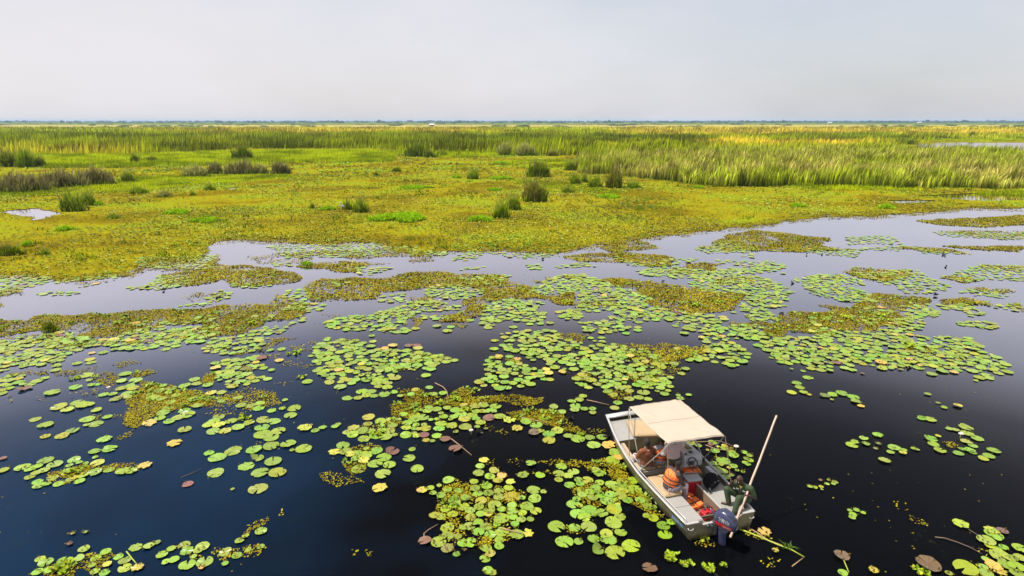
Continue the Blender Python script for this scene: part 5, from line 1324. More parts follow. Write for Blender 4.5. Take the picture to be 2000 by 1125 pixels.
for k, (px, py, n, s, lab) in enumerate([(1312, 1091, 16, 0.11, 'largest bright leafy clump floating below the boat stern'), (1342, 1106, 7, 0.09, 'small leafy clump right of the largest one below the stern'), (1386, 1112, 8, 0.09, 'leafy clump at the bottom edge below the outboard motor'), (1408, 1103, 4, 0.08, 'tiny yellow green clump just under the outboard motor'), (1375, 1054, 12, 0.07, 'yellow green weed clump against the boat transom'),
        (1803, 1120, 8, 0.10, 'bright leafy clump beside the purple leaf at bottom right'), (120, 1112, 12, 0.14, 'bright leafy plant in the bottom left raft'), (157, 918, 8, 0.12, 'green leafy plant in the low raft at lower left'), (478, 816, 8, 0.13, 'green leafy plant in the left centre raft'), (890, 782, 9, 0.13, 'pale leafy plant on the weed north of the long raft'),
        (862, 787, 5, 0.12, 'smaller pale leafy plant left of the pale one'), (909, 802, 6, 0.12, 'leafy plant amid the pads of the long raft'), (1065, 819, 5, 0.11, 'leafy plant on the olive weed left of the bow'), (1137, 850, 5, 0.11, 'leafy plant at the tip of the olive weed by the bow'), (588, 738, 5, 0.12, 'lone leafy plant on open water at left centre'),
        (142, 740, 6, 0.13, 'dark leafy plant beside a pad at left'), (735, 848, 8, 0.12, 'leafy plant in the left end of the long raft'), (1403, 590, 9, 0.17, 'bright leafy plants on the olive weed at right centre'), (1356, 597, 7, 0.16, 'leafy plants left of the bright ones on the weed'), (1650, 620, 9, 0.17, 'leafy plants on the big weed patch at right'), (1720, 617, 8, 0.17, 'leafy plants at the right part of the big weed patch'),
        (1775, 675, 9, 0.16, 'leafy plants in the middle of the right raft'), (1108, 590, 8, 0.17, 'leafy plants on the central weed patch'), (497, 632, 9, 0.17, 'leafy plants on the left weed bank'), (232, 632, 8, 0.17, 'leafy plants on the far left weed bank'), (575, 690, 8, 0.15, 'dark leafy plant left of the curled leaf raft')]):
    rosette(px, py, n, s, lab, 500 + k)

# white water lilies in bloom
M['petal'] = simple_mat('petal', (0.80, 0.74, 0.70), 0.5, var=0.05)
M['stamen'] = simple_mat('stamen', (0.55, 0.38, 0.04), 0.6)
def petal_mesh(r0, up):
    mb = MB()
    for k in range(9):
        a = 2 * math.pi * k / 9
        d, s = Vector((math.cos(a), math.sin(a), 0)), Vector((-math.sin(a), math.cos(a), 0))
        p0 = d * 0.015; p1 = d * r0 * 0.55 + Vector((0, 0, up * 0.6)); p2 = d * r0 + Vector((0, 0, up))
        mb.add([p0, p1 + s * 0.02, p2, p1 - s * 0.02], [(0, 1, 2, 3)])
    return mb
for k, (px, py, lab) in enumerate([(1875, 855, 'white water lily flower in the group at the right edge'), (213, 763, 'white water lily flower among the left pads'), (363, 812, 'white water lily flower right of the yellow pad'), (859, 591, 'white water lily flower in the middle weed'), (1437, 880, 'white water lily flower on the right side of the boat'), (920, 848, 'white water lily flower in the long raft')]):
    g = px_ground(px, py)
    root = empty('water_lily_flower', (g.x, g.y, 0.05), k)
    mb = MB(); mb.tube([(0, 0, -0.05), (0, 0, 0.06)], 0.008, 6); mb.build('stalk', M['stamen'], root)
    mb = petal_mesh(0.085, 0.05); o = mb.build('outer_petals', M['petal'], root); o.location.z = 0.06
    mb = petal_mesh(0.055, 0.075); o = mb.build('inner_petals', M['petal'], root); o.location.z = 0.06; o.rotation_euler.z = 0.35
    mb = MB(); mb.ball((0, 0, 0.085), 0.018, 8, 6); mb.build('stamens', M['stamen'], root)
    tag(root, lab, 'flower', 'white water lilies in bloom')

# dark dried leaves curled up above the water
M['dry_leaf'] = simple_mat('dry_leaf', (0.022, 0.020, 0.010), 0.6, var=0.4, scale=5)
M['red_leaf'] = simple_mat('reddish_leaf', (0.16, 0.075, 0.055), 0.5, var=0.25, scale=6)
for k, (px, py, s, lab) in enumerate([(718, 738, 0.24, 'dark curled leaf standing in the left centre raft'), (962, 704, 0.22, 'dark folded leaf at the left edge of the central raft'), (1530, 613, 0.28, 'black curled leaf left of the big weed patch at right'), (1574, 496, 0.30, 'black curled leaf far out in the right channel'), (1607, 496, 0.24, 'black curled leaf right of another in the far channel'),
        (1839, 496, 0.32, 'round black curled leaf in the channel at far right'), (1847, 498, 0.24, 'small black curled leaf touching the round one'), (1849, 520, 0.26, 'black curled leaf below the round one at far right'), (1346, 514, 0.28, 'dark curled leaf on the weed of the middle channel'), (1294, 549, 0.24, 'black curled leaf on the near edge of the channel'),
        (1062, 505, 0.26, 'black curled leaf at the tip of the meadow edge'), (1545, 551, 0.30, 'dark curled leaf behind the raft at right centre'), (1825, 576, 0.30, 'long black curled leaf on the raft at right'), (290, 561, 0.30, 'black curled leaf left on the bright channel'), (322, 565, 0.34, 'dark clump of curled leaf right on the bright channel'), (493, 836, 0.20, 'dark folded leaf under pads at left centre'),
        (935, 843, 0.22, 'dark curled leaf at the near edge of the long raft'), (1117, 815, 0.16, 'dark curled leaf in open water left of the bow'), (1186, 855, 0.22, 'slim dark bud leaf beside the boat bow'), (427, 582, 0.26, 'dark curled leaf in the left channel'), (776, 696, 0.24, 'green standing leaf in the left centre raft'), (1771, 717, 0.24, 'rounded dark leaf at the near edge of the right raft')]):
    g = px_ground(px, py + 2)
    r = random.Random(900 + k)
    V, Fc = [], []
    nn, mm = 9, 6
    turn = r.uniform(1.8, 2.9)
    for i in range(mm):
        for j in range(nn):
            u, v = i / (mm - 1), j / (nn - 1)
            w = s * math.sin(math.pi * (0.12 + 0.80 * u)) * 0.9
            a = (v - 0.5) * turn
            V.append((math.sin(a) * w * 0.75 + r.uniform(-.01, .01), (1 - math.cos(a)) * w * 0.7, 0.004 + s * 0.50 * u + 0.10 * s * math.cos(a)))
    for i in range(mm - 1):
        for j in range(nn - 1):
            Fc.append((i * nn + j, i * nn + j + 1, (i + 1) * nn + j + 1, (i + 1) * nn + j))
    me = bpy.data.meshes.new('curled_leaf'); me.from_pydata(V, [], Fc)
    for p in me.polygons: p.use_smooth = True
    o = link('curled_leaf', me, M['dry_leaf']); o.location = (g.x, g.y, 0.0); o.rotation_euler = (r.uniform(-.35, .1), r.uniform(-.4, .4), r.uniform(0, 6.28))
    tag(o, lab, 'leaf', 'curled leaves above the water')

# loose stalks
M['stalk_brown'] = simple_mat('dry_stalk', (0.30, 0.19, 0.10), 0.7, var=0.3)
M['stalk_green'] = simple_mat('green_stalk', (0.30, 0.36, 0.02), 0.5, var=0.2)
M['stalk_dark'] = simple_mat('lily_stalk', (0.10, 0.065, 0.045), 0.6, var=0.2)
def stalk(pts, rad, mat, lab, name='stalk'):
    Pw = [px_ground(x, y, z) for x, y, z in pts]
    o0 = Pw[0].copy(); o0.z = 0
    mb = MB(); mb.tube([p - o0 for p in Pw], [rad * (1 - 0.5 * i / len(Pw)) for i in range(len(Pw))], 6)
    o = mb.build(name, mat, None, True); o.location = o0
    tag(o, lab, 'stalk', 'loose stalks on the water')
stalk([(1437, 1031, .02), (1460, 1039, .03), (1490, 1051, .03), (1520, 1064, .02), (1545, 1073, .03), (1571, 1088, .01)], 0.022, M['stalk_green'], 'long yellow green reed stalk trailing from the boat stern')
stalk([(1455, 1027, .02), (1480, 1041, .03), (1500, 1055, .02), (1528, 1065, .03)], 0.018, M['stalk_brown'], 'brown stalk crossing the green reed stalk by the stern')
stalk([(1547, 1106, .01), (1568, 1090, .03)], 0.014, M['stalk_brown'], 'short brown twig at the end of the green stalk')
stalk([(850, 748, .01), (866, 756, .05), (873, 765, .06), (876, 778, .02)], 0.018, M['stalk_brown'], 'bent brown stalk over the weed above the long raft')
stalk([(1014, 814, .03), (1040, 820, .04), (1072, 827, .03)], 0.018, M['stalk_brown'], 'straight straw stalk lying on the olive weed by the bow')
stalk([(880, 856, .02), (896, 868, .03), (921, 889, .02)], 0.016, M['stalk_brown'], 'brown stalk rising from the brown pads below the raft')
stalk([(977, 1031, .06), (1000, 1037, .05), (1020, 1042, .05)], 0.018, M['stalk_brown'], 'straw stalk lying on the star-shaped raft')
stalk([(1133, 1014, .05), (1155, 1007, .06), (1176, 1000, .05)], 0.014, M['stalk_green'], 'yellow stem across a big pad off the stern')
stalk([(247, 1077, .03), (258, 1091, .04), (270, 1105, .02)], 0.016, M['stalk_green'], 'green stem beside the ragged pad at bottom left')
stalk([(829, 1057, .01), (828, 1042, .05), (836, 1035, .06), (855, 1024, .02)], 0.012, M['stalk_brown'], 'curved stem rising from the brown pad left of the raft')
stalk([(1146, 781, .03), (1165, 785, .05), (1190, 791, .03)], 0.016, M['stalk_brown'], 'reddish stalk in front of the boat bow')
stalk([(1826, 1049, .005), (1845, 1051, .03), (1870, 1059, .04), (1895, 1069, .03), (1918, 1082, .01)], 0.016, M['stalk_dark'], 'long thin stem left of the bottom right raft')
stalk([(1892, 1034, .02), (1905, 1042, .02), (1916, 1048, .01)], 0.010, M['stalk_dark'], 'stem joining the single pad to the bottom right raft')
stalk([(1648, 1094, .04), (1653, 1106, .03), (1658, 1118, .0)], 0.014, M['stalk_green'], 'stem of the purple upturned leaf at bottom right')
stalk([(286, 783, .03), (320, 778, .04), (350, 774, .03)], 0.016, M['stalk_green'], 'yellow stem on the olive weed patch at left')
stalk([(1378, 869, .02), (1396, 876, .02), (1420, 880, .05), (1434, 872, .02)], 0.014, M['stalk_brown'], 'brown stem behind the pads right of the boat')
stalk([(1330, 858, .02), (1365, 863, .03), (1405, 861, .06), (1432, 871, .03)], 0.013, M['stalk_brown'], 'long stem in the water behind the canopy corner')
stalk([(353, 933, .01), (372, 925, .03), (395, 915, .02)], 0.009, M['stalk_dark'], 'thin stem to the brown sunken leaf at left')
# tuft of grass caught on the stalk
g = px_ground(1537, 1072); rng = np.random.default_rng(4); n = 26
P = np.stack([rng.normal(0, .05, n), rng.normal(0, .05, n), np.full(n, .02)], -1)
me = blades_mesh('grass_tuft', P, 0.10 + 0.10 * rng.random(n), np.full(n, 0.014), np.tile((0.08, 0.14, 0.02), (n, 1)), np.tile((0.12, 0.22, 0.03), (n, 1)), 1.6, rng=rng)
o = link('grass_tuft', me, M['reed']); o.location = g
tag(o, 'small green grass tuft at the end of the reed stalk', 'grass')

# ------------------------------------------------------------------ the boat
M['hull'] = simple_mat('worn_aluminium', (0.20, 0.19, 0.125), 0.45, 0.55, 0.25, 5.0, 0.05)
M['deck'] = simple_mat('painted_aluminium', (0.30, 0.285, 0.262), 0.5, 0.15, 0.10, 4.0, 0.03)
M['rail'] = simple_mat('bright_aluminium', (0.45, 0.44, 0.42), 0.38, 0.35, 0.08, 8.0)
M['floor'] = simple_mat('dusty_floor', (0.19, 0.138, 0.088), 0.8, 0.0, 0.22, 5.0, 0.05)
M['tan_vinyl'] = simple_mat('tan_vinyl', (0.36, 0.255, 0.14), 0.65, 0.0, 0.10, 5.0, 0.12)
M['canvas'] = simple_mat('sun_bleached_canvas', (0.385, 0.315, 0.245), 0.9, 0.0, 0.07, 2.2, 0.25)
M['navy'] = simple_mat('navy_paint', (0.030, 0.036, 0.075), 0.25, 0.0, 0.12, 6.0)
M['black'] = simple_mat('black_plastic', (0.016, 0.016, 0.018), 0.5, 0.0, 0.2)
M['black_cloth'] = simple_mat('black_nylon', (0.008, 0.008, 0.010), 0.85, 0.0, 0.3, spec=0.1)
M['red'] = simple_mat('red_plastic', (0.40, 0.010, 0.016), 0.4, 0.0, 0.10)
M['white'] = simple_mat('white_plastic', (0.33, 0.34, 0.35), 0.4, 0.0, 0.05)
M['orange'] = simple_mat('orange_nylon', (0.80, 0.165, 0.022), 0.65, 0.0, 0.10, 12.0, 0.1)
M['bamboo'] = simple_mat('bamboo', (0.50, 0.36, 0.26), 0.55, 0.0, 0.14, 9.0)
M['plank'] = simple_mat('plank_wood', (0.36, 0.27, 0.18), 0.7, 0.0, 0.14, 6.0, stretch=(6, 1, 6))
M['rope'] = simple_mat('tan_webbing', (0.30, 0.20, 0.11), 0.8)
M['blue_mark'] = simple_mat('blue_lettering', (0.10, 0.22, 0.55), 0.5)

# scum and waterline stain on the hull
_hm = M['hull']; _n, _l = _hm.node_tree.nodes, _hm.node_tree.links
_b = _n['Principled BSDF']; _src = _b.inputs['Base Color'].links[0].from_socket
_tc = _n.new('ShaderNodeTexCoord'); _sp = _n.new('ShaderNodeSeparateXYZ'); _l.new(_tc.outputs['Object'], _sp.inputs[0])
_nz = _n.new('ShaderNodeTexNoise'); _nz.inputs['Scale'].default_value = 7.0; _nz.inputs['Detail'].default_value = 6; _l.new(_tc.outputs['Object'], _nz.inputs['Vector'])
_ad = _n.new('ShaderNodeMath'); _ad.operation = 'MULTIPLY_ADD'; _ad.inputs[1].default_value = 0.35; _l.new(_nz.outputs['Fac'], _ad.inputs[0]); _l.new(_sp.outputs['Z'], _ad.inputs[2])
_mr = _n.new('ShaderNodeMapRange'); _mr.inputs['From Min'].default_value = 0.36; _mr.inputs['From Max'].default_value = 0.16; _l.new(_ad.outputs[0], _mr.inputs['Value'])
_mx = _n.new('ShaderNodeMix'); _mx.data_type = 'RGBA'; _mx.inputs['B'].default_value = (0.045, 0.045, 0.016, 1)
_l.new(_mr.outputs['Result'], _mx.inputs['Factor']); _l.new(_src, _mx.inputs['A']); _l.new(_mx.outputs['Result'], _b.inputs['Base Color'])
boat = empty('motor_boat', BOAT_POS, BOAT_ROT)
tag(boat, 'open aluminium motor boat with beige canopy among lily pads', 'boat')
def zg(y): return float(np.interp(y, [0, 2.3, 3.7, 5.37], [0.45, 0.47, 0.54, 0.66]))
def zb(y): return float(np.interp(y, [0, 3.2, 4.3, 5.37], [-0.12, -0.12, 0.03, 0.44]))
ys = np.linspace(0, BOAT_L, 22)
secs = []
for y in ys:
    hb = half_beam(y); cb = hb * np.interp(y, [0, 3.5, 5.37], [0.86, 0.82, 0.88]); g_, b_ = zg(y), zb(y)
    m_ = b_ + (g_ - b_) * 0.5
    secs.append([(-hb, y, g_), (-(hb * .52 + cb * .48), y, m_), (-cb, y, b_), (0, y, b_ - 0.02), (cb, y, b_), ((hb * .52 + cb * .48), y, m_), (hb, y, g_)])
V = [p for s in secs for p in s]
Fc = [(i * 7 + j, i * 7 + j + 1, (i + 1) * 7 + j + 1, (i + 1) * 7 + j) for i in range(len(ys) - 1) for j in range(6)]
me = bpy.data.meshes.new('hull'); me.from_pydata(V, [], Fc)
hull = link('hull', me, M['hull'], boat)
md = hull.modifiers.new('shell', 'SOLIDIFY'); md.thickness = 0.022; md.offset = 1.0
mb = MB(); mb.extrude([(-.955, .455), (-.62, .455), (-.50, .365), (.46, .365), (.58, .455), (.955, .455), (.82, -.12), (-.82, -.12)], -.028, .022, 'y'); mb.build('transom', M['hull'], boat, bevel=.006)
mb = MB(); mb.box((-.50, -.034, .355), (.46, .030, .385)); mb.build('transom_cap', M['rail'], boat, bevel=.004)
for s in (-1, 1):      # corner plates and grab handles on the transom
    x0, x1 = sorted((s * .62, s * .95))
    mb = MB(); mb.box((x0, -.03, .456), (x1, .14 if s > 0 else .05, .474)); mb.build('corner_plate', M['rail'], boat, bevel=.004)
    mb = MB(); mb.tube([(s * .86 - .07, -.028, .36), (s * .86 - .06, -.06, .33), (s * .86, -.065, .31), (s * .86 + .06 - .0, -.06, .33), (s * .86 + .06, -.028, .36)], .012, 6); mb.build('transom_handle', M['rail'], boat, True)
    # gunwale strip and raised hand rail
    n = 24
    top = [(s * (half_beam(y) - .012), y, zg(y) + .008) for y in np.linspace(0.0, BOAT_L - .05, n)]
    mb = MB(); mb.tube(top, [(0.038, 0.016)] * n, 8); mb.build('gunwale', M['rail'], boat, True)
    rl = [(s * (half_beam(y) - .05), y, zg(y) + .075) for y in np.linspace(0.12, 2.95, 14)]
    rl = [(s * (half_beam(.05) - .05), .05, zg(0) + .02)] + rl + [(s * (half_beam(3.05) - .05), 3.05, zg(3.05) + .02)]
    mb = MB(); mb.tube(rl, .014, 8); rail = mb.build('hand_rail', M['rail'], boat, True)
    for y in (0.55, 1.15, 1.75, 2.35, 2.85):
        mb = MB(); mb.tube([(s * (half_beam(y) - .05), y, zg(y)), (s * (half_beam(y) - .05), y, zg(y) + .07)], .010, 6); mb.build('rail_post', M['rail'], rail)
# bow: rolled lip, front plate, fore deck and its bulkhead
hb = half_beam(5.25)
mb = MB(); mb.tube([(-hb + .02, 5.25, .63), (0, 5.27, .645), (hb - .02, 5.25, .63)], [(0.115, 0.055)] * 3, 14); mb.build('bow_lip', M['rail'], boat, True)
mb = MB(); mb.add([(-.69, 5.372, .66), (.69, 5.372, .66), (.61, 5.372, .44), (-.61, 5.372, .44), (-.69, 5.35, .66), (.69, 5.35, .66), (.61, 5.35, .44), (-.61, 5.35, .44)], [(0, 1, 2, 3), (4, 5, 6, 7), (0, 1, 5, 4), (2, 3, 7, 6)]); mb.build('bow_plate', M['hull'], boat)
def hull_plate(y0, y1, z, ins=.03, n=8):
    L = [(-(half_beam(y) - ins), y) for y in np.linspace(y0, y1, n)]
    R = [(-x, y) for x, y in reversed(L)]
    return L + R
mb = MB(); mb.extrude(hull_plate(3.93, 5.16, 0, .045), .495, .515); mb.build('fore_deck', M['deck'], boat)
mb = MB(); mb.extrude([(-.93, .494), (.93, .494), (.82, .05), (-.82, .05)], 3.94, 3.96, 'y'); mb.build('deck_bulkhead', M['hull'], boat)
mb = MB(); mb.extrude(hull_plate(.03, 3.95, 0, .17), .03, .055); mb.build('floor', M['floor'], boat)
for y in (0.98, 1.95, 2.95):
    mb = MB(); mb.box((-.45 if y < 2 else -.85, y - .008, .056), (.18 if y < 2 else .85, y + .008, .060)); mb.build('floor_seam', M['hull'], boat)
def slant_box(s, y0, y1, xi, z0, z1, n=8):
    """locker whose outer side follows the slope of the hull"""
    mb = MB(); V, Fc = [], []
    for y in np.linspace(y0, y1, n):
        hb, g_, b_ = half_beam(y), zg(y), zb(y)
        cb = hb * float(np.interp(y, [0, 3.5, 5.37], [0.86, 0.82, 0.88]))
        xo = [cb + (hb - cb) * (z - b_) / (g_ - b_) - .05 for z in (z0, z1)]
        V += [(s * xi, y, z0), (s * xo[0], y, z0), (s * xo[1], y, z1), (s * xi, y, z1)]
    for i in range(n - 1):
        for k in range(4):
            Fc.append((i * 4 + k, i * 4 + (k + 1) % 4, i * 4 + 4 + (k + 1) % 4, i * 4 + 4 + k))
    Fc += [(0, 1, 2, 3), (4 * n - 4, 4 * n - 3, 4 * n - 2, 4 * n - 1)]
    return mb.add(V, Fc)
# side locker on the left, raised deck on the right, benches
mb = slant_box(-1, .03, 1.98, .47, .056, .465); lk = mb.build('side_locker', M['deck'], boat, bevel=.012)
mb = MB(); mb.box((-.93, .05, .466), (-.475, .62, .476)); mb.build('locker_lid', M['deck'], lk, bevel=.004)
mb = MB(); mb.box((-.95, .635, .466), (-.475, 1.10, .476)); mb.build('locker_lid', M['deck'], lk, bevel=.004)
mb = slant_box(1, .05, 1.66, .24, .056, .36); dk = mb.build('side_deck', M['deck'], boat, bevel=.008)
mb = MB(); mb.box((.225, .30, .056), (.262, 1.60, .425)); mb.build('divider', M['floor'], dk, bevel=.008)
mb = MB(); mb.box((.222, .30, .426), (.268, 1.60, .436)); mb.build('divider_cap', M['rail'], dk, bevel=.003)
mb = MB(); mb.box((.83, 1.56, .36), (.96, 2.0, .54)); mb.build('side_box', M['white'], dk, bevel=.012)
mb = MB(); mb.box((-1.02, 2.34, .30), (.06, 2.80, .43)); bn = mb.build('bench', M['deck'], boat, bevel=.012)
mb = MB(); mb.box((-.98, 2.36, .056), (.04, 2.385, .30)); mb.build('bench_front', M['floor'], bn)
mb = slant_box(1, 2.75, 3.92, .50, .056, .40); mb.build('forward_locker', M['plank'], boat, bevel=.012)
mb = MB(); mb.box((-.50, .255, .30), (.24, .285, .375)); mb.build('well_bulkhead', M['hull'], boat, bevel=.004)
mb = MB(); mb.tube([(-.46, .10, .07), (-.30, .16, .10), (-.15, .08, .12), (-.22, -.02, .40)], .010, 6); mb.build('fuel_hose', M['black'], boat, True)
# lettering strip near the stern: small worn marks
mk = MB()
for k in range(7):
    y = .14 + .065 * k
    x = -(half_beam(y)) * .985 - .006
    mk.add([(x - .004, y, .26), (x - .004, y + .042, .26), (x - .014, y + .042, .345), (x - .014, y, .345)], [(0, 1, 2, 3)])
mk.build('worn_lettering', M['blue_mark'], boat)['kind'] = 'stuff'
# steering console
mb = MB(); mb.box((.18, 1.80, .056), (.64, 2.20, .50)); mb.build('console_base', M['floor'], boat, bevel=.015)
mb = MB(); mb.extrude([(1.86, .70), (1.84, .90), (1.92, 1.02), (2.20, 1.02), (2.25, .94), (2.25, .50), (2.02, .50), (2.02, .70)], .08, .62, 'x'); cons = mb.build('console', M['white'], boat, bevel=.02)
mb = MB(); mb.box((.32, 2.02, 1.021), (.42, 2.10, 1.055)); mb.build('compass', M['black'], cons, bevel=.01)
mb = MB()
R = .14
c0 = Vector((.25, 1.74, .90)); ax = Vector((0, -.80, .60)).normalized(); e1 = Vector((1, 0, 0)); e2 = ax.cross(e1)
mb.tube([c0 + e1 * math.cos(a) * R + e2 * math.sin(a) * R for a in np.linspace(0, 2 * math.pi, 25)], .016, 8, False)
for a in (0.5, 2.64, 4.71): mb.tube([c0 - ax * .03, c0 + (e1 * math.cos(a) + e2 * math.sin(a)) * R], .014, 6)
mb.tube([c0 - ax * .14, c0 + ax * .005], [.045, .05], 10)
mb.build('steering_wheel', M['black'], cons, True)
for x in (.13, .56):
    mb = MB(); mb.ball((x, 1.845, .86), .014, 8, 6); mb.build('switch', M['black'], cons, True)

# canopy
def canopy_pt(u, v):
    a = Vector((-.81, 3.57, 1.845)).lerp(Vector((.89, 3.60, 1.845)), u)
    b = Vector((-.76, 1.42, 1.845)).lerp(Vector((.91, 1.37, 1.845)), u)
    p = b.lerp(a, v)
    sag = -.05 * math.sin(math.pi * v) * (0.35 + .65 * math.sin(math.pi * u)) + .018 * math.sin(math.pi * u)
    wr = .022 * mnoise.noise(Vector((u * 3.1 + 3, v * 4.3, .3))) + .016 * mnoise.noise(Vector(((u * 8 + v * 9), (u - v) * 2.5, 1.7)))
    fold = .022 * math.exp(-((u - .88) / .06) ** 2) * math.exp(-((1 - v) / .22) ** 2) - .02 * math.exp(-((u - .95) / .03) ** 2) * math.exp(-((1 - v) / .25) ** 2)
    diag = .014 * math.exp(-(((1 - v) * .9 - u * 1.1) / .035) ** 2) * (1 - u)
    p.z += sag + wr + fold + diag
    edge = max(0, abs(u - .5) - .46) / .04
    p.z -= .014 * edge ** 2
    edge = max(0, abs(v - .5) - .475) / .025
    p.z -= .012 * edge ** 2
    return p
nu, nv = 48, 56
V = [canopy_pt(i / nu, j / nv) for j in range(nv + 1) for i in range(nu + 1)]
Fc = [(j * (nu + 1) + i, j * (nu + 1) + i + 1, (j + 1) * (nu + 1) + i + 1, (j + 1) * (nu + 1) + i) for j in range(nv) for i in range(nu)]
me = bpy.data.meshes.new('canopy'); me.from_pydata([tuple(p) for p in V], [], Fc)
for p in me.polygons: p.use_smooth = True
can = link('canopy', me, M['canvas'], boat)
md = can.modifiers.new('thick', 'SOLIDIFY'); md.thickness = .008; md.offset = -1
for yj in (.02, .52, .985):
    mb = MB(); mb.tube([canopy_pt(u, yj) + Vector((0, 0, .004)) for u in np.linspace(.02, .98, 24)], [(.010, .004)] * 24, 6); mb.build('seam', M['canvas'], can, True)
for (xl, xr, yc, name) in ((-.80, .88, 3.56, 'front'), (-.75, .90, 1.43, 'rear')):
    path = [(-.97, 2.35, .53), (xl - .035, 2.35 + (yc - 2.35) * .86, 1.58), (xl - .02, 2.35 + (yc - 2.35) * .97, 1.74), (xl + .05, yc, 1.805), (xl + .3, yc, 1.815), (xr - .3, yc, 1.815), (xr - .05, yc, 1.805), (xr + .02, 2.35 + (yc - 2.35) * .97, 1.74), (xr + .035, 2.35 + (yc - 2.35) * .86, 1.58), (1.0, 2.35, .53)]
    mb = MB(); mb.tube(path, .0145, 8); mb.build('canopy_bow', M['rail'], can, True)
for s, x in ((-1, -.97), (1, 1.0)):
    mb = MB(); mb.box((x - .03, 2.30, .47), (x + .03, 2.40, .57)); mb.build('bow_pivot', M['white'] if s < 0 else M['black'], can, bevel=.01)
for p, q in (((-.83, 3.55, 1.80), (-.98, 3.05, .50)), ((-.78, 1.42, 1.80), (-.82, 1.06, .48)), ((.92, 1.38, 1.80), (.99, .98, .50)), ((.90, 3.58, 1.80), (.93, 3.35, .54))):
    mb = MB(); mb.tube([p, q], [(.011, .005)] * 2, 6); mb.build('tie_strap', M['rope'], can)
mb = MB(); mb.tube([(-.90, 2.96, 1.15), (-.72, 3.35, 1.80)], .009, 6); mb.build('strut', M['black'], can)
mb = MB(); mb.tube([(1.0, 2.45, .6), (.9, 3.0, 1.2), (.86, 3.52, 1.79)], .010, 6); mb.build('strut', M['rail'], can)

# outboard motor
NPT = 20
def cowl(v, a, off=0.0):
    y = .13 - .56 * v
    hw = float(np.interp(v, [0, .08, .3, .65, .9, 1], [.085, .135, .165, .160, .125, .085])) + off
    top = float(np.interp(v, [0, .1, .35, .7, .92, 1], [.80, .90, .965, .935, .83, .76])) + off
    bot = float(np.interp(v, [0, .3, 1], [.52, .50, .545])) - off
    c, s = math.cos(a), math.sin(a)
    e = .62
    x = math.copysign(abs(c) ** e, c) * hw
    z = (top + bot) / 2 + math.copysign(abs(s) ** e, s) * (top - bot) / 2
    if s > 0: x *= 1 - .20 * s
    return Vector((x, y - (off if v > .9 else 0), z))
VS = [0, .03, .08, .18, .3, .42, .55, .68, .8, .9, .96, 1.0]
V = [cowl(v, 2 * math.pi * k / NPT) for v in VS for k in range(NPT)]
Fc = [(i * NPT + k, i * NPT + (k + 1) % NPT, (i + 1) * NPT + (k + 1) % NPT, (i + 1) * NPT + k) for i in range(len(VS) - 1) for k in range(NPT)]
Fc += [tuple(range(NPT)), tuple(range((len(VS) - 1) * NPT, len(VS) * NPT))]
mb = MB(); mb.add(V, Fc)
motor = mb.build('outboard_motor', M['navy'], boat, True)
motor.location = (-.20, -.24, -.02); motor.rotation_euler = (0, 0, .42)
def cowl_patch(v0, v1, a0, a1, off, n=10, m=5):
    mb = MB()
    g = [[cowl(v0 + (v1 - v0) * i / n, a0 + (a1 - a0) * j / m, off) for j in range(m + 1)] for i in range(n + 1)]
    mb.add([p for r_ in g for p in r_], [(i * (m + 1) + j, i * (m + 1) + j + 1, (i + 1) * (m + 1) + j + 1, (i + 1) * (m + 1) + j) for i in range(n) for j in range(m)])
    return mb
cowl_patch(.14, .90, math.pi + .10, math.pi + .62, .003).build('red_stripe', M['red'], motor, True)
cowl_patch(.14, .90, -.62, -.10, .003).build('red_stripe', M['red'], motor, True)
cowl_patch(.0, .99, math.pi + .80, math.pi + 1.0, .004).build('lower_trim', M['rail'], motor, True)
cowl_patch(.30, .80, math.pi / 2 - .5, math.pi / 2 + .5, .012).build('top_panel', M['navy'], motor, True)
cowl_patch(.86, .94, math.pi / 2 - .6, math.pi / 2 + .6, .004).build('rear_vent', M['black'], motor, True)
def text_mesh(txt, bold=0.0, shear=0.0):
    cu = bpy.data.curves.new('lettering', 'FONT'); cu.body = txt; cu.size = 1.0; cu.shear = shear; cu.offset = bold
    o = bpy.data.objects.new('lettering', cu); COL.objects.link(o)
    dg = bpy.context.evaluated_depsgraph_get()
    me = bpy.data.meshes.new_from_object(o.evaluated_get(dg))
    bpy.data.objects.remove(o, do_unlink=True); bpy.data.curves.remove(cu)
    return me
def cowl_text(txt, v0, v1, a0, a1, off, mat, shear=0.0):
    me = text_mesh(txt, 0.015, shear)
    xs = [v.co.x for v in me.vertices]; yy = [v.co.y for v in me.vertices]
    x0, x1, y0, y1 = min(xs), max(xs), min(yy), max(yy)
    for v in me.vertices:
        fx, fy = (v.co.x - x0) / (x1 - x0), (v.co.y - y0) / (y1 - y0)
        v.co = cowl(v0 + (v1 - v0) * fx, a0 + (a1 - a0) * fy, off)
    o = link('lettering', me, mat, motor)
    return o
cowl_text('YAMAHA', .30, .80, math.pi + .02, math.pi - .22, .005, M['white'])
cowl_text('ENDURO', .52, .86, math.pi + .52, math.pi + .20, .006, M['white'], 0.3)
cowl_text('YAMAHA', .80, .30, -.02, .22, .005, M['white'])
me = text_mesh('40', 0.02, 0.3)
for v in me.vertices: v.co = Vector((-.055 + v.co.x * .085, -.437, .60 + v.co.y * .085))
link('lettering', me, M['white'], motor)
mb = MB(); mb.tube([(0, -.10, .52), (0, -.08, .30), (0, -.10, .10), (0, -.12, -.25)], [(.095, .15), (.07, .11), (.055, .10), (.04, .09)], 12); mb.build('lower_leg', M['navy'], motor, True)
mb = MB(); mb.box((-.09, .02, .22), (.09, .13, .50)); mb.box((-.11, .10, .30), (-.06, .24, .44)); mb.box((.06, .10, .30), (.11, .24, .44)); mb.build('clamp_bracket', M['black'], motor, bevel=.012)
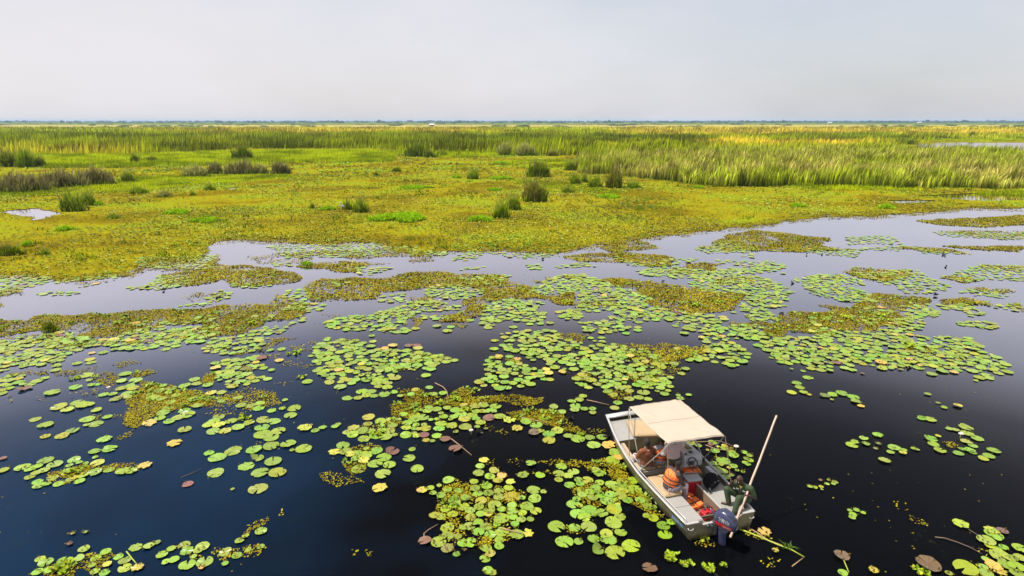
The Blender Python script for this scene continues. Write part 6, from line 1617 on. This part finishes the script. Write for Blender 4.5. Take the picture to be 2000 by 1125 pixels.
mb = MB(); mb.tube([(-.09, .20, .36), (-.09, .29, .36)], .012, 6); mb.tube([(.09, .20, .36), (.09, .29, .36)], .012, 6); mb.build('clamp_screws', M['rail'], motor)
mb = MB(); mb.tube([(.05, .10, .60), (.08, .26, .68), (.10, .44, .78)], [.035, .026, .022], 8); tl = mb.build('tiller', M['navy'], motor, True)
mb = MB(); mb.tube([(.088, .34, .725), (.103, .46, .79)], [.024, .026], 8); mb.build('grip', M['black'], tl, True)

# ------------------------------------------------------------------ things carried in the boat (each its own thing)
def at_boat(name, p, rz=0.0):
    return empty(name, from_boat(p), BOAT_ROT + rz)
def cushion(p, size, rz, lab, sag=0.02):
    sx, sy, sz = size
    n = 10
    V, Fc = [], []
    for top in (0, 1):
        for j in range(n + 1):
            for i in range(n + 1):
                u, v = i / n * 2 - 1, j / n * 2 - 1
                ed = max(abs(u), abs(v))
                e = 1 - max(0, ed - .8) / .2 * .5
                z = sz * (.5 + (top - .5) * e) + (sag * mnoise.noise(Vector((u * 1.7 + p[0] * 9, v * 1.7, top))) if top else 0)
                V.append((u * sx / 2 * (1 - .02 * v * v), v * sy / 2 * (1 - .02 * u * u), z))
    N = (n + 1) ** 2
    for j in range(n):
        for i in range(n):
            a = j * (n + 1) + i
            Fc += [(a, a + n + 1, a + n + 2, a + 1), (N + a, N + a + 1, N + a + n + 2, N + a + n + 1)]
    rim = [i for i in range(n)] + [n + (n + 1) * j for j in range(n)] + [N - 1 - i for i in range(n)] + [(n + 1) * (n - j) for j in range(n)]
    for k in range(len(rim)):
        a, b = rim[k], rim[(k + 1) % len(rim)]
        Fc.append((a, b, b + N, a + N))
    mb = MB(); mb.add(V, Fc)
    o = mb.build('seat_cushion', M['tan_vinyl'], None, True)
    o.location = from_boat(p); o.rotation_euler = (0, 0, BOAT_ROT + rz)
    tag(o, lab, 'cushion', 'tan cushions in the boat')
cushion((.10, 4.36, .517), (.80, 1.0, .11), -.22, 'thick tan cushion lying on the bow deck under canopy edge')
cushion((-.725, 1.50, .478), (.50, .92, .075), .03, 'tan cushion on the left locker under the man in orange')
cushion((-.72, 2.57, .432), (.50, .40, .06), 0, 'tan cushion under the man in the brown shirt')
cushion((-.22, 2.56, .432), (.42, .38, .06), .05, 'tan cushion under the vested passenger at the bow bench')

for k, (x0, x1, dz) in enumerate(((-.93, -1.00, 0.0), (-.84, -.92, 0.03))):
    p0, p1 = Vector((x0 + .04, 3.85, .44 + dz)), Vector((x1 + .02, 2.86, .43 + dz))
    mb = MB(); d = (p1 - p0)
    a = math.atan2(d.x, -d.y)
    mb.box((-.045, -d.length, -.012), (.045, 0, .014))
    o = mb.build('wooden_plank', M['plank'], None, bevel=.005); o.location = from_boat(p0); o.rotation_euler = (0, 0, BOAT_ROT + a)
    tag(o, ('outer pale plank along the left side by the bow', 'inner pale plank along the left side by the bow')[k], 'plank', 'planks inside the left bow')

# red cool box with white lid
co = at_boat('cool_box', (.02 + .0, 1.72, .06), -.12)
co.location = from_boat((.20, 1.60, .057))
mb = MB(); mb.box((-.20, -.14, 0), (.20, .14, .44)); mb.build('body', M['red'], co, bevel=.03, seg=3)
mb = MB(); mb.box((-.215, -.155, .441), (.215, .155, .50)); mb.build('lid', M['white'], co, bevel=.025, seg=3)
mb = MB(); mb.tube([(-.21, .02, .38), (-.22, .17, .42), (-.20, .18, .50), (.0, .185, .53), (.20, .18, .50), (.22, .17, .42), (.21, .02, .38)], .012, 6); mb.build('handle', M['white'], co, True)
tag(co, 'red cool box with a white lid beside the console', 'cool box')

# black bag
bg = at_boat('bag', (.62, 1.36, .362), .35)
mb = MB(); mb.ball((0, 0, .15), (.27, .20, .15), 16, 10); mb.ball((.05, .05, .24), (.18, .14, .09), 14, 8); mb.ball((-.14, -.06, .13), (.15, .15, .12), 12, 8); body = mb.build('body', M['black_cloth'], bg, True)
mb = MB(); mb.tube([(-.22, -.1, .14), (-.30, -.2, .10), (-.33, -.22, .02), (-.30, -.26, -.10)], [(.02, .006)] * 4, 6); mb.build('strap', M['black'], bg)
mb = MB(); mb.tube([(.10, .14, .27), (.16, .06, .33), (.22, -.02, .27)], .012, 6); mb.build('handle', M['rail'], bg, True)
mb = MB(); mb.tube([(-.1, -.16, .22), (.1, -.17, .22)], .006, 5); mb.build('zip', M['rail'], bg)
tag(bg, 'bulky black bag on the right deck behind the console', 'bag')

# red fuel tank
ft = at_boat('fuel_tank', (.02, .58, .06), .25)
mb = MB(); mb.box((-.19, -.11, 0), (.19, .11, .20)); mb.build('body', M['red'], ft, bevel=.035, seg=3)
mb = MB(); mb.box((-.16, -.09, .19), (-.03, .09, .235)); mb.build('shoulder', M['red'], ft, bevel=.02, seg=3)
mb = MB(); mb.tube([(.02, -.0, .19), (.04, 0, .26), (.13, 0, .26), (.15, 0, .19)], .018, 8); mb.build('handle', M['red'], ft, True)
for x, y in ((-.10, .02), (.07, .06)):
    mb = MB(); mb.tube([(x, y, .20), (x, y, .275)], [.035, .032], 10); mb.build('cap', M['black'], ft, True)
tag(ft, 'red plastic fuel tank with black caps near the motor', 'fuel tank')

def loose_jacket(p, rz, lab, tilt=0.0, sc=1.0):
    root = empty('life_jacket', from_boat(p), 0); root.rotation_euler = (tilt, 0, BOAT_ROT + rz); root.scale = (sc, sc, sc)
    for s in (-1, 1):
        mb = MB(); mb.extrude([(s * .02, -.30), (s * .17, -.28), (s * .20, -.10), (s * .19, .10), (s * .12, .26), (s * .06, .27), (s * .05, .12), (s * .02, .04)], .0, .07); mb.build('front_panel', M['orange'], root, bevel=.022, seg=3)
    mb = MB(); mb.extrude([(-.17, -.27), (.17, -.27), (.19, .08), (.12, .30), (-.12, .30), (-.19, .08)], -.06, -.002); mb.build('back_panel', M['orange'], root, bevel=.02, seg=3)
    for y in (-.16, .02):
        mb = MB(); mb.box((-.21, y - .016, .066), (.21, y + .016, .076)); mb.build('strap', M['black'], root)
    mb = MB(); mb.box((-.03, -.18, .07), (.03, -.14, .09)); mb.build('buckle', M['black'], root, bevel=.004)
    tag(root, lab, 'life jacket', 'spare orange life jackets in the boat')
loose_jacket((-.10, 1.22, .125), .22, 'orange life jacket lying on the boat floor', 0.06, 1.15)
loose_jacket((.34, 1.93, .555), 1.6, 'orange life jacket heaped below the steering wheel', 0.1, .78)

# bamboo pole held by the man in green
P0, P1 = Vector((.20 - .30 * .74, -.17 - .30 * .428, -.30)), Vector((2.05, .90, 2.50))
mb = MB()
n = 15
mb.tube([P0.lerp(P1, i / n) + Vector((.006 * math.sin(i * 1.3), .006 * math.cos(i * 1.7), 0)) for i in range(n + 1)], [.030 - .006 * i / n for i in range(n + 1)], 10)
pole = mb.build('punting_pole', M['bamboo'], None, True)
for v in pole.data.vertices: v.co -= Vector((.20, -.17, 0))
pole.location = from_boat((.20, -.17, 0)); pole.rotation_euler = (0, 0, BOAT_ROT)
pole.name = 'pole'
for k in range(1, 9):
    q = P0.lerp(P1, k / 9.0) - Vector((.20, -.17, 0)); d = (P1 - P0).normalized()
    mb = MB(); mb.tube([q - d * .008, q + d * .008], .033 - .006 * k / 9, 10); mb.build('node_ring', M['bamboo'], pole, True)
tag(pole, 'long pale bamboo pole held upright at the boat stern', 'pole')

# ------------------------------------------------------------------ people
M['skin'] = simple_mat('dark_skin', (0.055, 0.022, 0.013), 0.45, var=0.12, scale=9)
M['hair'] = simple_mat('black_hair', (0.010, 0.008, 0.007), 0.8)
M['eye'] = simple_mat('eye', (0.55, 0.52, 0.48), 0.3)
M['brown_shirt'] = simple_mat('brown_shirt', (0.17, 0.052, 0.016), 0.85, var=0.22, scale=7, bump=0.4)
M['cream'] = simple_mat('cream_cotton', (0.42, 0.37, 0.34), 0.85, var=0.08, bump=0.2)
M['grey_shirt'] = simple_mat('grey_shirt', (0.30, 0.29, 0.33), 0.85, var=0.12, bump=0.3)
M['lilac_shirt'] = simple_mat('pale_lilac_shirt', (0.36, 0.275, 0.27), 0.85, var=0.10, bump=0.4)
M['olive_trousers'] = simple_mat('dark_olive_trousers', (0.040, 0.036, 0.022), 0.85, var=0.2, bump=0.3)
M['dark_shirt'] = simple_mat('dark_shirt', (0.045, 0.032, 0.034), 0.85, var=0.25, bump=0.3)
M['ranger_green'] = simple_mat('dark_green_uniform', (0.028, 0.048, 0.016), 0.85, var=0.22, scale=7, bump=0.4)
M['yellow'] = simple_mat('yellow_cotton', (0.60, 0.42, 0.05), 0.85)
def stripe_mat():
    m, n, l, b = new_mat('striped_grey_cotton')
    tc = n.new('ShaderNodeTexCoord'); w = n.new('ShaderNodeTexWave'); w.inputs['Scale'].default_value = 9; w.inputs['Distortion'].default_value = 2.5; w.inputs['Detail'].default_value = 2
    l.new(tc.outputs['Object'], w.inputs['Vector'])
    r = n.new('ShaderNodeValToRGB'); r.color_ramp.elements[0].color = (0.16, 0.14, 0.17, 1); r.color_ramp.elements[1].color = (0.46, 0.42, 0.45, 1)
    l.new(w.outputs['Fac'], r.inputs['Fac']); l.new(r.outputs['Color'], b.inputs['Base Color']); b.inputs['Roughness'].default_value = 0.85
    return m
M['stripes'] = stripe_mat()

def remeshed(mb, name, voxel, smooth_it=4):
    me = mb.mesh(name)
    o = bpy.data.objects.new(name, me); COL.objects.link(o)
    m = o.modifiers.new('r', 'REMESH'); m.mode = 'VOXEL'; m.voxel_size = voxel
    s = o.modifiers.new('s', 'SMOOTH'); s.factor = 0.5; s.iterations = smooth_it
    dg = bpy.context.evaluated_depsgraph_get()
    out = bpy.data.meshes.new_from_object(o.evaluated_get(dg))
    bpy.data.objects.remove(o, do_unlink=True); bpy.data.meshes.remove(me)
    for p in out.polygons: p.use_smooth = True
    out.name = name
    return out

def chain(mb, pts, rad, n=12):
    """tapered limb with rounded joints"""
    pts = [Vector(p) for p in pts]
    for i in range(len(pts) - 1):
        steps = 4
        P_ = [pts[i].lerp(pts[i + 1], k / steps) for k in range(steps + 1)]
        R_ = [rad[i] + (rad[i + 1] - rad[i]) * k / steps for k in range(steps + 1)]
        mb.tube(P_, R_, n)
    for p, r in zip(pts, rad): mb.ball(p, r * 0.995, 12, 8)

def person(pos, rz, J, lab, top, top_col, legs_mat, sleeves='long', vest=False, shoes=False, hair=True, collar=None, extra=None, look=(0, 1, -.1), bulk=1.0):
    """J: joints in the figure's own frame, facing +Y, x to its right; pos is the frame origin in boat space"""
    J = {k: Vector(v) for k, v in J.items()}
    root = empty('person', from_boat(pos), BOAT_ROT + rz)
    f = Vector(look).normalized()
    rt = f.cross(Vector((0, 0, 1))).normalized(); up = rt.cross(f).normalized()
    Rh = Matrix((rt, f, up)).transposed()
    body = MB()
    hip, ch, nk, hd = J['hip'], J['chest'], J['neck'], J['head']
    waist = hip.lerp(ch, .5)
    body.tube([hip + Vector((0, 0, -.06)), hip, waist, ch, ch.lerp(nk, .7)], [(.13, .10), (.16, .115), (.135, .095), (.165, .11), (.09, .075)], 16)
    chain(body, [ch.lerp(nk, .6), nk, nk.lerp(hd, .6)], [.07, .052, .05])
    body.ball(hd, (.076, .095, .118), 18, 14, Rh)
    body.ball(hd + Rh @ Vector((0, .035, -.06)), (.055, .06, .055), 14, 10, Rh)
    body.ball(hd + Rh @ Vector((0, .098, -.015)), (.018, .022, .030), 10, 8, Rh)         # nose
    body.ball(hd + Rh @ Vector((0, .085, -.060)), (.028, .016, .012), 10, 8, Rh)         # mouth
    for s in (-1, 1): body.ball(hd + Rh @ Vector((s * .078, -.008, -.005)), (.012, .022, .034), 8, 6, Rh)   # ears
    hands = MB()
    for s in 'LR':
        sg = -1 if s == 'L' else 1
        sh, el, ha = J['sh' + s], J['el' + s], J['ha' + s]
        chain(body, [ch.lerp(nk, .45) + Vector((sg * .06, 0, 0)), sh, el, ha], [.075, .062, .045, .030])
        hp = hip + Vector((sg * .09, 0, -.01)); kn, ft, to = J['kn' + s], J['ft' + s], J['to' + s]
        chain(body, [hp, kn, ft], [.092, .062, .042])
        chain(body, [ft, ft.lerp(to, .5), to], [.042, .040, .030])
        d = (J.get('fi' + s, ha + (ha - el)) - ha).normalized()
        side = d.cross(Vector((0, 0, 1))); side = side.normalized() if side.length > .1 else Vector((1, 0, 0))
        nrm = side.cross(d)
        body.tube([ha, ha + d * .04, ha + d * .085], [(.030, .018), (.042, .018), (.040, .014)], 10)
        for k, (o_, ln) in enumerate(((-.03, .062), (-.011, .075), (.010, .072), (.029, .056))):
            b0 = ha + d * .078 + side * o_
            b1 = b0 + d * ln * .5 - nrm * .008; b2 = b1 + d * ln * .38 - nrm * .024
            hands.tube([b0, b1, b2], [.0095, .009, .007], 6)
        t0 = ha + d * .025 - side * sg * -.035
        hands.tube([t0, t0 + d * .03 + side * sg * .024, t0 + d * .058 + side * sg * .028 - nrm * .012], [.012, .011, .008], 6)
    me = remeshed(body, 'body', .0125)
    bm = bmesh.new(); bm.from_mesh(me); hm = hands.mesh('h'); bm.from_mesh(hm); bm.to_mesh(me); bm.free(); bpy.data.meshes.remove(hm)
    for p in me.polygons: p.use_smooth = True
    link('body', me, M['skin'], root)
    for s in (-1, 1):
        e = MB(); e.ball(hd + Rh @ Vector((s * .032, .080, .012)), .012, 8, 6); e.build('eye', M['eye'], root, True)
    if hair:
        h_ = MB(); h_.ball(hd + Rh @ Vector((0, -.012, .022)), (.083, .098, .106), 16, 12, Rh); h_.build('hair', M['hair'], root, True)
    # shirt
    S = MB()
    hem = Vector((0, 0, .05 if hip.z > .5 and not vest else -.05))
    S.tube([hip + hem, hip + Vector((0, 0, .07 if hem.z > 0 else .02)), waist, ch, ch.lerp(nk, .75)], [(.178 * bulk, .132), (.182 * bulk, .138), (.166 * bulk, .124), (.188 * bulk, .132), (.095, .085)], 18)
    for s in 'LR':
        sg = -1 if s == 'L' else 1
        sh, el, ha = J['sh' + s], J['el' + s], J['ha' + s]
        if sleeves == 'none': chain(S, [ch.lerp(nk, .5) + Vector((sg * .05, 0, 0)), sh], [.085, .078])
        elif sleeves == 'short': chain(S, [ch.lerp(nk, .5) + Vector((sg * .05, 0, 0)), sh, sh.lerp(el, .72)], [.086, .082, .070])
        else: chain(S, [ch.lerp(nk, .5) + Vector((sg * .05, 0, 0)), sh, el, el.lerp(ha, .85)], [.086, .082, .063, .046])
    link('shirt', remeshed(S, 'shirt', .015), top_col, root)
    if collar:
        c_ = MB(); ctr = ch.lerp(nk, .72)
        c_.tube([ctr + Vector((math.cos(a) * .078, math.sin(a) * .07, .018 * math.sin(a * 1) + .012)) for a in np.linspace(.4, 2 * math.pi + .0, 18)], [(.012, .022)] * 18, 6); c_.build('collar', collar, root, True)
    T = MB()
    T.tube([hip + Vector((0, 0, -.075)), hip, hip + Vector((0, 0, .06))], [(.165, .13), (.178, .13), (.162, .118)], 16)
    for s in 'LR':
        sg = -1 if s == 'L' else 1
        hp = hip + Vector((sg * .09, 0, -.01)); kn, ft = J['kn' + s], J['ft' + s]
        chain(T, [hp, kn, kn.lerp(ft, .88)], [.110, .082, .068])
    link('trousers', remeshed(T, 'trousers', .015), legs_mat, root)
    if vest:
        v_ = MB()
        v_.tube([hip.lerp(ch, .18), hip.lerp(ch, .22), waist, ch, ch.lerp(nk, .42), ch.lerp(nk, .62)], [(.17, .14), (.218, .176), (.215, .17), (.228, .178), (.205, .15), (.13, .115)], 20)
        vm = remeshed(v_, 'life_jacket', .014, 2)
        vo = link('life_jacket', vm, M['orange'], root)
        for t in (.18, .62):
            c_ = hip.lerp(ch, .28).lerp(ch, t); ax = (ch - hip).normalized()
            b_ = MB(); e1 = Vector((1, 0, 0)); e2 = ax.cross(e1)
            b_.tube([c_ + e1 * math.cos(a) * .238 + e2 * math.sin(a) * .198 for a in np.linspace(0, 2 * math.pi, 30)], [(.006, .016)] * 30, 6, False); b_.build('strap', M['black'], vo, True)
        for s in (-1, 1):
            b_ = MB(); b_.tube([ch + Vector((s * .10, .14, .02)), ch.lerp(nk, .6) + Vector((s * .11, .02, .05)), ch + Vector((s * .11, -.15, .0))], [(.045, .022)] * 3, 8); b_.build('shoulder_strap', M['orange'], vo, True)
    if shoes:
        for s in 'LR':
            b_ = MB(); chain(b_, [J['ft' + s] + Vector((0, -.03, -.02)), J['ft' + s].lerp(J['to' + s], .5), J['to' + s]], [.048, .046, .038]); b_.build('shoe', M['black'], root, True)
    if extra: extra(root, J)
    tag(root, lab, 'person')
    return root

def seated(lean=0.04, kx=.12, kz=.12, hand='knee', ky=.42):
    J = dict(hip=(0, 0, .10), chest=(0, lean * .7, .42), neck=(0, lean, .58), head=(0, lean + .03, .72))
    for s, sg in (('L', -1), ('R', 1)):
        J['sh' + s] = (sg * .185, lean * .8, .50); J['el' + s] = (sg * .22, lean + .12, .25); J['ha' + s] = (sg * (kx + .02), .32, .20)
        J['kn' + s] = (sg * kx, ky, kz); J['ft' + s] = (sg * kx, ky + .06, -.33); J['to' + s] = (sg * kx, ky + .22, -.36)
    return J
# man in brown on the bench, back to us
J = seated(.02)
def brown_extra(root, J):
    b = MB(); b.tube([(-.13, -.125, .47), (-.05, -.142, .33), (-.02, -.142, .18)], [(.008, .003)] * 3, 5); b.build('shirt_fold', M['dark_shirt'], root)
    b = MB(); b.tube([(.16, -.10, .45), (.02, -.145, .38), (-.10, -.135, .46)], [(.008, .003)] * 3, 5); b.build('shirt_fold', M['dark_shirt'], root)
person((-.72, 2.50, .49), .06, J, 'seated man in brown shirt seen from behind at the bow bench', 'shirt', M['brown_shirt'], M['cream'], 'long', collar=M['cream'], extra=brown_extra, bulk=1.08)
# passenger in life jacket beside him
J = seated(.03)
person((-.23, 2.52, .49), -.05, J, 'seated passenger in orange life jacket half hidden under the canopy', 'shirt', M['grey_shirt'], M['grey_shirt'], 'short', vest=True)
# standing helmsman
J = dict(hip=(0, 0, .88), chest=(0, .02, 1.20), neck=(0, .03, 1.38), head=(0, .06, 1.53), shL=(-.19, .02, 1.31), shR=(.19, .02, 1.31), elL=(-.27, .04, 1.04), elR=(.27, .06, 1.06), haL=(-.24, .22, .92), haR=(.33, .02, .98), fiR=(.42, .02, .96),
         knL=(-.11, .03, .47), knR=(.11, .05, .47), ftL=(-.12, -.02, .07), ftR=(.12, 0, .07), toL=(-.14, .15, .035), toR=(.14, .17, .035))
person((-.19, 2.02, .06), .0, J, 'man standing at the console in pale shirt and dark trousers', 'shirt', M['lilac_shirt'], M['olive_trousers'], 'long', shoes=True, bulk=1.12)
# man in life jacket on the left locker, facing across the boat
J = seated(.16, kx=.15, kz=.10, ky=.43)
J['head'] = (0, .26, .69); J['neck'] = (0, .19, .56); J['elL'] = (-.25, .27, .22); J['elR'] = (.25, .27, .22); J['haL'] = (-.10, .42, .21); J['haR'] = (.10, .42, .20); J['ftL'] = (-.15, .44, -.36); J['ftR'] = (.15, .44, -.36); J['toL'] = (-.15, .60, -.40); J['toR'] = (.15, .60, -.40)
person((-.71, 1.31, .53), -1.45, J, 'man in bright orange life jacket leaning forward on left locker', 'shirt', M['dark_shirt'], M['stripes'], 'none', vest=True, look=(0, 1, -.35))
# man in green on the right gunwale with the pole
def L5(p, rz, o):     # boat space -> figure space
    d = Vector(p) - Vector(o)
    return (d.x * math.cos(-rz) - d.y * math.sin(-rz), d.x * math.sin(-rz) + d.y * math.cos(-rz), d.z)
O5, R5 = (.955, .42, .49), math.radians(118)
JB = dict(hip=(.955, .42, .58), chest=(.86, .38, .88), neck=(.80, .37, 1.04), head=(.715, .375, 1.17), shR=(.745, .53, .97), shL=(.945, .215, .97), elR=(.66, .64, .80), haR=(.615, .50, 1.05), elL=(1.04, .12, .73), haL=(.89, .165, .82), fiL=(.80, .19, .85), fiR=(.63, .45, 1.13),
          knR=(.54, .60, .78), ftR=(.58, .50, .40), toR=(.44, .60, .385), knL=(.62, .20, .76), ftL=(.47, .13, .40), toL=(.36, .16, .385))
J = {k: L5(v, R5, O5) for k, v in JB.items()}
def ranger_extra(root, J):
    ch, nk = J['chest'], J['neck']
    b = MB(); b.add([ch.lerp(nk, .8) + Vector((-.045, .085, 0)), ch.lerp(nk, .8) + Vector((.045, .085, 0)), ch + Vector((0, .145, .05))], [(0, 1, 2)]); b.build('undershirt', M['yellow'], root)
    for s in (-1, 1):
        b = MB(); p = ch.lerp(nk, .15) + Vector((s * .085, .128, 0)); b.box((p.x - .035, p.y, p.z - .012), (p.x + .035, p.y + .012, p.z + .012)); b.build('badge', M['white'], root)
lk = L5((.715 - .75, .375 - .25, 1.17 - .45), R5, (.715, .375, 1.17))
person(O5, R5, J, 'bald man in dark green uniform on the right gunwale holding the pole', 'shirt', M['ranger_green'], M['ranger_green'], 'short', hair=False, collar=M['ranger_green'], extra=ranger_extra, look=lk)

# ------------------------------------------------------------------ haze over the plain
M['haze'] = bpy.data.materials.new('haze'); M['haze'].use_nodes = True
hn, hl = M['haze'].node_tree.nodes, M['haze'].node_tree.links
hn.clear()
ho = hn.new('ShaderNodeOutputMaterial'); hv = hn.new('ShaderNodeVolumePrincipled')
hv.inputs['Color'].default_value = (0.50, 0.71, 0.98, 1)
hv.inputs['Density'].default_value = 0.00010
hv.inputs['Anisotropy'].default_value = 0.0
hl.new(hv.outputs['Volume'], ho.inputs['Volume'])
mb = MB(); mb.box((-9100, -80, -1.0), (9100, 11600, 22.0))
tag(mb.build('haze', M['haze']), 'thin pale haze over the far plain', kind='stuff')
